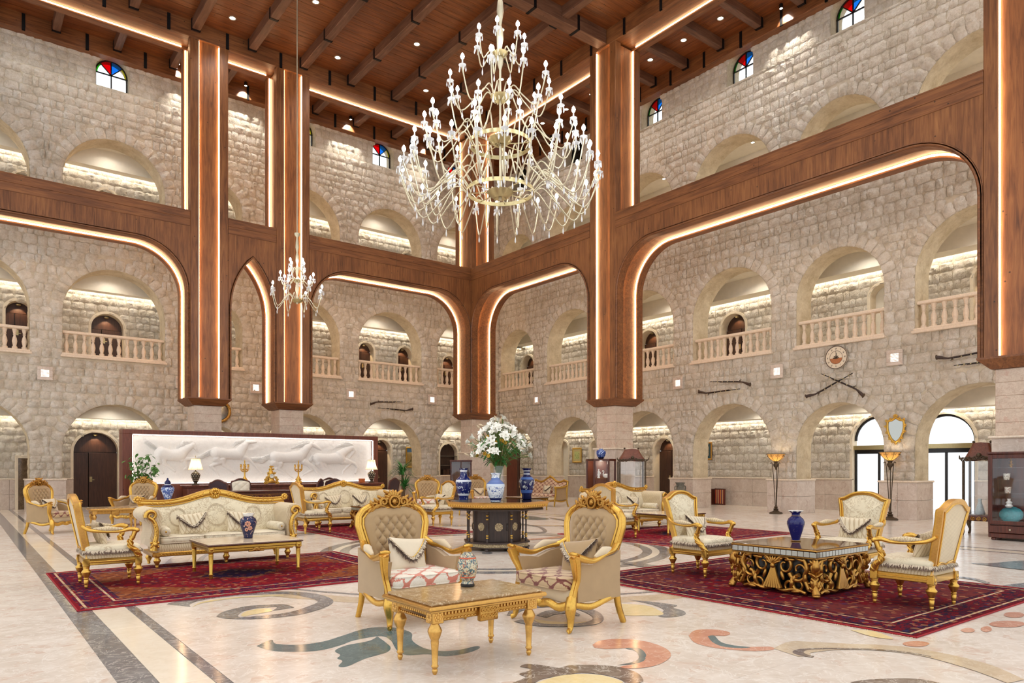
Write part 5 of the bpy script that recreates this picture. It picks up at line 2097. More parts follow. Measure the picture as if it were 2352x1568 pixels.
def marble_table(label, loc, rotz, hx=.41, hy=.24, h=.475):
    root = thing('marble_top_table', label, 'table', loc, rotz, 'gilt coffee tables with brown marble tops')
    for sx in (-1, 1):
        for sy in (-1, 1):
            link_mesh('leg', TLEG, root, (sx * hx, sy * hy, 0))
            b = MB()
            b.cbox(sx * hx - .045, sx * hx + .045, sy * hy - .045, sy * hy + .045, h - .125, h - .03, .005)
            for k in range(8):
                t = PI / 4 * k
                b.ball((sx * hx + .022 * math.cos(t), sy * (hy + .045), h - .08 + .022 * math.sin(t)), .012, 5, 4, (1, .5, 1))
                b.ball((sx * (hx + .045), sy * hy + .022 * math.cos(t), h - .08 + .022 * math.sin(t)), .012, 5, 4, (.5, 1, 1))
            b.build('corner_block', 'goldpale', root)
    ap = MB()
    for s in (-1, 1):
        ap.cbox(-hx, hx, s * hy - .018 + s * .012, s * hy + .018 + s * .012, h - .115, h - .03, .004)
        ap.cbox(s * hx - .018 + s * .012, s * hx + .018 + s * .012, -hy, hy, h - .115, h - .03, .004)
    ap.build('apron', 'bronze', root)
    for s in (-1, 1):
        cv = MB()
        n = 26
        for k in range(n):
            x = -hx + .06 + (2 * hx - .12) * k / (n - 1)
            if abs(x) > .09:
                cv.cbox(x - .009, x + .009, s * (hy + .036) - .008, s * (hy + .036) + .008, h - .075, h - .04, .004, None)
            cv.ball((x, s * (hy + .032), h - .1), .011, 5, 4, (1.2, .7, .7))
        cv.build('carved_frieze', 'goldpale', root, sharp=50)
        cv = MB()
        n = 14
        for k in range(n):
            y = -hy + .06 + (2 * hy - .12) * k / (n - 1)
            cv.cbox(s * (hx + .036) - .008, s * (hx + .036) + .008, y - .009, y + .009, h - .075, h - .04, .004)
            cv.ball((s * (hx + .032), y, h - .1), .011, 5, 4, (.7, 1.2, .7))
        cv.build('carved_frieze', 'goldpale', root, sharp=50)
        cv = MB()
        cv.cbox(-.08, .08, s * (hy + .045) - .02, s * (hy + .045) + .02, h - .15, h - .032, .006)
        for k in range(5):
            for z_ in (h - .115, h - .07):
                cv.tube([(x, s * (hy + .066), z) for x, z in spiral(-.056 + .028 * k, z_, .016, .005, k, k + 3 * PI, 10)], .006, 4)
        cv.build('carved_plaque', 'bronze', root, sharp=50)
    rm = MB()
    rm.cbox(-hx - .1, hx + .1, -hy - .1, hy + .1, h - .03, h, .01)
    rm.cbox(-hx - .075, hx + .075, -hy - .075, hy + .075, h - .045, h - .03, .004)
    rm.build('rim', 'goldpale', root)
    tp = MB()
    tp.cbox(-hx - .07, hx + .07, -hy - .07, hy + .07, h, h + .022, .008)
    tp.build('marble_top', 'emper', root)
    return root


M['emper'] = marble_mat('brown_marble', [(136, 108, 72), (162, 132, 92), (180, 152, 112)], (222, 204, 172), 9, .16, .8)
M['botticino'] = marble_mat('beige_marble', [(206, 184, 156), (220, 200, 174), (228, 212, 190)], (190, 160, 126), 4, .12, .5)


def coffee_table(label, loc, rotz, hx=.56, hy=.4, h=.42):
    root = thing('coffee_table', label, 'table', loc, rotz, 'gilt coffee tables with fluted legs')
    lp = [(.02, 0), (.024, .01), (.02, .04), (.026, .045), (.026, .055), (.02, .06), (.03, .29), (.03, .3), (.024, .305), (.034, .315), (.034, .33)]
    me = MB().lathe([(r, z * (h - .09) / .33) for r, z in lp], 12).mesh('leg', 60)
    me.materials.append(M['goldmid'])
    for sx in (-1, 1):
        for sy in (-1, 1):
            link_mesh('leg', me, root, (sx * hx, sy * hy, 0))
            b = MB()
            b.cbox(sx * hx - .036, sx * hx + .036, sy * hy - .036, sy * hy + .036, h - .09, h - .02, .005)
            b.ball((sx * hx, sy * (hy + .036), h - .055), .022, 6, 5, (1, .4, 1))
            b.build('corner_block', 'goldmid', root)
    ap = MB()
    for s in (-1, 1):
        for z0, z1, o in ((h - .085, h - .06, 0), (h - .058, h - .022, .008)):
            ap.cbox(-hx, hx, s * (hy + o) - .014, s * (hy + o) + .014, z0, z1, .004)
            ap.cbox(s * (hx + o) - .014, s * (hx + o) + .014, -hy, hy, z0, z1, .004)
    ap.build('apron', 'goldmid', root)
    or_ = MB()
    for s in (-1, 1):
        or_.cbox(-.1, .1, s * hy - .02, s * hy + .02, h - .115, h - .085, .006)
        shell(or_, (0, h - .1), .05, 7, 0, PI, .012, s * (hy + .02))
    or_.build('ornament', 'bronze', root)
    ed = MB()
    ed.cbox(-hx - .055, hx + .055, -hy - .055, hy + .055, h - .02, h - .002, .006)
    ed.build('edge_board', 'mahog', root)
    tp = MB()
    tp.cbox(-hx - .045, hx + .045, -hy - .045, hy + .045, h - .002, h + .012, .004)
    tp.build('marble_top', 'botticino', root)
    return root


def baroque_table(label, loc, rotz, hx=.54, hy=.49):
    root = thing('carved_table', label, 'table', loc, rotz, 'carved gilt tables with mirrored edge')
    MB().cbox(-hx + .12, hx - .12, -hy + .12, hy - .12, .02, .41, .01).build('inner_box', 'black', root)
    for face in range(4):
        L_ = hx if face % 2 == 0 else hy
        D_ = hy if face % 2 == 0 else hx
        m = MB()
        R = Matrix.Rotation(PI / 2 * face, 4, 'Z')

        def add(pts, rr, flat=.75, seg=7):
            m.tube([(x, -D_ + .015 + dy, z) for x, dy, z in pts], rr, seg, flat, mat=R)
        sc_ = L_ / .54
        for s in (-1, 1):
            def S(cx, cz, r0, r1, a0, a1, w0, w1, dy=0, n=20):
                p = spiral(cx, cz, r0, r1, a0, a1, n)
                add([(s * x * sc_, dy, z) for x, z in p], lerp_list([w0, w1, w1 * .7], len(p)))
            # big C scrolls rising from the centre shell, corner volutes, feet scrolls
            S(.15, .31, .11, .03, PI * .85, -1.6 * PI, .034, .02, -.01)
            S(.33, .27, .13, .035, PI * 1.1, PI * 3.1, .036, .02)
            S(.33, .12, .1, .03, PI * .5, PI * 2.3, .032, .02)
            S(.47, .3, .08, .025, -PI * .3, PI * 1.6, .036, .02)
            S(.47, .12, .085, .025, PI * .4, -PI * 1.5, .034, .02)
            S(.2, .08, .07, .02, PI * .2, PI * 2.1, .026, .016)
            bz = bez([(s * .03 * sc_, 0, .05), (s * .14 * sc_, -.01, .035), (s * .28 * sc_, 0, .06), (s * .42 * sc_, 0, .03)], 6)
            add([(p.x, p.y, p.z) for p in bz], lerp_list([.022, .03, .024], len(bz)))
            bz = bez([(s * .24 * sc_, 0, .2), (s * .25 * sc_, -.02, .13), (s * .22 * sc_, 0, .06)], 6)
            add([(p.x, p.y, p.z) for p in bz], lerp_list([.02, .034, .018], len(bz)))
            bz = bez([(s * .4 * sc_, 0, .4), (s * .44 * sc_, -.01, .3), (s * .4 * sc_, 0, .2), (s * .46 * sc_, 0, .08)], 6)
            add([(p.x, p.y, p.z) for p in bz], lerp_list([.03, .036, .03, .036], len(bz)))
            for (x, z, a, q) in ((.08, .37, .5, .06), (.22, .38, .1, .07), (.36, .39, -.2, .07), (.27, .17, 1.2, .06), (.12, .2, 1.9, .06), (.42, .2, 1.5, .06), (.3, .04, .1, .06)):
                m.ball((0, 0, 0), 1, 7, 5, (q, .024, .02), R @ Mx((s * x * sc_, -D_ + .0, z), 0, -a if s > 0 else a + PI, 0))
        # central palmette: fan above, drapery below
        for k in range(7):
            a = PI * (.14 + .72 * k / 6)
            m.ball((0, 0, 0), 1, 7, 5, (.05, .026, .014), R @ Mx((.05 * math.cos(a), -D_ - .01, .315 + .05 * math.sin(a)), 0, -a, 0))
        for k in range(7):
            x1 = (-.1 + .2 * k / 6)
            pp = bez([(x1 * .15, -D_ - .005, .29), (x1 * .45, -D_ - .012, .19), (x1, -D_ - .02, .055)], 5)
            m.tube([tuple(p) for p in pp], lerp_list([.012, .018, .026], len(pp)), 6, .9, mat=R)
        m.ball((0, -D_ - .02, .3), .03, 8, 6, mat=R)
        m.build('carved_side', 'bronze', root, sharp=60)
    # corner acanthus
    for sx in (-1, 1):
        for sy in (-1, 1):
            m = MB()
            pp = bez([(sx * (hx - .02), sy * (hy - .02), .41), (sx * (hx + .02), sy * (hy + .02), .33), (sx * (hx - .05), sy * (hy - .05), .2), (sx * (hx + .0), sy * (hy + .0), .1), (sx * (hx + .03), sy * (hy + .03), .03)], 5)
            m.tube([tuple(p) for p in pp], lerp_list([.03, .045, .026, .034, .045], len(pp)), 8)
            for (z, a) in ((.36, .5), (.3, .2), (.14, .3), (.08, .6), (.24, .9)):
                for q in (-1, 1):
                    m.ball((0, 0, 0), 1, 6, 5, (.016, .02, .05), Mx((sx * (hx + .01) + q * .022 * sy, sy * (hy + .01) - q * .022 * sx, z), q * a * .8 * sx, q * a * .8 * sy, 0))
            m.ball((sx * (hx + .03), sy * (hy + .03), .025), .045, 8, 6, (1, 1, .55))
            m.build('corner_carving', 'bronze', root, sharp=60)
    hx2, hy2 = hx + .03, hy + .03
    MB().cbox(-hx2, hx2, -hy2, hy2, .405, .425, .005).build('frieze', 'bronze', root)
    # mirror tiles
    tl = MB().cbox(-.5, .5, -.5, .5, -.5, .5, .06).mesh('mirror_tile', 20)
    tl.materials.append(M['mirror'])
    MB().box(-hx2 + .01, hx2 - .01, -hy2 + .01, hy2 - .01, .425, .485).build('tile_backing', 'black', root, sharp=None)
    for s in (-1, 1):
        n = 17
        for k in range(n):
            x = -hx2 + 2 * hx2 * (k + .5) / n
            link_mesh('mirror_tile', tl, root, (x, s * (hy2 - .008), .455), None, (2 * hx2 / n - .004, .014, .056))
        n = 15
        for k in range(n):
            y = -hy2 + .01 + (2 * hy2 - .02) * (k + .5) / n
            link_mesh('mirror_tile', tl, root, (s * (hx2 - .008), y, .455), None, (.014, (2 * hy2 - .02) / n - .004, .056))
    m = MB()
    m.cbox(-hx2 - .012, hx2 + .012, -hy2 - .012, hy2 + .012, .485, .508, .008)
    m.build('rim', 'bronze', root)
    m = MB()
    m.cbox(-hx2 - .004, hx2 + .004, -hy2 - .004, hy2 + .004, .508, .516, .003)
    m.build('glass_top', 'tabletop', root)
    return root


M['tabletop'] = plain('polished_brown_glass', (96, 66, 44), .05, .1, .05, 8)


def vase(name, label, prof, mat, loc, seg=28, extra=None, group=None, lip=None, rotz=0):
    root = thing(name, label, 'vase', loc, rotz, group)
    o = MB().lathe(prof, seg, cap=True)
    o.build('vase_body', mat, root, sharp=50)
    if extra:
        for nm, p2, m2 in extra:
            MB().lathe(p2, seg, cap=True).build(nm, m2, root, sharp=50)
    return root

# ================================================================== rugs
def rug_mat(name, hx, hy, field, alt, border, spice):
    t = NT(name)
    p = t.coord()
    s = t.sep(p)
    ax, ay = t.math('ABSOLUTE', s[0]), t.math('ABSOLUTE', s[1])
    e = t.math('MINIMUM', t.math('SUBTRACT', hx, ax), t.math('SUBTRACT', hy, ay))
    n1 = t.noise(p, 9, 4, .6, 1.2)
    n2 = t.noise(t.mapping(p, (1, 1, 1), (0, 0, 0), (7, 3, 0)), 17, 4, .65, 1.5)
    v = t.sep(t.voro(p, 21, 'F1', 'Color'))
    fl = t.mix(t.ramp(n1, [(.5, (0, 0, 0)), (.56, (1, 1, 1))]), s2l(field), s2l(alt))
    med = t.math('ADD', t.math('DIVIDE', ax, hx * .62), t.math('DIVIDE', ay, hy * .66))
    medn = t.math('ADD', med, t.math('MULTIPLY', t.math('SUBTRACT', n1, .5), .5))
    mh = t.math('MULTIPLY', medn, .4)
    c = t.mix(t.ramp(mh, [(.19, (1, 1, 1)), (.2, (0, 0, 0))]), fl, s2l(spice))
    c = t.mix(t.ramp(mh, [(.165, (1, 1, 1)), (.175, (0, 0, 0))]), c, s2l(border))
    c = t.mix(t.ramp(mh, [(.56, (0, 0, 0)), (.57, (1, 1, 1))]), c, t.mix(.75, fl, s2l(spice)))
    bd = t.mix(t.ramp(n2, [(.47, (0, 0, 0)), (.52, (1, 1, 1))]), s2l(border), s2l(field))
    c = t.mix(t.math('LESS_THAN', e, .42), c, bd)
    for e0, e1, cc in ((.0, .035, field), (.07, .095, (206, 176, 140)), (.36, .385, (206, 176, 140)), (.42, .445, border), (.12, .14, border)):
        f = t.math('MULTIPLY', t.math('GREATER_THAN', e, e0), t.math('LESS_THAN', e, e1))
        c = t.mix(t.math('MULTIPLY', f, .85), c, s2l(cc))
    sp = t.ramp(v[0], [(.0, s2l((22, 18, 48))), (.24, s2l((160, 110, 76))), (.36, s2l((92, 10, 22))), (.62, s2l((46, 44, 84))), (.74, s2l((176, 132, 96))), (.84, s2l((44, 12, 22)))], 'CONSTANT')
    sel = t.math('MULTIPLY', t.ramp(v[1], [(.6, (0, 0, 0)), (.62, (1, 1, 1))]), .5)
    c = t.mix(t.math('MULTIPLY', sel, t.math('GREATER_THAN', e, .035)), c, sp)
    t.bump(t.noise(p, 260, 2), .4, .004)
    return t.done(c, .95, 0, Specular_IOR_Level=.1)


def rug(label, x0, x1, y0, y1, cols, fr=True):
    cx, cy, hx, hy = (x0 + x1) / 2, (y0 + y1) / 2, (x1 - x0) / 2, (y1 - y0) / 2
    root = thing('persian_rug', label, 'rug', (cx, cy, 0), 0, 'red persian rugs')
    mt = rug_mat('rug', hx, hy, *cols)
    m = MB()
    m.grid(lambda u, v: ((2 * u - 1) * hx, (2 * v - 1) * hy, .011 + .0012 * math.sin(u * 31) * math.sin(v * 23)), 24, 24)
    m.build('pile', mt, root, sharp=None)
    b = MB()
    for s in (-1, 1):
        b.tube([(-hx, s * hy, .007), (hx, s * hy, .007)], .008, 6)
        b.tube([(s * hx, -hy, .007), (s * hx, hy, .007)], .008, 6)
    b.build('binding', M['rugred'], root, sharp=60)
    f = MB()
    r = random.Random(3)
    for s in (-1, 1):
        for k in range(240):
            x, y = s * (hx + .008), -hy + 2 * hy * (k + r.random()) / 240
            l_ = r.uniform(.05, .09)
            a = r.uniform(-.5, .5)
            f.add([(x, y - .005, .003), (x, y + .005, .003), (x + s * l_ * math.cos(a), y + l_ * math.sin(a), .003)], [(0, 1, 2)])
    f.build('fringe', 'fringeW', root, sharp=None)
    return root


M['rugred'] = plain('rug_binding', (150, 24, 34), .9)
rug('red rug under the sofa and coffee table at the left', .92, 4.95, 8.08, 11.2, ((124, 14, 26), (92, 12, 26), (46, 22, 56), (132, 78, 42)))
rug('dark red rug under the carved table at the right', 6.22, 9.7, 2.6, 6.72, ((104, 10, 24), (68, 14, 28), (30, 20, 42), (100, 46, 44)))
rug('red rug in the middle distance, left of the octagonal table', 6.02, 8.9, 12.75, 16.7, ((124, 10, 28), (90, 12, 32), (50, 22, 48), (116, 48, 50)))
rug('red rug in the middle distance, right of the octagonal table', 9.98, 14.15, 8.3, 11.3, ((132, 14, 30), (98, 14, 34), (56, 36, 66), (126, 58, 60)))


# ================================================================== seating groups
def at(root_loc, rz, x, y, z):
    c, s = math.cos(rz), math.sin(rz)
    return (root_loc[0] + x * c - y * s, root_loc[1] + x * s + y * c, root_loc[2] + z)


H90 = PI / 2
RUGZ = .013
A1 = bergere('front tufted armchair with coral patterned seat, left of the marble-topped table', (3.32, 5.84, 0), 0, 'coral')
A2 = bergere('front tufted armchair with burgundy scrolled seat, right of the marble-topped table', (4.42, 4.85, 0), -H90, 'burg')
A3 = bergere('tufted armchair at the far left beside the brown double door', (1.6, 18.25, 0), .78, 'burg')
dup(A2, (3.45, 19.6, 0), -.8, 'tufted armchair in front of the leafy ficus by the horse relief')
dup(A1, (11.15, 18.5, 0), -.5, 'distant tufted armchair between the yucca and the left blue vase')
dup(A1, (13.55, 19.2, 0), -.15, 'distant tufted armchair seen between the vases of the octagonal table')
pillow('ivory fringed pillow on the coral seat of the front left armchair', at((3.32, 5.84, 0), 0, .02, .07, .585), 0, -.35, .2, .165, 'ivory', roll=.1)
pillow('khaki fringed pillow on the burgundy seat of the front right armchair', at((4.42, 4.85, 0), -H90, .06, .07, .585), -H90 + .25, -.4, .19, .165, 'velvet', roll=-.15)
pillow('pale fringed pillow on the far left tufted armchair', at((1.6, 18.25, 0), .78, 0, .05, .585), .78, -.35, .19, .16, 'ivory')
pillow('brown fringed pillow on the tufted armchair before the ficus', at((3.45, 19.6, 0), -.8, 0, .05, .585), -.8, -.35, .19, .16, 'velvet')
pillow('tan fringed pillow on the distant armchair behind the octagonal table', at((13.55, 19.2, 0), -.15, 0, .05, .585), -.15, -.35, .19, .16, 'velvetlite')

B1 = fauteuil('cream armchair in side view at the left end of the left rug', (1.43, 9.76, RUGZ), H90)
BS = [((6.02, 14.75, RUGZ), H90, 'cream armchair with its pale back to the viewer, between two cream sofas'),
      ((9.32, 15.05, 0), -H90, 'cream armchair facing left, just left of the octagonal table'),
      ((10.32, 9.95, RUGZ), H90, 'cream armchair mostly hidden behind the right front tufted armchair'),
      ((7.74, 5.9, RUGZ), 0, 'cream armchair left of the carved table on the right rug'),
      ((8.98, 4.55, RUGZ), -H90, 'cream armchair facing the viewer behind the carved table'),
      ((7.74, 3.25, RUGZ), PI, 'cream armchair seen from behind at the right of the carved table')]
for l, r, t in BS:
    dup(B1, l, r, t)
P1 = pillow('lattice pillow on the side-view armchair of the left rug', at((1.43, 9.76, RUGZ), H90, 0, .1, .6), H90, -.3)
for l, r, t, q in ((BS[0][0], H90, 'lattice pillow on the armchair between the two cream sofas', 0), (BS[1][0], -H90, 'lattice pillow on the armchair left of the octagonal table', 0),
                   (BS[3][0], 0, 'lattice pillow on the armchair left of the carved table', .12), (BS[4][0], -H90, 'lattice pillow on the armchair behind the carved table', 0),
                   (BS[5][0], PI, 'lattice pillow on the armchair seen from behind', .1)):
    d_ = dup(P1, at(l, r, 0, .1, .6), 0, t)
    d_.rotation_euler = (-.3, q, r)

S1 = sofa('large cream camelback sofa on the left rug', (3.1, 11.1, RUGZ), 0)
SS = [((3.1, 11.1, RUGZ), 'left'), ((7.5, 16.15, RUGZ), 'middle'), ((12.1, 11.4, RUGZ), 'right')]
dup(S1, SS[1][0], 0, 'cream camelback sofa in the middle distance before the reception')
dup(S1, SS[2][0], 0, 'cream camelback sofa behind the right front armchair')
B0 = None
for (l, nm) in SS:
    for s, w_ in ((-1, 'left'), (1, 'right')):
        p = at(l, 0, s * .34 - .06, -.03, .575)
        q = dup(P1, p, 0, '%s lattice pillow on the %s cream sofa' % (w_, nm))
        q.rotation_euler = (-.35, s * .08, .05 * s)
        q['group'] = 'lattice pillows on the cream sofas'
        b = at(l, 0, s * .79, -.1, .495)
        if B0 is None:
            B0 = bolster('%s bolster on the %s cream sofa' % (w_, nm), b, .12 * s)
        else:
            dup(B0, b, .12 * s, '%s bolster on the %s cream sofa' % (w_, nm))

T1 = marble_table('front gilt table with brown marble top between the two tufted armchairs', (2.96, 4.38, 0), 0)
dup(T1, (2.82, 18.6, 0), 0, 'distant gilt marble-topped table between two tufted armchairs at far left')
T2 = coffee_table('long gilt coffee table with beige marble top on the left rug', (3.06, 9.77, RUGZ), 0)
dup(T2, (12.06, 10.0, RUGZ), 0, 'gilt coffee table in front of the right cream sofa')
dup(T2, (12.25, 17.2, 0), 0, 'gilt coffee table behind the left blue vase')
dup(T2, (15.05, 18.6, 0), H90, 'gilt coffee table before the tan patterned sofa')
T3 = baroque_table('carved antique-gilt table with mirror-tiled edge on the right rug', (7.75, 4.52, RUGZ), 0)
dup(T3, (7.72, 14.75, RUGZ), 0, 'carved gilt table mostly hidden behind the front left armchair')


# ------------------------------------------------------------------ tan patterned settee
def settee(label, loc, rotz):
    root = thing('patterned_settee', label, 'sofa', loc, rotz)
    top = lambda x: .86 + .2 * math.exp(-(x / .3) ** 2) + .07 * math.exp(-((abs(x) - .8) / .2) ** 2)
    yf = lambda z: .2 + .2 * (z - .4)
    m = MB()
    m.grid(lambda u, v: ((2 * u - 1) * .93, yf(.38 + (top((2 * u - 1) * .93) - .4) * v) - .05 * (1 - (2 * v - 1) ** 4), .38 + (top((2 * u - 1) * .93) - .4) * v), 40, 10)
    m.build('back_upholstery', 'tanpat', root, sharp=None).data.shade_smooth()
    m = MB()
    m.grid(lambda u, v: ((2 * u - 1) * .93, yf(.38 + (top((2 * u - 1) * .93) - .4) * v) + .05, .38 + (top((2 * u - 1) * .93) - .4) * v), 30, 2)
    m.build('rear_panel', 'velvet', root, sharp=None)
    m = MB()
    xs = np.linspace(-.97, .97, 41)
    m.tube([(x, yf(top(x)), top(x)) for x in xs], .04, 8)
    shell(m, (0, 1.06), .07, 9, .05, PI - .05, .025, yf(1.06) - .03)
    for s in (-1, 1):
        m.tube(bez([(s * .97, yf(.9), top(.97)), (s * .98, yf(.6), .62), (s * .95, .26, .3)], 6), .036, 7)
        shell(m, (s * .8, .945), .05, 7, .05, PI - .05, .02, yf(.95) - .03)
    m.build('back_frame', 'goldmid', root, sharp=60)
    for s in (-1, 1):
        m = MB()
        m.tube(bez([(s * .97, yf(.75), .76), (s * .99, .0, .7), (s * .99, -.3, .7)], 6), .036, 7)
        m.tube(bez([(s * .99, -.31, .7), (s * .97, -.28, .5), (s * .95, -.3, .3), (s * .95, -.33, .02)], 6), lerp_list([.042, .034, .036, .022], 19), 7)
        m.ball((s * .99, -.32, .7), .048, 8, 6)
        m.build('arm', 'goldmid', root, sharp=60)
        m = MB()
        m.prism([(-.28, .26), (-.28, .66), (0, .67), (.24, .72), (.24, .26)], min(s * .92, s * .975), max(s * .92, s * .975), 'x')
        m.build('side_panel', 'velvet', root)
        m = MB()
        m.tube(bez([(s * .95, .26, .3), (s * .955, .28, .15), (s * .96, .34, .004)], 6), .028, 6)
        m.build('rear_leg', 'goldmid', root, sharp=60)
    m = MB()
    m.tube(bez([(-.95, -.31, .24), (-.5, -.33, .2), (0, -.34, .215), (.5, -.33, .2), (.95, -.31, .24)], 6), .034, 6)
    for s in (-1, 1):
        m.tube(bez([(s * .96, -.3, .24), (s * .97, 0, .2), (s * .95, .27, .25)], 6), .03, 6)
    m.build('seat_rail', 'goldmid', root, sharp=60)
    m = MB()
    superell(m, .93, .3, .07, .25, .15, 30, 10, Mx((0, -.02, .29)))
    m.build('seat_base', 'velvetlite', root, sharp=None).data.shade_smooth()
    for k in (-1, 0, 1):
        m = MB()
        superell(m, .295, .27, .055, .4, .2, 24, 10, Mx((k * .595, -.06, .4)))
        m.build('seat_cushion', 'tanpat', root, sharp=None).data.shade_smooth()
    return root


settee('tan patterned settee with peaked gilt back right of the lilies', (17.0, 20.0, 0), -H90)
for k, t in ((-.45, 'nearer'), (.1, 'farther')):
    d_ = dup(P1, at((17.0, 20.0, 0), -H90, k + .65, -.02, .61), 0, '%s khaki pillow on the tan patterned settee' % t)
    d_.rotation_euler = (-.35, 0, -H90)


# ================================================================== octagonal table with vases and lilies
def octa(r):
    return [(r * math.cos(PI / 8 + PI / 4 * k), r * math.sin(PI / 8 + PI / 4 * k)) for k in range(8)]


OC = (7.4, 9.98, 0)
ot = thing('octagonal_table', 'octagonal centre table with gilt skirt and inlaid walnut cabinet base', 'table', OC, math.radians(14))
MB().prism(octa(.9), .80, .83).build('tabletop', 'ebony', ot, sharp=20) if False else None
M['ebony'] = plain('polished_dark_top', (40, 34, 32), .06, 0, .1, 6)
MB().prism(octa(.88), .805, .832).build('tabletop', 'ebony', ot, sharp=20)
m = MB()
o0, o1 = octa(.93), octa(.84)
for r0, z0, r1, z1 in ((.8, .705, .86, .735), (.86, .735, .89, .745), (.89, .745, .93, .81), (.93, .81, .95, .825), (.95, .825, .9, .835)):
    a, b = octa(r0), octa(r1)
    for k in range(8):
        j = (k + 1) % 8
        m.add([(*a[k], z0), (*a[j], z0), (*b[j], z1), (*b[k], z1)], [(0, 1, 2, 3)])
m.build('gilt_skirt', 'goldpale', ot, sharp=20)
m = MB()
for k in range(8):
    a, b = Vector((*octa(.905)[k], 0)), Vector((*octa(.905)[(k + 1) % 8], 0))
    for q in range(14):
        p = a.lerp(b, (q + .5) / 14)
        m.ball((p.x, p.y, .772), .017, 6, 5, (1, 1, 1.35))
m.build('egg_moulding', 'gold', ot, sharp=60)
MB().prism(octa(.84), .69, .71).build('under_board', 'darkwood', ot, sharp=20)
for k in range(8):
    a, b = octa(.44)[k], octa(.44)[(k + 1) % 8]
    c_, s_ = octa(.43)[k], octa(.43)[(k + 1) % 8]
    an = PI / 4 * (k + 1)
    R = Mx((0, 0, 0), 0, 0, an)
    w2 = .44 * math.sin(PI / 8)
    d_ = .44 * math.cos(PI / 8)
    MB().cbox(d_ - .03, d_, -w2 + .004, w2 - .004, .15, .69, .004, R).build('cabinet_panel', 'darkwood', ot)
    g = MB()
    g.prism([(.072 * math.cos(PI / 8 + PI / 4 * q), .4 + .072 * math.sin(PI / 8 + PI / 4 * q)) for q in range(8)], d_, d_ + .004, 'x', R)
    rs = g.build('inlay_rosette', 'rosette', ot, sharp=20) if 'rosette' in M else None
    if rs is None:
        M['rosette'] = glaze('pearl_inlay', (214, 194, 150), (110, 84, 54), 70, .5, .3)
        g.build('inlay_rosette', 'rosette', ot, sharp=20)
    h_ = MB()
    h_.tube([(d_ + .004, w2 - .03, .34), (d_ + .022, w2 - .03, .36), (d_ + .022, w2 - .03, .44), (d_ + .004, w2 - .03, .46)], .007, 5, mat=R)
    h_.build('handle', 'black', ot, sharp=60)
    x, y = octa(.53)[k]
    cl = MB()
    cl.lathe([(.022, .15), (.022, .19), (.018, .2), (.018, .26), (.014, .27), (.014, .62), (.018, .63), (.022, .64), (.03, .655), (.03, .69)], 10, Mx((x, y, 0)))
    cl.build('colonette', 'darkwood', ot, sharp=40)
    rg = MB()
    for z in (.225, .262, .54, .6):
        rg.lathe([(.015, z - .016), (.023, z - .008), (.025, z), (.023, z + .008), (.015, z + .016)], 10, Mx((x, y, 0)), cap=False)
    rg.build('gilt_ring', 'gold', ot, sharp=60)
    ft = MB()
    ft.lathe([(.02, 0), (.034, .008), (.036, .025), (.024, .045), (.024, .052)], 12, Mx((octa(.55)[k][0], octa(.55)[k][1], 0)))
    ft.build('foot', 'darkwood', ot, sharp=50)
MB().prism(octa(.6), .05, .065).build('plinth', 'darkwood', ot, sharp=20)
MB().prism(octa(.57), .065, .125).build('plinth_band', 'rosette', ot, sharp=20)
MB().prism(octa(.6), .125, .15).build('plinth', 'darkwood', ot, sharp=20)

ZT = .833
VP_L = [(.07, 0), (.085, .012), (.085, .09), (.1, .11), (.125, .2), (.14, .3), (.135, .345), (.105, .39), (.07, .42), (.062, .47), (.062, .52), (.082, .55), (.09, .557), (.076, .557), (.055, .52), (.05, .45)]
vase('blue_white_vase', 'dark blue vase with white birds, left on the octagonal table', VP_L, glaze('bird_glaze', (22, 32, 96), (206, 214, 228), 12, .6, .1, None, [(.33, .36, (226, 230, 238)), (.09, .125, (226, 230, 238)), (.0, .012, (226, 230, 238)), (.5, .53, (226, 230, 238))]), (6.88, 10.23, ZT))
VP_C = [(.075, 0), (.09, .01), (.09, .04), (.115, .09), (.14, .18), (.155, .27), (.15, .3), (.11, .345), (.075, .375), (.066, .42), (.068, .45), (.085, .475), (.085, .482), (.06, .47), (.055, .4)]
vase('blue_white_vase', 'light blue and white inscribed vase in the middle of the octagonal table', VP_C, glaze('script_glaze', (222, 230, 236), (62, 92, 160), 30, .55, .1, None, [(.3, .4, (78, 108, 170)), (.26, .3, (206, 218, 232)), (.03, .07, (24, 34, 84))]), (7.04, 9.52, ZT))
VP_R = [(.075, 0), (.088, .012), (.085, .08), (.1, .12), (.125, .22), (.138, .32), (.13, .36), (.09, .41), (.062, .44), (.058, .5), (.07, .53), (.09, .553), (.092, .56), (.075, .555), (.05, .5)]
vv = vase('blue_white_vase', 'navy vase with white scrolls, right on the octagonal table', VP_R, glaze('scroll_glaze', (20, 26, 78), (32, 44, 110), 18, .6, .1, None, [(.12, .17, (74, 104, 168)), (.36, .4, (80, 112, 176)), (.0, .1, (16, 22, 66)), (.45, .465, (230, 232, 236)), (.505, .52, (230, 232, 236))]), (8.06, 9.96, ZT))
m = MB()
r_ = random.Random(2)
for k in range(26):
    a0, z0, q = r_.uniform(0, 2 * PI), r_.uniform(.2, .35), r_.uniform(.018, .035)
    p = []
    for (x, z) in spiral(0, 0, q, q * .3, r_.uniform(0, 6), r_.uniform(8, 11), 10):
        zz = z0 + z
        rr = float(np.interp(zz, [b[1] for b in VP_R[:9]], [b[0] for b in VP_R[:9]])) + .001
        p.append((rr * math.cos(a0 + x / .13), rr * math.sin(a0 + x / .13), zz))
    m.tube(p, .004, 4)
m.build('white_scrollwork', 'whitep', vv, sharp=60)

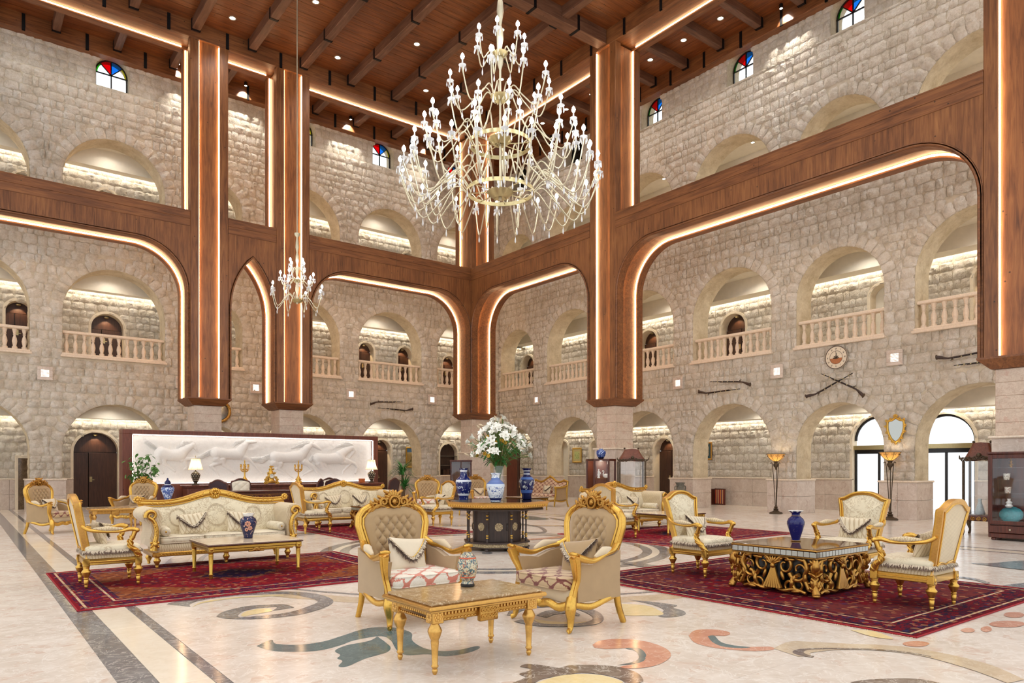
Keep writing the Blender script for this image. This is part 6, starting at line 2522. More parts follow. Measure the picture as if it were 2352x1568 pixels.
gv = thing('glass_vase', 'tall clear glass cylinder vase holding the lilies', 'vase', (7.45, 9.98, ZT))
MB().lathe([(.09, .0), (.1, .004), (.1, .6), (.096, .6), (.096, .02), (.001, .02)], 28, cap=False).build('glass_cylinder', 'pane', gv, sharp=60)
bq = thing('lily_bouquet', 'large bouquet of white lilies with green leaves on the octagonal table', 'flowers', (7.45, 9.98, ZT + .025))
rr_ = random.Random(9)
st = MB()
tips = []
for k in range(150):
    a, e = rr_.uniform(0, 2 * PI), rr_.random() ** .6
    R_ = .56 * e
    z = 1.0 + .38 * (1 - e * e) + rr_.uniform(-.16, .04) - .14 * e
    tip = Vector((R_ * math.cos(a), R_ * math.sin(a), z))
    b0 = Vector((.07 * math.cos(a + 2.5) * rr_.random(), .07 * math.sin(a + 2.5) * rr_.random(), .01))
    mid = Vector((.075 * e * math.cos(a), .075 * e * math.sin(a), .56))
    st.tube([tuple(p) for p in bez([b0, mid, (mid + tip) / 2 + Vector((0, 0, .06)), tip], 3)], .0045, 4)
    tips.append((tip, a, e))
st.build('stem', 'stem', bq, sharp=60)


def lily_mesh(open_, seed):
    m = MB()
    r = random.Random(seed)
    for k in range(6):
        a = PI / 3 * k + r.uniform(-.1, .1)
        L_ = .115 * r.uniform(.9, 1.1)

        def fn(u, v):
            t = v
            w_ = .034 * math.sin(PI * min(1, t * .93 + .07)) ** .8 * (1 if k % 2 else .75)
            rad = L_ * t * (.35 + .65 * t * open_)
            z = L_ * (t * (1.1 - .75 * open_ * t * t))
            x = rad
            y = (2 * u - 1) * w_
            z += -abs(2 * u - 1) ** 2 * .01 * (1 - t) + .006 * abs(2 * u - 1)
            return (x * math.cos(a) - y * math.sin(a), x * math.sin(a) + y * math.cos(a), z)
        m.grid(fn, 2, 5)
    for k in range(6):
        a = PI / 3 * k + .3
        m.tube([(0, 0, .01), (.015 * math.cos(a), .015 * math.sin(a), .05), (.03 * math.cos(a), .03 * math.sin(a), .07)], .0018, 3)
    me = m.mesh('lily', None)
    me.shade_smooth()
    me.materials.append(M['petal'])
    return me


LM = [lily_mesh(1.0, 1), lily_mesh(.75, 2), lily_mesh(.5, 3)]
lm = MB()
lm.grid(lambda u, v: ((2 * u - 1) * .014 * math.sin(PI * (v * .95 + .03)), -.03 * v * v, v * .15), 2, 5)
LEAFM = lm.mesh('leaf', None)
LEAFM.shade_smooth()
LEAFM.materials.append(M['leafd'])
bd = MB()
bd.lathe([(.001, 0), (.008, .01), (.013, .04), (.011, .07), (.001, .09)], 7, cap=False)
BUDM = bd.mesh('bud')
BUDM.materials.append(M['velvetlite'])
yb = MB()
for k in range(5):
    yb.ball((.014 * math.cos(k * 1.256), .014 * math.sin(k * 1.256), .01), .012, 5, 4)
YM = yb.mesh('yellow_flower')
YM.materials.append(M['ypetal'])
for i, (tip, a, e) in enumerate(tips):
    d = Vector((math.cos(a) * (.3 + e), math.sin(a) * (.3 + e), .8 - .5 * e + rr_.uniform(-.3, .3))).normalized()
    q = d.to_track_quat('Z', 'Y').to_euler()
    sc_ = rr_.uniform(.62, .9)
    if i % 12 == 5:
        link_mesh('bud', BUDM, bq, tuple(tip), q, (1.2, 1.2, 1.2))
    elif i % 9 == 4 and e > .3:
        link_mesh('yellow_flower', YM, bq, tuple(tip + Vector((0, 0, -.16))), q, (1.5, 1.5, 1.5))
    else:
        link_mesh('lily', LM[i % 3], bq, tuple(tip), q, (sc_, sc_, sc_))
for k in range(200):
    a, e = rr_.uniform(0, 2 * PI), rr_.random() ** .5
    z = rr_.uniform(.66, 1.05)
    R_ = e * .5 * min(1, (z - .5) / .4)
    d = Vector((math.cos(a), math.sin(a), rr_.uniform(-.9, .5))).normalized()
    q = d.to_track_quat('Z', 'Y').to_euler()
    s_ = rr_.uniform(.8, 1.3)
    link_mesh('leaf', LEAFM, bq, (R_ * math.cos(a), R_ * math.sin(a), z), q, (s_ * 1.2, s_, s_))

# other vases
EGG = [(.05, 0), (.055, .004), (.05, .02), (.048, .024), (.064, .06), (.082, .12), (.088, .16), (.084, .2), (.066, .25), (.05, .275), (.036, .288), (.036, .292), (.03, .292)]
ev = vase('egg_vase', 'egg-shaped painted porcelain vase on the front marble table', [(r * .9, z * .82 + .02) for r, z in EGG], 'egg', (3.07, 4.51, .498))
MB().lathe([(.05, 0), (.054, .004), (.054, .016), (.046, .024), (.044, .03)], 24).build('stand', 'black', ev)
m = MB()
for z in (.075, .215):
    rr = float(np.interp((z - .02) / .82, [b[1] for b in EGG], [b[0] for b in EGG])) * .9
    m.lathe([(rr - .002, z - .008), (rr + .0025, z), (rr - .002, z + .008)], 28, cap=False)
m.build('painted_band', 'clay', ev, sharp=60)
CB = [(.05, 0), (.055, .004), (.055, .014), (.046, .02), (.05, .04), (.08, .13), (.098, .2), (.1, .23), (.086, .265), (.058, .29), (.048, .3), (.046, .32), (.052, .335), (.085, .357), (.07, .355), (.04, .34)]
cv = vase('cobalt_vase', 'glossy cobalt vase with white flared lip on the carved table', CB, 'cobalt', (7.87, 4.64, .53))
MB().lathe([(.052, .337), (.088, .359), (.088, .362), (.05, .342)], 28, cap=False, wob=lambda a, z: 1 + .05 * math.cos(8 * a)).build('lip', 'whitep', cv, sharp=60)
for z, rr in ((.006, .0565), (.3, .0495)):
    MB().lathe([(rr - .001, z - .004), (rr + .002, z), (rr - .001, z + .004)], 28, cap=False).build('gilt_line', 'gold', cv, sharp=60)
FV = [(.055, 0), (.06, .005), (.06, .03), (.08, .1), (.105, .18), (.11, .22), (.1, .26), (.07, .285), (.055, .295), (.055, .31), (.07, .325), (.07, .33), (.045, .325)]
fv = vase('flower_vase', 'dark blue vase with pink flower on the left coffee table', FV, 'cobaltf', (3.12, 9.88, .446))
m = MB()
for (x, z, q) in ((.0, .2, .035), (.03, .14, .028), (-.02, .12, .024)):
    for k in range(7):
        a = 2 * PI * k / 7
        xx, zz = x + q * .7 * math.cos(a), z + q * .7 * math.sin(a)
        rr = float(np.interp(zz, [b[1] for b in FV[:9]], [b[0] for b in FV[:9]]))
        an = -PI / 2 - .35 + xx / .1
        m.ball((rr * math.cos(an), rr * math.sin(an), zz), q * .45, 6, 4)
m.build('painted_flower', 'm_red', fv, sharp=60)
MB().lathe([(.057, .296), (.072, .327), (.072, .334), (.05, .33)], 28, cap=False).build('white_rim', 'whitep', fv)
sd = thing('side_table', 'small dark side table under the lidded blue urn', 'table', (3.78, 17.7, 0))
MB().lathe([(.2, .585), (.22, .59), (.22, .61), (.2, .615)], 24).build('tabletop', 'mahog', sd)
MB().lathe([(.14, 0), (.15, .02), (.06, .05), (.035, .12), (.045, .3), (.03, .45), (.08, .585)], 16).build('pedestal', 'mahog', sd)
UR = [(.07, 0), (.075, .01), (.06, .04), (.065, .06), (.1, .16), (.135, .26), (.14, .31), (.12, .36), (.07, .4), (.062, .42), (.07, .44), (.062, .46), (.05, .48), (.03, .5), (.02, .51), (.022, .53), (.01, .55), (.001, .56)]
vase('lidded_urn', 'lidded blue and white urn left of the left cream sofa', UR, glaze('urn_glaze', (70, 96, 160), (196, 210, 230), 14, .52, .1, None, [(.34, .56, (20, 28, 76)), (.395, .405, (230, 230, 235))]), (3.78, 17.7, .616))

# ================================================================== reception with the horse relief
HORSES = [
 [[(4.66, 1.82, 0.192), (4.90, 1.76, 0.166), (5.16, 1.78, 0.182)],
  [(5.19, 1.83, 0.166), (5.35, 1.96, 0.119), (5.50, 2.07, 0.086)],
  [(5.52, 2.09, 0.080), (5.59, 1.98, 0.056), (5.65, 1.88, 0.033)],
  [(4.59, 1.73, 0.133), (4.59, 1.56, 0.080), (4.50, 1.51, 0.046), (4.60, 1.39, 0.036), (4.70, 1.25, 0.036)],
  [(4.70, 1.68, 0.113), (4.73, 1.53, 0.066), (4.86, 1.43, 0.040), (5.02, 1.30, 0.036)],
  [(5.22, 1.65, 0.099), (5.44, 1.66, 0.050), (5.70, 1.72, 0.036)],
  [(5.28, 1.58, 0.073), (5.35, 1.42, 0.040), (5.29, 1.36, 0.036), (5.41, 1.36, 0.030)],
  [(4.53, 1.94, 0.046), (4.39, 2.04, 0.053), (4.27, 2.14, 0.046), (4.19, 2.28, 0.020)],
  [(5.41, 2.13, 0.040), (5.22, 2.07, 0.043), (5.02, 1.92, 0.017)],
  [(5.49, 2.14, 0.040), (5.28, 2.15, 0.040), (5.10, 2.06, 0.017)]],
 [[(6.19, 1.84, 0.192), (6.51, 1.82, 0.159), (6.86, 1.83, 0.186)],
  [(6.89, 1.90, 0.166), (7.01, 2.07, 0.119), (7.09, 2.19, 0.086)],
  [(7.09, 2.20, 0.080), (7.22, 2.21, 0.060), (7.38, 2.22, 0.033)],
  [(6.19, 1.68, 0.133), (6.29, 1.57, 0.086), (6.02, 1.45, 0.046), (6.15, 1.33, 0.040), (6.25, 1.16, 0.036)],
  [(6.35, 1.66, 0.119), (6.40, 1.50, 0.066), (6.55, 1.37, 0.040), (6.72, 1.24, 0.036)],
  [(6.99, 1.73, 0.113), (7.19, 1.63, 0.060), (7.37, 1.44, 0.040), (7.54, 1.25, 0.036)],
  [(6.07, 1.90, 0.046), (5.91, 1.81, 0.053), (5.76, 1.73, 0.046), (5.58, 1.71, 0.020)],
  [(7.05, 2.25, 0.040), (6.86, 2.21, 0.040), (6.71, 2.06, 0.017)],
  [(6.96, 2.23, 0.033), (6.78, 2.20, 0.033), (6.68, 2.03, 0.017)]],
 [[(7.98, 1.73, 0.192), (8.31, 1.73, 0.159), (8.77, 1.77, 0.192)],
  [(8.84, 1.82, 0.172), (9.02, 2.04, 0.126), (9.17, 2.16, 0.086)],
  [(9.17, 2.19, 0.080), (9.33, 2.11, 0.060), (9.51, 2.00, 0.033)],
  [(7.94, 1.57, 0.139), (8.12, 1.46, 0.086), (7.94, 1.33, 0.046), (8.24, 1.20, 0.040), (8.54, 1.05, 0.033)],
  [(8.13, 1.54, 0.113), (8.10, 1.37, 0.066), (8.31, 1.23, 0.036), (8.48, 1.09, 0.030)],
  [(8.91, 1.61, 0.113), (9.20, 1.46, 0.060), (9.39, 1.24, 0.040), (9.56, 1.05, 0.033)],
  [(9.02, 1.58, 0.086), (9.20, 1.33, 0.046), (8.88, 1.16, 0.030)],
  [(7.82, 1.78, 0.046), (7.59, 1.66, 0.060), (7.32, 1.65, 0.050), (7.07, 1.69, 0.020)],
  [(7.79, 1.73, 0.033), (7.55, 1.59, 0.040), (7.29, 1.59, 0.017)],
  [(9.13, 2.23, 0.043), (8.84, 2.14, 0.043), (8.52, 2.03, 0.017)],
  [(9.20, 2.25, 0.040), (8.91, 2.24, 0.040), (8.66, 2.15, 0.017)]],
 [[(9.41, 1.70, 0.192), (9.76, 1.70, 0.166), (10.18, 1.73, 0.186)],
  [(10.18, 1.82, 0.172), (10.38, 1.97, 0.126), (10.55, 2.06, 0.093)],
  [(10.61, 2.08, 0.080), (10.71, 1.99, 0.060), (10.52, 1.75, 0.036)],
  [(9.43, 1.56, 0.139), (9.56, 1.38, 0.080), (9.76, 1.29, 0.046), (10.01, 1.11, 0.033)],
  [(9.58, 1.54, 0.099), (9.73, 1.37, 0.046), (9.92, 1.19, 0.030)],
  [(10.26, 1.61, 0.106), (10.57, 1.56, 0.050), (10.30, 1.29, 0.033), (10.28, 1.21, 0.033)],
  [(10.38, 1.66, 0.093), (10.71, 1.55, 0.050), (10.82, 1.40, 0.036), (10.74, 1.22, 0.033)],
  [(9.22, 1.77, 0.040), (9.15, 1.65, 0.040), (9.17, 1.54, 0.017)],
  [(10.50, 2.15, 0.043), (10.22, 2.16, 0.040), (10.01, 2.07, 0.017)],
  [(10.61, 2.17, 0.040), (10.38, 2.25, 0.040), (10.18, 2.24, 0.017)]],
]

M['reliefw'] = plain('white_plaster', (238, 234, 228), .7, 0, .02, 40, .25)
M['reliefled'] = emis('relief_led', (1, .95, .88), 7)
PX0, PX1, PZ0, PZ1, PY = 3.87, 11.34, .95, 2.36, 22.62
RW = thing('relief_wall', 'reception back wall framing a white running-horse relief', 'partition', (7.6, PY, 0))
ox, oy = 7.6, PY


def rb(name, x0, x1, y0, y1, z0, z1, mt, c=.006, parent=None):
    return MB().cbox(x0 - ox, x1 - ox, y0 - oy, y1 - oy, z0, z1, c).build(name, mt, parent or RW, sharp=20)


rb('frame_top', 3.62, 11.5, PY - .22, PY + .3, 2.36, 2.48, 'redwood')
rb('frame_side', 3.62, 3.87, PY - .22, PY + .3, 0, 2.36, 'redwood')
rb('frame_side', 11.34, 11.5, PY - .22, PY + .3, 0, 2.36, 'redwood')
for k in range(10):
    x0 = 3.87 + 7.47 * k / 10
    rb('base_panel', x0 + .002, x0 + .745, PY - .2, PY + .3, 0, .93, 'redwood')
rb('core', 3.87, 11.34, PY + .06, PY + .3, .93, 2.36, 'redwood')
for (x0, x1, z0, z1) in ((3.9, 11.31, 2.33, 2.35), (3.9, 11.31, .945, .96), (3.875, 3.89, .97, 2.33), (11.32, 11.335, .97, 2.33)):
    rb('led_strip', x0, x1, PY - .16, PY - .13, z0, z1, 'reliefled', .001)
rs = np.random.RandomState(4)


def fbm(nx, nz, octs=((1, .6), (2, .4), (4, .25))):
    out = np.zeros((nz, nx))
    for o_, a_ in octs:
        g = rs.rand(nz * o_ // 4 + 3, nx * o_ // 4 + 3)
        xi = np.linspace(0, g.shape[1] - 1.001, nx)
        zi = np.linspace(0, g.shape[0] - 1.001, nz)
        x0, z0 = xi.astype(int), zi.astype(int)
        fx, fz = xi - x0, (zi - z0)[:, None]
        out += a_ * ((g[z0][:, x0] * (1 - fx) + g[z0][:, x0 + 1] * fx) * (1 - fz) + (g[z0 + 1][:, x0] * (1 - fx) + g[z0 + 1][:, x0 + 1] * fx) * fz)
    return out


def np_mesh(name, V, F_, mat, parent):
    me = bpy.data.meshes.new(name)
    me.from_pydata(V.tolist(), [], F_)
    me.shade_smooth()
    me.materials.append(M[mat])
    o = bpy.data.objects.new(name, me)
    col.objects.link(o)
    o.parent = parent
    return o


nx, nz = 300, 60
xs, zs = np.linspace(PX0, PX1, nx), np.linspace(PZ0, PZ1, nz)
h = fbm(nx, nz) * .028
X_, Z_ = np.meshgrid(xs, zs)
V = np.stack([X_ - ox, -h, Z_], -1).reshape(-1, 3)
F_ = [(j * nx + i, j * nx + i + 1, (j + 1) * nx + i + 1, (j + 1) * nx + i) for j in range(nz - 1) for i in range(nx - 1)]
REL = np_mesh('relief_ground', V, F_, 'reliefw', RW)
for hi, H_ in enumerate(HORSES):
    allp = [p for c in H_ for p in c]
    x0, x1 = min(p[0] - p[2] for p in allp) - .02, max(p[0] + p[2] for p in allp) + .02
    z0, z1 = max(PZ0 + .01, min(p[1] - p[2] for p in allp) - .02), min(PZ1 - .01, max(p[1] + p[2] for p in allp) + .02)
    st = .011
    gx, gz = np.arange(x0, x1, st), np.arange(z0, z1, st)
    GX, GZ = np.meshgrid(gx, gz)
    Hh = np.zeros_like(GX)
    for ci, c in enumerate(H_):
        for (a, b) in zip(c, c[1:]):
            dx, dz = b[0] - a[0], b[1] - a[1]
            L2 = dx * dx + dz * dz + 1e-9
            t = np.clip(((GX - a[0]) * dx + (GZ - a[1]) * dz) / L2, 0, 1)
            d2 = (GX - a[0] - t * dx) ** 2 + (GZ - a[1] - t * dz) ** 2
            r = a[2] + (b[2] - a[2]) * t
            k = .95 if ci > 1 else .8
            if ci >= len(H_) - 4 and c[-1][2] < .03:      # tail and mane: combed strands
                n_ = -(GX - a[0]) * dz + (GZ - a[1]) * dx
                r = r * 1.6
                q = np.sqrt(np.clip(r * r - d2, 0, None)) * (.55 + .3 * np.cos(n_ / math.sqrt(L2) * 210))
            else:
                q = np.sqrt(np.clip(r * r - d2, 0, None)) * k
            # smooth union
            kk = .02
            hh_ = np.clip(.5 + .5 * (q - Hh) / kk, 0, 1)
            Hh = np.where(q > 0, Hh * (1 - hh_) + q * hh_ + kk * hh_ * (1 - hh_) * (Hh > 0), Hh)
    mask = Hh > .002
    keep = mask[:-1, :-1] | mask[1:, :-1] | mask[:-1, 1:] | mask[1:, 1:]
    jj, ii = np.nonzero(keep)
    n = len(gx)
    V = np.stack([GX - ox, -(.006 + Hh) - .004 * hi, GZ], -1).reshape(-1, 3)
    used = np.unique(np.concatenate([jj * n + ii, jj * n + ii + 1, (jj + 1) * n + ii + 1, (jj + 1) * n + ii]))
    re = -np.ones(len(V), int)
    re[used] = np.arange(len(used))
    F_ = np.stack([re[jj * n + ii], re[jj * n + ii + 1], re[(jj + 1) * n + ii + 1], re[(jj + 1) * n + ii]], -1)
    np_mesh('relief_horse', V[used], [tuple(q) for q in F_.tolist()], 'reliefw', RW)

CT = thing('reception_counter', 'long reddish wood reception counter under the horse relief', 'counter', (8.2, 21.95, 0))
for nm, x0, x1, y0, y1, z0, z1 in (('body', -3.05, 3.05, -.25, .3, 0, .82), ('counter_top', -3.12, 3.12, -.32, .33, .86, .9), ('cornice', -3.08, 3.08, -.28, .3, .82, .86)):
    MB().cbox(x0, x1, y0, y1, z0, z1, .012).build(nm, 'redwood', CT, sharp=20)
for k in range(8):
    x0 = -3.0 + 6.0 * k / 8
    MB().cbox(x0 + .03, x0 + .72, -.268, -.25, .12, .76, .01).build('raised_panel', 'redwood', CT, sharp=20)
ZK = .902


def table_lamp(label, loc):
    root = thing('table_lamp', label, 'lamp', loc, 0, 'lamps on the reception counter')
    MB().lathe([(.1, 0), (.11, .01), (.1, .03), (.05, .045), (.045, .07)], 20).build('base', 'iron', root, sharp=50)
    b = MB().lathe([(.045, .07), (.06, .1), (.1, .19), (.125, .27), (.12, .32), (.08, .36), (.055, .37), (.06, .385), (.02, .4), (.015, .45)], 24).build('jar', 'lampjar', root, sharp=50)
    d = MB()
    for j, (z, rr) in enumerate(((.14, .08), (.2, .106), (.26, .125), (.31, .122))):
        for k in range(11):
            a = 2 * PI * (k + .5 * (j % 2)) / 11
            d.ball((rr * math.cos(a), rr * math.sin(a), z), .014, 6, 4)
    d.build('stud', 'velvetlite', root)
    n = 8
    sh = MB()
    prof = [(.2, .44), (.165, .53), (.135, .64), (.115, .76)]
    sh.lathe(prof, 32, cap=False, wob=lambda a, z: 1 + .05 * abs(math.cos(4 * a)))
    sh.build('shade', 'shade', root, sharp=60)
    r = MB()
    for k in range(8):
        a = 2 * PI * k / 8
        r.tube([(q * 1.055 * math.cos(a), q * 1.055 * math.sin(a), z) for q, z in prof], .004, 4)
    for q, z in (prof[0], prof[-1]):
        r.tube([(q * 1.04 * math.cos(t), q * 1.04 * math.sin(t), z) for t in np.linspace(0, 2 * PI, 25)[:-1]], .006, 4, 1, True)
    r.build('shade_rib', 'velvetlite', root, sharp=60)
    MB().lathe([(.004, .45), (.004, .8), (.014, .82), (.004, .85), (.001, .87)], 8).build('finial', 'brass', root, sharp=60)
    bl = MB().ball((0, 0, .56), .04, 10, 8)
    bl.build('bulb', 'lampbulb', root)
    return root


M['lampjar'] = plain('studded_dark_jar', (62, 54, 40), .4, .1, .2, 40)
t_ = NT('pleated_shade')
tl = t_.node('ShaderNodeBsdfTranslucent')
tl.inputs[0].default_value = (.95, .82, .62, 1)
mx = t_.node('ShaderNodeMixShader')
mx.inputs[0].default_value = .55
t_.link(t_.b.outputs[0], mx.inputs[1])
t_.link(tl.outputs[0], mx.inputs[2])
t_.link(mx.outputs[0], t_.n['Material Output'].inputs[0])
t_.done(s2l((240, 226, 200)), .8)
M['shade'] = t_.m
M['lampbulb'] = emis('lamp_bulb', (1, .82, .58), 90)
table_lamp('lit table lamp at the left end of the reception counter', (5.42, 21.9, ZK))
table_lamp('lit table lamp at the right end of the reception counter', (11.0, 21.9, ZK))


def candelabrum(label, loc):
    root = thing('candelabrum', label, 'candelabrum', loc, 0, 'gilt candelabra beside the mantel clock')
    b = MB()
    b.lathe([(.11, 0), (.12, .02), (.09, .05), (.07, .09), (.085, .13), (.05, .19), (.025, .24), (.02, .3), (.03, .36), (.02, .4), (.016, .52), (.022, .56)], 14)
    for k in range(6):
        a = 2 * PI * k / 6
        b.ball((.095 * math.cos(a), .095 * math.sin(a), .04), .035, 6, 5)
        b.ball((.07 * math.cos(a + .5), .07 * math.sin(a + .5), .13), .026, 6, 5)
    b.build('stem', 'gold', root, sharp=60)
    for k in range(6):
        a = 2 * PI * k / 6
        m = MB()
        p = bez([(0, 0, .42), (.06 * math.cos(a), .06 * math.sin(a), .38), (.12 * math.cos(a), .12 * math.sin(a), .44), (.12 * math.cos(a), .12 * math.sin(a), .52)], 5)
        m.tube([tuple(q) for q in p], .01, 5)
        m.lathe([(.008, .52), (.03, .53), (.016, .54), (.016, .6), (.02, .605)], 8, Mx((.12 * math.cos(a), .12 * math.sin(a), 0)))
        m.tube([(q[0] * math.cos(a), q[0] * math.sin(a), q[1]) for q in spiral(.07, .44, .03, .01, 0, 3 * PI, 10)], .007, 4)
        m.build('branch', 'gold', root, sharp=60)
    MB().lathe([(.03, .56), (.016, .58), (.016, .68), (.02, .69), (.003, .74)], 8).build('top_socket', 'gold', root, sharp=60)
    return root


candelabrum('gilt candelabrum left of the mantel clock', (6.81, 21.9, ZK))
candelabrum('gilt candelabrum right of the mantel clock', (8.47, 21.9, ZK))
mc = thing('mantel_clock', 'ornate gilt mantel clock in the middle of the reception counter', 'clock', (7.6, 21.9, ZK))
b = MB()
b.cbox(-.17, .17, -.08, .08, .03, .09, .02)
b.lathe([(.14, .09), (.1, .14), (.09, .2), (.11, .3), (.07, .38), (.05, .42), (.06, .46), (.03, .5), (.04, .54), (.001, .57)], 12, Mx(s=(1, .6, 1)))
for s in (-1, 1):
    for x, z, q in ((.15, .04, .05), (.17, .12, .05), (.13, .19, .045), (.1, .33, .035), (.2, .03, .04), (.06, .45, .03), (.04, .53, .025)):
        b.tube([(s * u, -.06, v) for u, v in spiral(x, z, q, q * .3, 0, 3 * PI, 12)], q * .34, 6)
        b.ball((s * x, -.03, z), q * .8, 6, 5)
b.build('case', 'gold', mc, sharp=60)
MB().lathe([(.001, 0), (.07, 0), (.07, .012), (.001, .012)], 24, Mx((0, -.075, .25), PI / 2), cap=False).build('dial', 'whitep', mc, sharp=40)
m = MB()
m.tube([(.072 * math.cos(t), -.09, .25 + .072 * math.sin(t)) for t in np.linspace(0, 2 * PI, 25)[:-1]], .01, 6, 1, True)
m.build('bezel', 'goldmid', mc, sharp=60)
m = MB()
m.tube([(0, -.09, .25), (.02, -.09, .28)], .003, 4)
m.tube([(0, -.09, .25), (-.01, -.09, .305)], .003, 4)
m.build('hands', 'black', mc)
m = MB()
m.cbox(-.09, .09, -.06, .06, 0, .14, .008)
tag(m.build('orange_box', plain('orange_box', (186, 96, 40), .6), None, (10.62, 21.85, ZK)), 'small orange box on the counter beside the right lamp', 'box')


# desks and desk chairs
def desk(label, loc):
    root = thing('carved_desk', label, 'desk', loc, 0, 'carved mahogany desks before the reception')
    MB().cbox(-.95, .95, -.4, .4, .725, .76, .012).build('desktop', 'mahog', root)
    MB().cbox(-.9, .9, -.36, -.32, .36, .725, .008).build('front_panel', 'mahog', root)
    for s in (-1, 1):
        MB().cbox(min(s * .5, s * .9), max(s * .5, s * .9), -.34, .36, .06, .725, .01).build('pedestal', 'mahog', root)
        for z in (.12, .32, .52):
            MB().cbox(min(s * .53, s * .87), max(s * .53, s * .87), .36, .375, z, z + .18, .006).build('drawer', 'mahog', root)
        MB().ball((s * .7, -.36, .03), .05, 8, 6, (1, 1, .6)).build('foot', 'mahog', root)
    m = MB()
    for s in (-1, 1):
        for k in range(5):
            m.tube([(s * u, -.366, v) for u, v in spiral(.1 + .16 * k, .56 + .03 * (k % 2), .07, .015, k * 1.3, k * 1.3 + 3.2 * PI, 16)], .006, 4)
    m.tube([(-.85, -.366, .66), (.85, -.366, .66)], .005, 4)
    m.tube([(-.85, -.366, .42), (.85, -.366, .42)], .005, 4)
    m.build('carved_scrolls', 'bronze', root, sharp=60)
    return root


D1 = desk('carved mahogany desk behind the left cream sofa', (6.65, 20.35, 0))
dup(D1, (9.05, 20.35, 0), 0, 'carved mahogany desk behind the middle cream sofa')


def desk_chair(label, loc, rotz, mat):
    root = thing('desk_chair', label, 'chair', loc, rotz, 'mahogany desk chairs at the reception')
    yf = lambda z: .22 + .16 * (z - .45)
    s_ = [(.25, .52), (.255, .7), (.265, .85), (.27, .95), (.24, 1.0), (.18, 1.01), (.1, 1.05), (.05, 1.07)]
    outline = s_ + [(0, 1.075)] + [(-x, z) for x, z in s_[::-1]]
    m = MB()
    m.tube([(x, yf(z), z) for x, z in outline], .028, 7)
    m.build('back_frame', 'mahog', root, sharp=60)
    c = MB()

    def tf(u, v):
        z = .52 + .5 * v
        hw_ = float(np.interp(z, [p[1] for p in s_], [p[0] for p in s_]))
        x = (2 * u - 1) * hw_
        p, q = x / .12, (z - .6) / .1
        b_ = (abs(math.sin(PI * (p + q) / 2)) * abs(math.sin(PI * (p - q) / 2))) ** .4
        e = (1 - abs(2 * u - 1) ** 6) * (1 - (2 * v - 1) ** 8)
        return (x, yf(z) - .01 - .045 * e * (.45 + .55 * b_), z)
    c.grid(tf, 30, 30)
    c.build('tufted_back', mat, root, sharp=None).data.shade_smooth()
    dome(MB(), outline, .02, .01, 3, 2, yf, 1).build('back_panel', mat, root)
    m = MB()
    superell(m, .27, .26, .06, .4, .25, 24, 10, Mx((0, -.02, .46)))
    m.build('seat', mat, root, sharp=None).data.shade_smooth()
    for s in (-1, 1):
        a = MB()
        p = bez([(s * .26, yf(.72), .72), (s * .3, .1, .68), (s * .31, -.12, .68), (s * .3, -.18, .64), (s * .28, -.14, .52), (s * .27, -.16, .42)], 5)
        a.tube([tuple(q) for q in p], .022, 6)
        a.build('arm', 'mahog', root, sharp=60)
        for y in (-.2, .22):
            l_ = MB()
            l_.tube(bez([(s * .24, y, .44), (s * .25, y * 1.15, .25), (s * .24, y * 1.2, .004)], 5), lerp_list([.032, .026, .02], 11), 6)
            l_.build('leg', 'mahog', root, sharp=60)
    return root


C1 = desk_chair('white tufted desk chair behind the left desk', (6.5, 20.98, 0), 0, 'wleather')
C2 = desk_chair('dark leather desk chair in profile at the left end of the left desk', (5.6, 19.6, 0), PI - .9, 'bleather')
dup(C1, (9.24, 20.98, 0), 0, 'white tufted desk chair behind the right desk, partly hidden by the middle sofa')
dup(C2, (7.85, 19.45, 0), PI + .9, 'dark leather chair behind the pale armchair back between the sofas')
dup(C2, (8.75, 19.5, 0), PI - .8, 'dark leather chair in front of the right desk, left of the white one')
dup(C2, (10.6, 20.1, 0), PI + .5, 'dark tufted chair below the right table lamp')


# ================================================================== chandeliers
def drop_mesh():
    return MB().lathe([(.001, -.1), (.006, -.095), (.0125, -.075), (.011, -.055), (.004, -.02), (.002, -.012), (.005, -.006), (.001, 0)], 6, cap=False).mesh('crystal_drop', 60)


DROP = drop_mesh()
DROP.materials.append(M['crystal'])


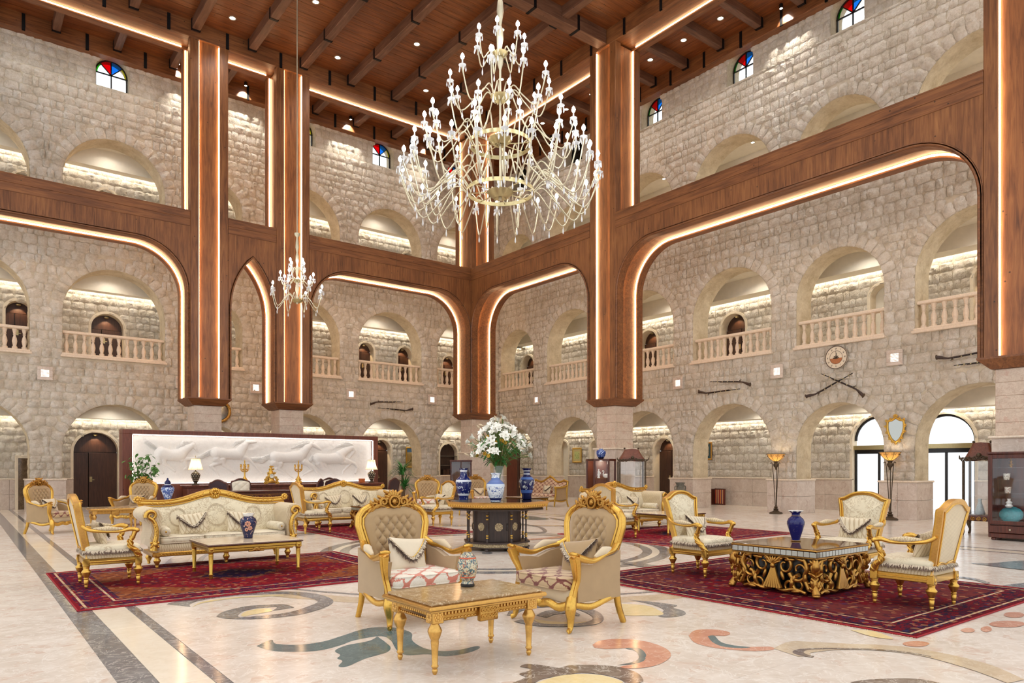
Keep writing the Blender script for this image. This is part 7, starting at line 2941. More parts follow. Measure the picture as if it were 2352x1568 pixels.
def chandelier(label, loc, tiers, scale, stem_top, ringspec, bowls, rod):
    root = thing('chandelier', label, 'chandelier', loc)
    m = MB()
    m.lathe(stem_top, 14)
    m.build('stem', 'champ', root, sharp=60)
    for (z, r) in bowls:
        b = MB()
        b.lathe([(.02, z - .02 * scale), (r * .5, z - r * .5), (r * .85, z - r * .2), (r, z), (r * .9, z)], 28, cap=False, wob=lambda a, zz: 1 + .04 * math.cos(14 * a))
        b.build('fluted_bowl', 'brass', root, sharp=60)
    for (z, r) in ringspec:
        b = MB()
        b.lathe([(r, z - .035), (r, z + .035), (r - .012, z + .035), (r - .012, z - .035), (r, z - .035)], 40, cap=False)
        b.build('ring', 'brass', root, sharp=40)
        for k in range(8):
            a = PI / 4 * k
            MB().tube([(.03 * math.cos(a), .03 * math.sin(a), z), (r * math.cos(a), r * math.sin(a), z)], .009, 5).build('spoke', 'brass', root, sharp=60)
        for k in range(16):
            a = PI / 8 * k + .1
            link_mesh('crystal_drop', DROP, root, ((r + .01) * math.cos(a), (r + .01) * math.sin(a), z - .04), None, (scale * 1.3,) * 3)
    cup = MB().lathe([(.012, -.03), (.03, -.015), (.055, 0), (.062, .012), (.05, .016), (.03, .01), (.014, .02), (.014, .05)], 14).mesh('cup', 50)
    cup.materials.append(M['crystal'])
    cnd = MB().lathe([(.012, .02), (.012, .095), (.015, .1), (.002, .105)], 8).mesh('candle', 50)
    cnd.materials.append(M['whitep'])
    blb = MB().lathe([(.01, .1), (.028, .125), (.034, .148), (.024, .178), (.006, .205), (.001, .21)], 8, cap=False).mesh('bulb', 60)
    blb.materials.append(M['bulb'])
    for (R_, zb, n, r0, z0, dip, rise, ph) in tiers:
        am = MB()
        p = bez([(r0, 0, z0), (r0 + (R_ - r0) * .2, 0, z0 + rise), (r0 + (R_ - r0) * .45, 0, z0 + (zb - z0) * .2 - dip * .25), (r0 + (R_ - r0) * .78, 0, min(z0, zb) - dip), (R_ - .005, 0, zb - dip * .35), (R_, 0, zb - .03 * scale)], 6)
        am.tube([tuple(q) for q in p], .0115 * (.6 + .4 * scale), 6)
        me = am.mesh('arm', 60)
        me.materials.append(M['champ'])
        low = min(p, key=lambda q: q.z)
        for k in range(n):
            a = 2 * PI * (k + ph) / n
            ar = link_mesh('arm', me, root, None, (0, 0, a))
            link_mesh('cup', cup, ar, (R_, 0, zb), None, (scale,) * 3)
            link_mesh('candle', cnd, ar, (R_, 0, zb), None, (scale,) * 3)
            link_mesh('bulb', blb, ar, (R_, 0, zb), None, (scale,) * 3)
            for j in range(5):
                t = 2 * PI * j / 5
                link_mesh('crystal_drop', DROP, ar, (R_ + .056 * scale * math.cos(t), .056 * scale * math.sin(t), zb + .002), None, (scale,) * 3)
            link_mesh('crystal_drop', DROP, ar, (low.x, 0, low.z - .012), None, (scale * 1.35,) * 3)
    z0, z1 = rod
    c = MB()
    c.tube([(0, 0, z0), (0, 0, z1)], .016, 6)
    c.build('cable', 'champ', root, sharp=60)
    return root


big_stem = [(.03, -.15), (.035, -.1), (.02, -.05), (.02, 1.2), (.03, 1.24), (.02, 1.3), (.02, 2.2), (.05, 2.3), (.06, 2.38), (.025, 2.48), (.03, 2.6), (.06, 2.75), (.055, 2.9), (.025, 3.0), (.04, 3.1), (.065, 3.25), (.05, 3.42), (.025, 3.5), (.035, 3.55), (.035, 3.6)]
chandelier('huge tiered crystal chandelier in the middle of the hall', (7.72, 10.3, 6.37),
           [(1.78, .3, 26, .6, 0, .3, .2, 0), (1.6, .66, 14, .6, .1, .3, .3, .5), (1.36, 1.1, 17, .5, .86, .24, .28, .3), (.9, 1.92, 10, .1, 1.62, .2, .24, .2), (.44, 2.68, 7, .08, 2.42, .1, .14, .4)],
           1.05, big_stem, [(0, .61), (.86, .56)], [(0, .24), (.95, .22), (1.72, .18), (2.5, .14)], (3.6, 8.8))
sm_stem = [(.02, -.12), (.03, -.06), (.06, .02), (.02, .12), (.05, .28), (.05, .36), (.02, .46), (.06, .56), (.02, .66), (.045, .8), (.045, .92), (.02, 1.0), (.045, 1.12), (.045, 1.25), (.02, 1.35), (.05, 1.5), (.04, 1.65), (.02, 1.78), (.08, 1.85), (.085, 1.9), (.02, 1.92)]
chandelier('small crystal chandelier hanging before the reception columns', (7.66, 19.9, 6.2),
           [(.72, .22, 8, .1, 0, .24, .16, .1), (.46, .58, 7, .07, .5, .12, .1, .3), (.24, .95, 4, .05, .85, .06, .06, .2)],
           1.0, sm_stem, [], [(0, .17), (.56, .12)], (1.92, 8.98))


# ================================================================== plants
def ficus(label, loc):
    root = thing('potted_ficus', label, 'plant', loc)
    MB().lathe([(.16, 0), (.2, .02), (.24, .36), (.26, .38), (.26, .42), (.22, .42), (.2, .36)], 20, cap=True).build('pot', 'pot', root, sharp=50)
    MB().lathe([(.001, .37), (.21, .37)], 16, cap=False).build('soil', 'soil', root)
    r = random.Random(5)
    t = MB()
    ends = []
    for k in range(14):
        a = r.uniform(0, 2 * PI)
        h_ = r.uniform(1.1, 1.75)
        q = r.uniform(.12, .42)
        p = bez([(0, 0, .36), (.05 * math.cos(a), .05 * math.sin(a), .8), (q * math.cos(a), q * math.sin(a), h_)], 6)
        t.tube([tuple(x) for x in p], lerp_list([.012, .008, .003], len(p)), 5)
        ends.append(p)
    t.build('branches', 'bark', root, sharp=60)
    lf = MB()
    lf.grid(lambda u, v: ((2 * u - 1) * .022 * math.sin(PI * (.05 + .92 * v)), v * .085, -.03 * v * v), 2, 3)
    me = lf.mesh('leaf', None)
    me.materials.append(M['leaf'])
    for k in range(290):
        p = ends[k % 14]
        i = r.randrange(5, len(p))
        c = p[i] + Vector((r.gauss(0, .06), r.gauss(0, .06), r.gauss(0, .05)))
        s_ = r.uniform(1.3, 2.1)
        link_mesh('leaf', me, root, tuple(c), (r.uniform(-1, .4), r.uniform(-.5, .5), r.uniform(0, 6.28)), (s_, s_, s_))


def yucca(label, loc):
    root = thing('potted_yucca', label, 'plant', loc)
    m = MB()
    m.add([(-.2, -.2, 0), (.2, -.2, 0), (.2, .2, 0), (-.2, .2, 0), (-.27, -.27, .34), (.27, -.27, .34), (.27, .27, .34), (-.27, .27, .34), (-.24, -.24, .34), (.24, -.24, .34), (.24, .24, .34), (-.24, .24, .34), (-.23, -.23, .28), (.23, -.23, .28), (.23, .23, .28), (-.23, .23, .28)],
          [(3, 2, 1, 0)] + [(i, (i + 1) % 4, 4 + (i + 1) % 4, 4 + i) for i in range(4)] + [(4 + i, 4 + (i + 1) % 4, 8 + (i + 1) % 4, 8 + i) for i in range(4)] + [(8 + i, 8 + (i + 1) % 4, 12 + (i + 1) % 4, 12 + i) for i in range(4)])
    m.build('planter', 'pot', root, sharp=20)
    MB().box(-.23, .23, -.23, .23, .26, .29).build('soil', 'soil', root)
    r = random.Random(8)
    hd = [(0, .02, 1.3), (.06, -.05, .8)]
    for x, y, z in hd:
        MB().tube([(x * .4, y * .4, .28), (x, y, z)], [.04, .032], 8).build('trunk', 'bark', root, sharp=60)
    lf = MB()
    lf.grid(lambda u, v: ((2 * u - 1) * .026 * (1 - v) ** .6 * min(1, v * 6 + .3), v * .5, .06 * v - .28 * v * v * v), 2, 7)
    me = lf.mesh('blade', None)
    me.shade_smooth()
    me.materials.append(M['leafd'])
    for (x, y, z), n in zip(hd, (70, 44)):
        for k in range(n):
            s_ = r.uniform(.95, 1.35)
            link_mesh('blade', me, root, (x, y, z - r.uniform(0, .2)), (r.uniform(.0, 1.25), 0, r.uniform(0, 6.28)), (s_, s_, s_))


ficus('leafy potted ficus at the left end of the horse relief', (3.95, 21.7, 0))
yucca('yucca with two leafy heads in a red planter right of the reception', (12.35, 22.2, 0))

# ================================================================== cabinets
def glass_case(root, hx, hy, z0, z1, post, mt, shelves, glass_back=False):
    """posts, panes and shelves of a display case"""
    for sx in (-1, 1):
        for sy in (-1, 1):
            MB().cbox(sx * hx - post / 2, sx * hx + post / 2, sy * hy - post / 2, sy * hy + post / 2, z0, z1, .005).build('post', mt, root)
    for s in (-1, 1):
        MB().box(-hx, hx, s * hy - .002, s * hy + .002, z0, z1).build('glass_pane', 'pane', root, sharp=None) if (s < 0 or glass_back) else None
        MB().box(s * hx - .002, s * hx + .002, -hy, hy, z0, z1).build('glass_pane', 'pane', root, sharp=None)
    for z in shelves:
        MB().box(-hx + .01, hx - .01, -hy + .01, hy - .01, z, z + .008).build('shelf', 'pane', root, sharp=None)


def plain_vitrine(label, loc, rotz, hx=.36, hy=.24, h=1.68):
    root = thing('glass_cabinet', label, 'cabinet', loc, rotz)
    MB().cbox(-hx - .03, hx + .03, -hy - .03, hy + .03, .0, .3, .01).build('base', 'mahog', root)
    MB().cbox(-hx - .04, hx + .04, -hy - .04, hy + .04, h - .07, h, .012).build('top', 'mahog', root)
    MB().cbox(-hx, hx, hy - .015, hy, .3, h - .07, .004).build('back', 'mahog', root)
    glass_case(root, hx, hy, .3, h - .07, .05, 'mahog', (.7, 1.1))
    MB().cbox(-.02, .02, -hy - .02, -hy + .02, .3, h - .07, .004).build('mullion', 'mahog', root)
    return root


plain_vitrine('mahogany glass cabinet left of the corner column, behind the left blue vase', (14.35, 21.5, 0), -.6)


def hex_vitrine(label, loc, rotz):
    root = thing('hexagonal_cabinet', label, 'cabinet', loc, rotz)
    R_, h = .42, 1.67
    P6 = [(R_ * math.cos(PI / 3 * k), R_ * math.sin(PI / 3 * k)) for k in range(6)]
    big = [(x * 1.08, y * 1.08) for x, y in P6]
    MB().prism(big, 0, .12).build('base', 'mahog', root, sharp=20)
    MB().prism(P6, .12, .16).build('floor_board', 'mahog', root, sharp=20)
    MB().prism(big, h - .06, h).build('top', 'mahog', root, sharp=20)
    for k in range(6):
        x, y = P6[k]
        MB().cbox(x - .025, x + .025, y - .025, y + .025, .12, h - .06, .005).build('post', 'mahog', root)
        a, b = P6[k], P6[(k + 1) % 6]
        m = MB()
        m.add([(*a, .16), (*b, .16), (*b, h - .06), (*a, h - .06)], [(0, 1, 2, 3)])
        m.build('glass_pane', 'pane' if k in (2, 3, 4, 5) else 'redwood', root, sharp=None)
    for z in (.62, 1.08):
        MB().prism([(x * .95, y * .95) for x, y in P6], z, z + .008).build('shelf', 'pane', root, sharp=20)
    li = bpy.data.lights.new('case_lamp', 'POINT')
    li.energy = 7
    li.color = (1, .85, .65)
    li.shadow_soft_size = .04
    lo = bpy.data.objects.new('case_lamp', li)
    col.objects.link(lo)
    lo.parent = root
    lo.location = (0, 0, h - .12)
    return root


HXL = (15.45, 15.5, 0)
hex_vitrine('six-sided mahogany glass cabinet with a blue vase on top', HXL, .3)
vase('ginger_jar', 'round blue and white jar on top of the six-sided cabinet', [(.07, 0), (.08, .01), (.09, .04), (.13, .1), (.15, .17), (.14, .23), (.1, .27), (.06, .285), (.055, .3), (.06, .31)], glaze('jar_glaze', (40, 66, 142), (170, 190, 222), 16, .54, .1, None, [(0, .05, (14, 18, 40))]), (15.45, 15.5, 1.672))


def figurine(name, label, prof, mat, loc, s=(1, 1, 1), extra=None):
    root = thing(name, label, 'ornament', loc)
    MB().lathe(prof, 14, Mx(s=s)).build('body', mat, root, sharp=50)
    if extra:
        extra(root)
    return root


def lady(root):
    MB().ball((0, 0, .25), .025, 8, 6).build('head', 'whitep', root)
    m = MB()
    m.tube([(.03, 0, .2), (.055, -.03, .15), (.02, -.05, .13)], .012, 6)
    m.build('arm', 'whitep', root)


def swan(root):
    m = MB()
    m.tube(bez([(-.08, 0, .07), (-.13, 0, .12), (-.1, 0, .19), (-.13, 0, .22), (-.17, 0, .2)], 5), lerp_list([.025, .016, .013, .016, .006], 21), 7)
    m.build('neck', 'whitep', root, sharp=60)
    m = MB()
    for s in (-1, 1):
        m.ball((.03, s * .05, .09), .09, 8, 6, (1, .25, .5))
    m.build('wing', 'whitep', root, sharp=60)


figurine('white_statuette', 'white statuette of a standing figure on the upper shelf of the six-sided cabinet', [(.04, 0), (.045, .02), (.03, .05), (.045, .1), (.03, .16), (.035, .2), (.015, .23)], 'whitep', (15.3, 15.45, 1.09), extra=lady)
figurine('swan_ornament', 'white swan ornament on the upper shelf of the six-sided cabinet', [(.02, 0), (.08, .02), (.11, .06), (.1, .1), (.04, .12)], 'whitep', (15.55, 15.38, 1.09), (1.2, .7, 1), swan)
figurine('blue_figurine', 'small blue and white figurine on the lower shelf of the six-sided cabinet', [(.04, 0), (.05, .02), (.03, .08), (.04, .14), (.02, .2), (.025, .22), (.001, .25)], 'bw', (15.25, 15.5, .63))
figurine('white_basket', 'white openwork basket on the lower shelf of the six-sided cabinet', [(.09, 0), (.11, .03), (.13, .1), (.14, .11), (.12, .11), (.1, .04)], 'whitep', (15.5, 15.4, .63))
figurine('green_bowl', 'pale green bowl at the bottom of the six-sided cabinet', [(.06, 0), (.07, .02), (.13, .1), (.17, .16), (.16, .16), (.1, .07)], plain('celadon', (140, 186, 168), .15), (15.45, 15.4, .162))


def pagoda_vitrine(label, loc, rotz, h=1.95, hw_=.38, hd=.26):
    """serpentine display cabinet with a domed roof on cabriole legs"""
    root = thing('domed_cabinet', label, 'cabinet', loc, rotz, 'domed glass cabinets with gilt mounts')
    for sx in (-1, 1):
        for sy in (-1, 1):
            m = MB()
            p = bez([(sx * hw_, sy * hd, .32), (sx * (hw_ + .03), sy * (hd + .03), .22), (sx * hw_, sy * hd, .1), (sx * (hw_ + .02), sy * (hd + .02), .005)], 5)
            m.tube([tuple(q) for q in p], lerp_list([.04, .045, .022, .03], len(p)), 7)
            m.build('leg', 'iron', root, sharp=60)
    MB().cbox(-hw_ - .02, hw_ + .02, -hd - .02, hd + .02, .3, .42, .02).build('apron', 'mahog', root)
    m = MB()
    for k in range(7):
        m.tube([(u, -hd - .03, v) for u, v in spiral(-.3 + .1 * k, .35 + .01 * (k % 2), .045, .01, k, k + 3 * PI, 10)], .01, 5)
    m.build('apron_mount', 'bronze', root, sharp=60)
    z1 = h - .36
    glass_case(root, hw_, hd, .42, z1, .045, 'iron', (.78, 1.14), True)
    for sx in (-1, 1):
        for sy in (-1, 1):
            m = MB()
            for k in range(9):
                m.ball((sx * hw_, sy * (hd + .015), .48 + (z1 - .54) * k / 8), .03, 6, 5, (.8, .8, 3))
            m.build('post_mount', 'iron', root, sharp=60)
    # ogee roof
    lv = [(.98, z1), (1.0, z1 + .04), (.98, z1 + .09), (.87, z1 + .15), (.72, z1 + .24), (.6, z1 + .32), (.56, z1 + .36)]
    m = MB()
    n = 32
    vs = []
    for k, z in lv:
        for i in range(n):
            t = 2 * PI * i / n
            c_, s_ = math.cos(t), math.sin(t)
            x = k * hw_ * math.copysign(abs(c_) ** .35, c_)
            y = k * hd * math.copysign(abs(s_) ** .35, s_)
            dz = .05 * math.exp(-(x / .14) ** 2) if k > 1 else .03 * math.exp(-(x / .14) ** 2)
            vs.append((x, y, z + dz))
    fs = [(r * n + i, r * n + (i + 1) % n, (r + 1) * n + (i + 1) % n, (r + 1) * n + i) for r in range(len(lv) - 1) for i in range(n)]
    fs.append(tuple(range((len(lv) - 1) * n, len(lv) * n)))
    m.add(vs, fs)
    m.build('domed_roof', 'roofwood', root, sharp=50)
    m = MB()
    for k in range(9):
        x = -hw_ + 2 * hw_ * k / 8
        m.tube([(x + u, -hd * 1.14, z1 + .03 + .05 * math.exp(-(x / .14) ** 2) + v) for u, v in spiral(0, 0, .05, .012, k, k + 3 * PI, 10)], .012, 5)
    m.ball((0, -hd * 1.1, z1 + .12), .05, 8, 6)
    for sx in (-1, 1):
        m.tube(bez([(sx * hw_ * 1.05, -hd * 1.1, z1 + .04), (sx * hw_ * 1.2, -hd * 1.2, z1 + .06), (sx * hw_ * 1.22, -hd * 1.2, z1 + .12)], 5), lerp_list([.03, .02, .008], 11), 6)
        m.ball((sx * hw_ * .55, 0, z1 + .4), .03, 6, 5)
    m.build('roof_mount', 'iron', root, sharp=60)
    return root


M['roofwood'] = wood_mat('roof_veneer', (74, 36, 24), (106, 56, 38), (128, 74, 50), 0, .35, 2)
PV = pagoda_vitrine('domed glass cabinet right of the six-sided cabinet by the timber column', (16.2, 14.95, 0), -.7)
pagoda_vitrine('domed glass cabinet between the wide arch and the tall mahogany cabinet at right', (16.86, 5.75, 0), -H90 + .1, 1.9, .28, .24)
figurine('glass_decanter', 'pale conical vessel inside the right domed cabinet', [(.09, 0), (.1, .02), (.05, .2), (.03, .28), (.04, .32), (.03, .33)], plain('frosted_glass', (190, 206, 208), .2), (16.82, 5.78, .43))
figurine('teal_bowl', 'teal bowl inside the domed cabinet by the timber column', [(.06, 0), (.12, .04), (.15, .09), (.14, .09), (.05, .03)], 'aqua', (16.2, 14.95, .43))

BC = thing('tall_mahogany_cabinet', 'tall mahogany display cabinet with glazed doors at the right edge', 'cabinet', (15.86, 4.66, 0), -H90)
W_ = 1.3        # width along y; local x runs along -y
bx0, bx1 = -.65, .85
MB().cbox(bx0, bx1, 0, .4, .05, .14, .01).build('plinth', 'mahog', BC)
MB().cbox(bx0, bx1, .37, .4, .14, 1.68, .004).build('back', 'mahog', BC)
MB().cbox(bx0 - .02, bx1 + .02, -.02, .42, 1.66, 1.71, .012).build('cornice', 'mahog', BC)
for x in (bx0, bx1 - .04):
    MB().cbox(x, x + .04, 0, .37, .14, 1.66, .004).build('side', 'mahog', BC)
MB().cbox(bx0 + .04, bx1 - .04, .02, .37, .29, .31, .004).build('case_floor', 'mahog', BC)
for z in (.62, .9, 1.16, 1.4):
    MB().box(bx0 + .045, bx1 - .045, .05, .365, z, z + .008).build('shelf', 'pane', BC, sharp=None)
dw = (bx1 - bx0) / 2
for k in range(2):
    x0, x1 = bx0 + dw * k, bx0 + dw * (k + 1)
    m = MB()
    m.cbox(x0 + .004, x0 + .075, -.02, .015, .31, 1.655, .005)
    m.cbox(x1 - .075, x1 - .004, -.02, .015, .31, 1.655, .005)
    m.cbox(x0 + .075, x1 - .075, -.02, .015, .31, .38, .005)
    m.cbox(x0 + .075, x1 - .075, -.02, .015, 1.58, 1.655, .005)
    dr = m.build('door', 'mahog', BC)
    MB().box(x0 + .075, x1 - .075, -.005, -.001, .38, 1.58).build('glass_pane', 'pane', dr, sharp=None)
    dd = MB().cbox(x0 + .01, x1 - .01, -.02, .02, .15, .285, .006).build('drawer', 'mahog', BC)
    MB().ball((x0 + dw / 2, -.03, .215), .018, 8, 6).build('knob', 'champ', dd)
for x in (bx0 + .08, bx1 - .08):
    for y in (.06, .34):
        MB().lathe([(.03, 0), (.045, .01), (.045, .04), (.03, .055)], 10, Mx((x, y, 0))).build('foot', 'mahog', BC)
li = bpy.data.lights.new('cabinet_lamp', 'POINT')
li.energy = 5
li.color = (1, .82, .6)
li.shadow_soft_size = .05
lo = bpy.data.objects.new('cabinet_lamp', li)
col.objects.link(lo)
lo.parent = BC
lo.location = (.1, .12, 1.6)


def inC(x, z, y=.2):
    return (15.86 + y, 4.66 - x, z)


figurine('gilt_bottle', 'small gilt bottle on the top shelf of the tall mahogany cabinet', [(.03, 0), (.02, .02), (.04, .05), (.015, .09), (.03, .11), (.008, .14), (.001, .19)], 'gold', inC(-.33, 1.409))
figurine('painted_flask', 'white and blue square-shouldered flask on the top shelf of the tall cabinet', [(.09, 0), (.1, .01), (.1, .17), (.07, .2), (.025, .22), (.025, .27), (.03, .28)], 'bw', inC(.2, 1.409))
figurine('painted_cup', 'upper painted porcelain cup in the tall mahogany cabinet', [(.045, 0), (.05, .01), (.058, .11), (.06, .12), (.05, .11)], glaze('cup_glaze', (230, 226, 214), (120, 100, 80), 40, .55), inC(-.4, 1.17))
figurine('painted_cup', 'lower painted porcelain cup in the tall mahogany cabinet', [(.045, 0), (.05, .01), (.058, .11), (.06, .12), (.05, .11)], glaze('cup_glaze', (230, 226, 214), (150, 80, 60), 40, .55), inC(-.38, .91))
figurine('blue_bottle', 'slim blue and white bottle in the right half of the tall cabinet', [(.05, 0), (.06, .02), (.065, .12), (.05, .18), (.02, .2), (.025, .24)], 'bw', inC(.16, .91))
figurine('white_bottle_vase', 'white double-gourd vase above the turquoise dish in the tall cabinet', [(.04, 0), (.07, .03), (.04, .07), (.06, .1), (.025, .13), (.03, .17), (.035, .175)], 'whitep', inC(-.36, .63))
td = thing('turquoise_dish', 'large oval turquoise dish leaning in the tall mahogany cabinet', 'dish', inC(-.35, .325, .2), -H90)
m = MB()
m.lathe([(.001, .012), (.1, .012), (.17, .0), (.19, -.02), (.195, -.02), (.17, .012), (.1, .024), (.001, .024)], 32, Mx((0, .06, .17), PI / 2 - .2, 0, 0, (1.05, .82, 1)), cap=False)
m.build('dish_body', 'aqua', td, sharp=60)
MB().cbox(-.08, .08, .02, .12, 0, .012, .003).build('stand', 'mahog', td)
vase('round_red_vase', 'round terracotta-red vase in the lower right of the tall cabinet', [(.06, 0), (.1, .03), (.14, .1), (.13, .18), (.07, .22), (.05, .23), (.06, .25)], 'clay', inC(.22, .312))


# ================================================================== torchieres
def torchiere(label, loc):
    root = thing('torchiere', label, 'floor lamp', loc, 0, 'bronze torchiere floor lamps')
    MB().lathe([(.19, 0), (.2, .02), (.17, .05), (.1, .07), (.06, .11), (.08, .14), (.04, .17), (.06, .2), (.03, .23), (.03, .26)], 20).build('base', 'iron', root, sharp=50)
    for k in range(3):
        a = 2 * PI * k / 3 + .3
        m = MB()
        p = bez([(.02 * math.cos(a), .02 * math.sin(a), .25), (.05 * math.cos(a), .05 * math.sin(a), .8), (.1 * math.cos(a), .1 * math.sin(a), 1.45), (.13 * math.cos(a), .13 * math.sin(a), 1.55), (.17 * math.cos(a), .17 * math.sin(a), 1.53)], 6)
        m.tube([tuple(q) for q in p], .011, 6)
        m.build('rod', 'iron', root, sharp=60)
    MB().lathe([(.001, 1.33), (.02, 1.35), (.03, 1.4), (.07, 1.45), (.08, 1.5), (.05, 1.54), (.06, 1.58), (.09, 1.6)], 16).build('hub', 'iron', root, sharp=50)
    b = MB()
    prof = [(.06, 1.6), (.16, 1.66), (.23, 1.74), (.265, 1.82), (.255, 1.82), (.22, 1.75), (.15, 1.68), (.05, 1.62)]
    b.lathe(prof, 28, cap=False)
    b.build('glass_bowl', 'lampglass', root, sharp=60)
    m = MB()
    for k in range(8):
        a = 2 * PI * k / 8
        m.tube([((r + .006) * math.cos(a), (r + .006) * math.sin(a), z) for r, z in prof[:4]], .006, 5)
        for s in (-1, 1):
            m.tube([((.245) * math.cos(a + s * .16 + u / .25), (.245) * math.sin(a + s * .16 + u / .25), 1.76 + v) for u, v in spiral(0, 0, .035, .01, 0, 2.6 * PI, 10)], .004, 4)
    m.tube([(.27 * math.cos(t), .27 * math.sin(t), 1.82) for t in np.linspace(0, 2 * PI, 29)[:-1]], .01, 5, 1, True)
    m.build('cage', 'iron', root, sharp=60)
    MB().ball((0, 0, 1.72), .05, 10, 8).build('bulb', 'lampbulb', root)
    return root


t_ = NT('amber_glass')
tl = t_.node('ShaderNodeBsdfTranslucent')
tl.inputs[0].default_value = (.95, .72, .36, 1)
mx = t_.node('ShaderNodeMixShader')
mx.inputs[0].default_value = .6
t_.link(t_.b.outputs[0], mx.inputs[1])
t_.link(tl.outputs[0], mx.inputs[2])
t_.link(mx.outputs[0], t_.n['Material Output'].inputs[0])
t_.done(s2l((240, 212, 150)), .3)
M['lampglass'] = t_.m
torchiere('torchiere against the pier left of the glazed entrance', (19.75, 12.3, 0))
torchiere('torchiere below the shield-shaped mirror, right of the glazed entrance', (19.78, 8.93, 0))


# ================================================================== things on the walls
def wall_light(side, s_, label):
    root = thing('louvre_light', label, 'wall light', side.P(s_, 4.4, -.1), 0 if side.k == 'L' else -H90, 'square louvred wall lights')
    m = MB()
    o, i = .21, .11
    m.cbox(-o, o, -.03, .03, -o, -i, .01)
    m.cbox(-o, o, -.03, .03, i, o, .01)
    m.cbox(-o, -i, -.03, .03, -i, i, .01)
    m.cbox(i, o, -.03, .03, -i, i, .01)
    m.build('stone_frame', 'dado', root, sharp=20)
    MB().box(-i, i, .02, .025, -i, i).build('glow_plate', 'ventglow', root, sharp=None)
    for k in range(5):
        z = -.08 + .04 * k
        MB().cbox(-i, i, -.015, .012, z - .008, z + .008, .003, Mx()).build('louvre', 'trim', root, sharp=20)


for s_, t in ((2.18, 'square wall light at the far left, above the left arcade'), (6.23, 'square wall light just left of the first timber column'), (8.81, 'square wall light between the two left timber columns'),
              (12.65, 'square wall light left of the muskets on the reception side'), (16.5, 'square wall light right of the muskets on the reception side')):
    wall_light(SL, s_, t)
for s_, t in ((24.22, 'square wall light right of the corner column'), (16.39, 'square wall light beside the cabinet-side timber column'), (12.52, 'square wall light left of the round clock'), (8.98, 'square wall light right of the round clock')):
    wall_light(SR, s_, t)


def musket(side, a, b, label, off=-.16):
    """from butt a to muzzle b, both (s, z)"""
    (s0, z0), (s1, z1) = a, b
    L_ = math.hypot(s1 - s0, z1 - z0)
    root = thing('musket', label, 'musket', side.P((s0 + s1) / 2, (z0 + z1) / 2, off), 0, 'antique muskets on the stone walls')
    an = math.atan2(z1 - z0, s1 - s0)
    R = Matrix.Rotation(-an, 4, 'Y')
    if side.k == 'R':
        R = Matrix.Rotation(H90, 4, 'Z') @ R
    h_ = L_ / 2
    m = MB()
    m.tube([(-h_ * .45, 0, .012), (h_, 0, .012)], [.016, .011], 8, mat=R)
    m.build('barrel', 'strap', root, sharp=60)
    m = MB()
    p = bez([(-h_, 0, -.09), (-h_ * .86, 0, -.06), (-h_ * .66, 0, -.012), (-h_ * .45, 0, -.005), (h_ * .5, 0, -.006)], 5)
    m.tube([tuple(q) for q in p], lerp_list([.05, .045, .026, .022, .013], len(p)), 8, 1.0, mat=R)
    m.build('stock', 'darkwood', root, sharp=60)
    m = MB()
    m.ball((-h_, 0, -.09), .058, 8, 6, (.5, .8, 1.2), R)
    m.build('butt_plate', 'iron', root, sharp=60)
    m = MB()
    m.ball((-h_ * .5, 0, .035), .022, 7, 5, (1.4, 1, 1), R)
    m.tube([(-h_ * .52, 0, .03), (-h_ * .56, 0, .07), (-h_ * .5, 0, .085)], .008, 5, mat=R)
    m.build('lock', 'iron', root, sharp=60)
    m = MB()
    for k in (-.2, .1, .35, .6, .85):
        m.tube([(h_ * k - .015, 0, .006), (h_ * k + .015, 0, .006)], .02, 8, mat=R)
    m.build('band', 'brass', root, sharp=60)


musket(SL, (13.49, 4.13), (15.0, 4.2), 'upper musket of the pair left of the corner column')
musket(SL, (15.47, 3.84), (13.83, 3.91), 'lower musket of the pair left of the corner column')
musket(SR, (13.42, 4.16), (14.98, 4.30), 'upper musket of the pair left of the clock')
musket(SR, (15.43, 3.92), (13.81, 3.98), 'lower musket of the pair left of the clock')
musket(SR, (11.47, 3.46), (10.11, 4.10), 'crossed musket with its butt at lower left, under the clock')
musket(SR, (9.73, 3.5), (11.01, 4.15), 'crossed musket with its butt at lower right, under the clock', -.215)
musket(SR, (7.89, 4.18), (6.45, 4.32), 'upper musket at the far right, running behind the timber column')
musket(SR, (6.3, 4.03), (7.49, 4.0), 'lower musket at the far right, running behind the timber column')

wc = thing('wall_clock', 'round cream wall clock with brown lower half and emblem', 'clock', (XW - .1, 10.6, 4.6), -H90)
RX = Mx((0, 0, 0), PI / 2)
MB().lathe([(.001, .0), (.33, .0), (.335, .015), (.33, .03), (.3, .035), (.001, .035)], 40, RX, cap=False).build('dial', 'trim', wc, sharp=40)
m = MB()
m.tube([(.325 * math.cos(t), -.035, .325 * math.sin(t)) for t in np.linspace(0, 2 * PI, 41)[:-1]], .01, 6, 1, True)
m.tube([(.19 * math.cos(t), -.037, .19 * math.sin(t)) for t in np.linspace(0, 2 * PI, 33)[:-1]], .005, 5, 1, True)
m.build('ring', 'doorw', wc, sharp=60)
m = MB()
m.prism([(.185 * math.cos(t), .185 * math.sin(t)) for t in np.linspace(-PI + .12, -.12, 20)], -.039, -.036, 'y')
m.build('lower_segment', plain('clock_brown', (176, 110, 66), .6), wc, sharp=20)
for k in range(12):
    t = 2 * PI * k / 12
    x, z = .255 * math.sin(t), .255 * math.cos(t)
    m = MB()
    nb = (3, 1, 2, 3, 2, 1, 2, 2, 3, 2, 1, 2)[k]
    for j in range(nb):
        o = (j - (nb - 1) / 2) * .018
        m.cbox(-.004 + o, .004 + o, -.003, 0, -.024, .024, .001, Mx((x, -.036, z), 0, (.0 if j != 1 else .5), 0))
    m.build('numeral', 'doorw', wc, sharp=20)
m = MB()
m.tube([(0, -.045, -.04), (.012, -.045, .13)], .006, 4)
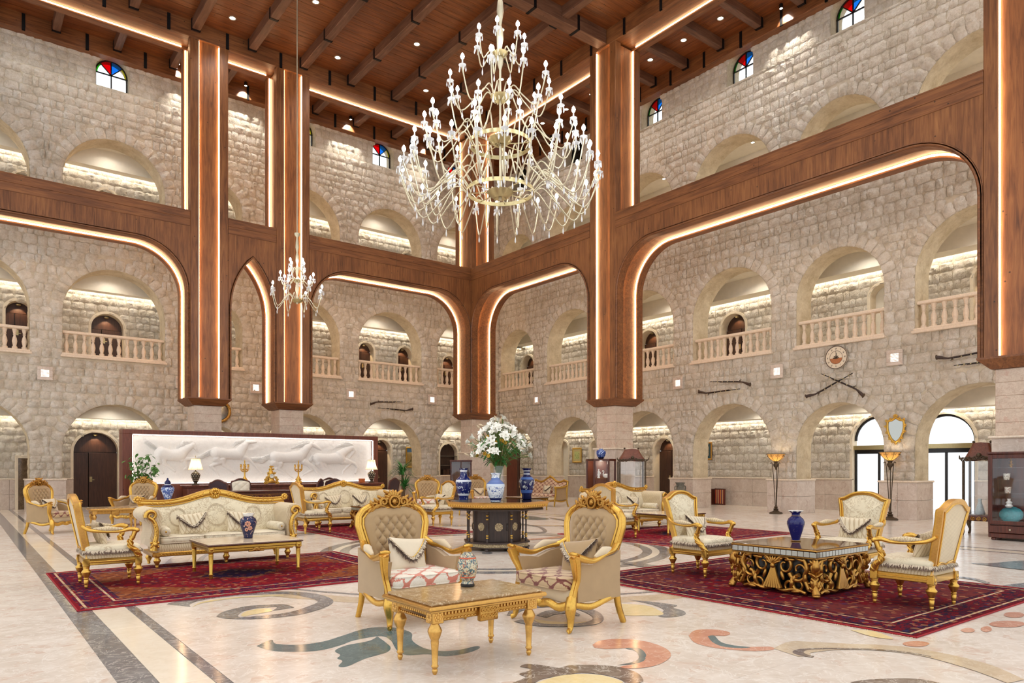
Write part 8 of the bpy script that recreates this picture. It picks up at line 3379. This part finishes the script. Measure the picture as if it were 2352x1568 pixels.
m.tube([(0, -.045, -.05), (-.004, -.045, .19)], .004, 4)
m.build('hands', 'black', wc)
m = MB()
for (x, z, a) in ((.03, .01, .7), (-.03, .01, 2.4), (.05, -.02, .2), (-.05, -.02, 2.9), (0, .03, 1.57)):
    m.ball((0, 0, 0), 1, 6, 4, (.05, .004, .018), Mx((x, -.04, z), 0, -a, 0))
m.build('emblem', 'iron', wc, sharp=60)

gm = thing('shield_mirror', 'gilt shield-shaped mirror on the pier right of the entrance', 'mirror', (XW - .09, 8.95, 2.43), -H90)
shp = [(0, .34), (.1, .27), (.2, .24), (.22, .1), (.2, -.05), (.14, -.2), (.08, -.28), (0, -.33), (-.08, -.28), (-.14, -.2), (-.2, -.05), (-.22, .1), (-.2, .24), (-.1, .27)]
sb = [(p.x, p.y) for p in bez([(x, z, 0) for x, z in shp + [shp[0]]], 4)[:-1]]
MB().prism(sb, -.01, 0, 'y').build('glass', 'mirror', gm, sharp=20)
m = MB()
m.tube([(x, -.015, z) for x, z in sb], .03, 7, 1, True)
for (x, z) in shp:
    m.tube([(x * 1.12 + u, -.03, z * 1.08 + v) for u, v in spiral(0, 0, .045, .01, math.atan2(z, x), math.atan2(z, x) + 3 * PI, 10)], .013, 5)
shell(m, (0, .36), .07, 7, .1, PI - .1, .02, -.03)
m.build('frame', 'goldmid', gm, sharp=60)
rm_ = thing('round_mirror', 'round mirror in a carved gilt frame half hidden by the first timber column', 'mirror', (7.48, YW - .1, 3.45))
MB().lathe([(.001, 0), (.3, 0), (.3, .02), (.001, .02)], 32, RX, cap=False).build('glass', 'mirror', rm_, sharp=40)
m = MB()
m.tube([(.37 * math.cos(t), -.03, .37 * math.sin(t)) for t in np.linspace(0, 2 * PI, 33)[:-1]], .08, 8, .7, True)
for k in range(36):
    t = 2 * PI * k / 36
    m.ball((.37 * math.cos(t), -.085, .37 * math.sin(t)), .034, 6, 5)
m.build('frame', 'bronze', rm_, sharp=60)


def painting(side, s_, z, w_, h_, label, cols, fr='gold', mat_frame=None):
    root = thing('framed_picture', label, 'picture', side.P(s_, z, -.09), 0 if side.k == 'L' else -H90)
    m = MB()
    t = .06
    for a, b, c_, d in ((-w_ / 2 - t, w_ / 2 + t, h_ / 2, h_ / 2 + t), (-w_ / 2 - t, w_ / 2 + t, -h_ / 2 - t, -h_ / 2), (-w_ / 2 - t, -w_ / 2, -h_ / 2, h_ / 2), (w_ / 2, w_ / 2 + t, -h_ / 2, h_ / 2)):
        m.cbox(a, b, -.03, .02, c_, d, .012)
    m.build('frame', fr, root, sharp=20)
    MB().cbox(-w_ / 2, w_ / 2, -.012, .01, -h_ / 2, h_ / 2, .002).build('mount', cols[0], root, sharp=20)
    k = .62
    MB().box(-w_ / 2 * k, w_ / 2 * k, -.015, -.012, -h_ / 2 * k, h_ / 2 * k).build('image', cols[1], root, sharp=None)
    return root


t_ = NT('landscape_paint')
s_ = t_.sep(t_.coord())
pc = t_.ramp(t_.math('ADD', s_[2], .5), [(.0, s2l((170, 140, 80))), (.62, s2l((190, 160, 96))), (.72, s2l((206, 182, 120))), (.76, s2l((96, 140, 180)))])
M['landscape'] = t_.done(pc, .6)
M['matteal'] = plain('teal_mount', (50, 76, 78), .7)
M['matolive'] = plain('olive_mount', (206, 190, 130), .7)
M['printg'] = glaze('green_print', (198, 204, 130), (150, 160, 96), 9, .55, .6)
M['printb'] = glaze('brown_print', (190, 178, 152), (120, 96, 70), 16, .58, .6)
pp = painting(CL, 16.63, 1.88, .42, .84, 'tall landscape painting with blue sky right of the yucca', ('landscape', 'landscape'), 'goldmid')
m = MB()
m.tube([(0, -.017, -.2), (.02, -.017, .0), (-.02, -.017, .12)], [.02, .03, .01], 5, .2)
m.tube([(.02, -.017, 0), (.08, -.017, .06)], .008, 4)
m.tube([(0, -.017, -.1), (-.08, -.017, -.22)], .01, 4)
m.build('painted_figure', 'black', pp)
painting(CR, 24.67, 1.99, .5, .58, 'small gilt-framed green print between two alcoves', ('matolive', 'printg'), 'goldmid')
painting(CR, 17.33, 2.05, .42, .58, 'dark-framed picture with teal mount behind the right arcade', ('matteal', 'printb'), 'bronze')
painting(CR, 6.6, 1.75, 1.0, .6, 'gilt-framed picture above the domed cabinet at far right', ('matteal', 'printb'), 'gold')

# ------------------------------------------------------------------ small things in the right arcade
jr = thing('clay_jar', 'grey two-handled clay jar on the floor behind the right cream armchair', 'jar', (19.55, 15.8, 0))
MB().lathe([(.12, 0), (.16, .05), (.24, .3), (.26, .48), (.22, .6), (.14, .68), (.13, .82), (.17, .9), (.15, .9), (.11, .82)], 22).build('jar_body', 'pottery', jr, sharp=50)
for s in (-1, 1):
    MB().tube(bez([(s * .13, 0, .8), (s * .27, 0, .76), (s * .27, 0, .62), (s * .22, 0, .56)], 5), .02, 6).build('handle', 'pottery', jr, sharp=60)
ch = thing('carved_chest', 'dark carved wooden chest with brass studs against the corridor wall', 'chest', (22.75, 17.1, 0), -H90)
MB().cbox(-.34, .34, -.22, .22, .04, .6, .012).build('body', 'mahog', ch)
m = MB()
for i in range(3):
    for j in range(3):
        m.cbox(-.3 + .2 * i + .02, -.3 + .2 * i + .18, -.235, -.22, .08 + .17 * j + .01, .08 + .17 * j + .15, .008)
m.build('carved_panel', 'bronze', ch)
MB().cbox(-.36, .36, -.24, .24, 0, .05, .01).build('plinth', 'mahog', ch)
tx = thing('textile_panel', 'striped woven textile panel in a dark frame leaning beside the carved chest', 'textile', (22.72, 16.5, 0), -H90)
MB().cbox(-.24, .24, 0, .05, 0, .62, .01).build('frame', 'mahog', tx)
t_ = NT('woven_stripes')
s_ = t_.sep(t_.coord())
M['stripes'] = t_.done(t_.ramp(t_.math('FRACT', t_.math('MULTIPLY', s_[0], 5.2)), [(0, s2l((170, 60, 50))), (.2, s2l((206, 150, 70))), (.35, s2l((60, 56, 90))), (.5, s2l((180, 90, 60))), (.65, s2l((200, 170, 120))), (.8, s2l((120, 40, 44)))], 'CONSTANT'), .9)
MB().cbox(-.2, .2, -.006, 0, .05, .57, .002).build('woven_cloth', 'stripes', tx)

# lift lobby niche at the far left and the brown doorway right of the lilies
nf = thing('marble_niche', 'dark marble panel in a cream surround at the far left', 'panel', (1.74, YB - .13, 0))
MB().cbox(-.15, .15, -.02, .02, .0, 1.72, .004).build('panel', marble_mat('brown_lift_marble', [(70, 56, 42), (100, 82, 62), (124, 104, 80)], (150, 128, 100), 4, .1, .5), nf)
m = MB()
m.cbox(-.24, -.15, -.05, .03, 0, 1.82, .008)
m.cbox(.15, .24, -.05, .03, 0, 1.82, .008)
m.cbox(-.15, .15, -.05, .03, 1.72, 1.82, .008)
m.build('surround', 'trim', nf)
lk = thing('wood_panelled_door', 'tall brown wooden door panel lit white beside it, right of the lilies', 'door', (20.0, 25.6, 0), -H90)
MB().cbox(-.6, .2, 0, .08, 0, 2.2, .01).build('door_leaf', 'redwood', lk)
MB().cbox(.2, .32, -.02, .08, 0, 2.2, .01).build('jamb', 'doorw', lk)
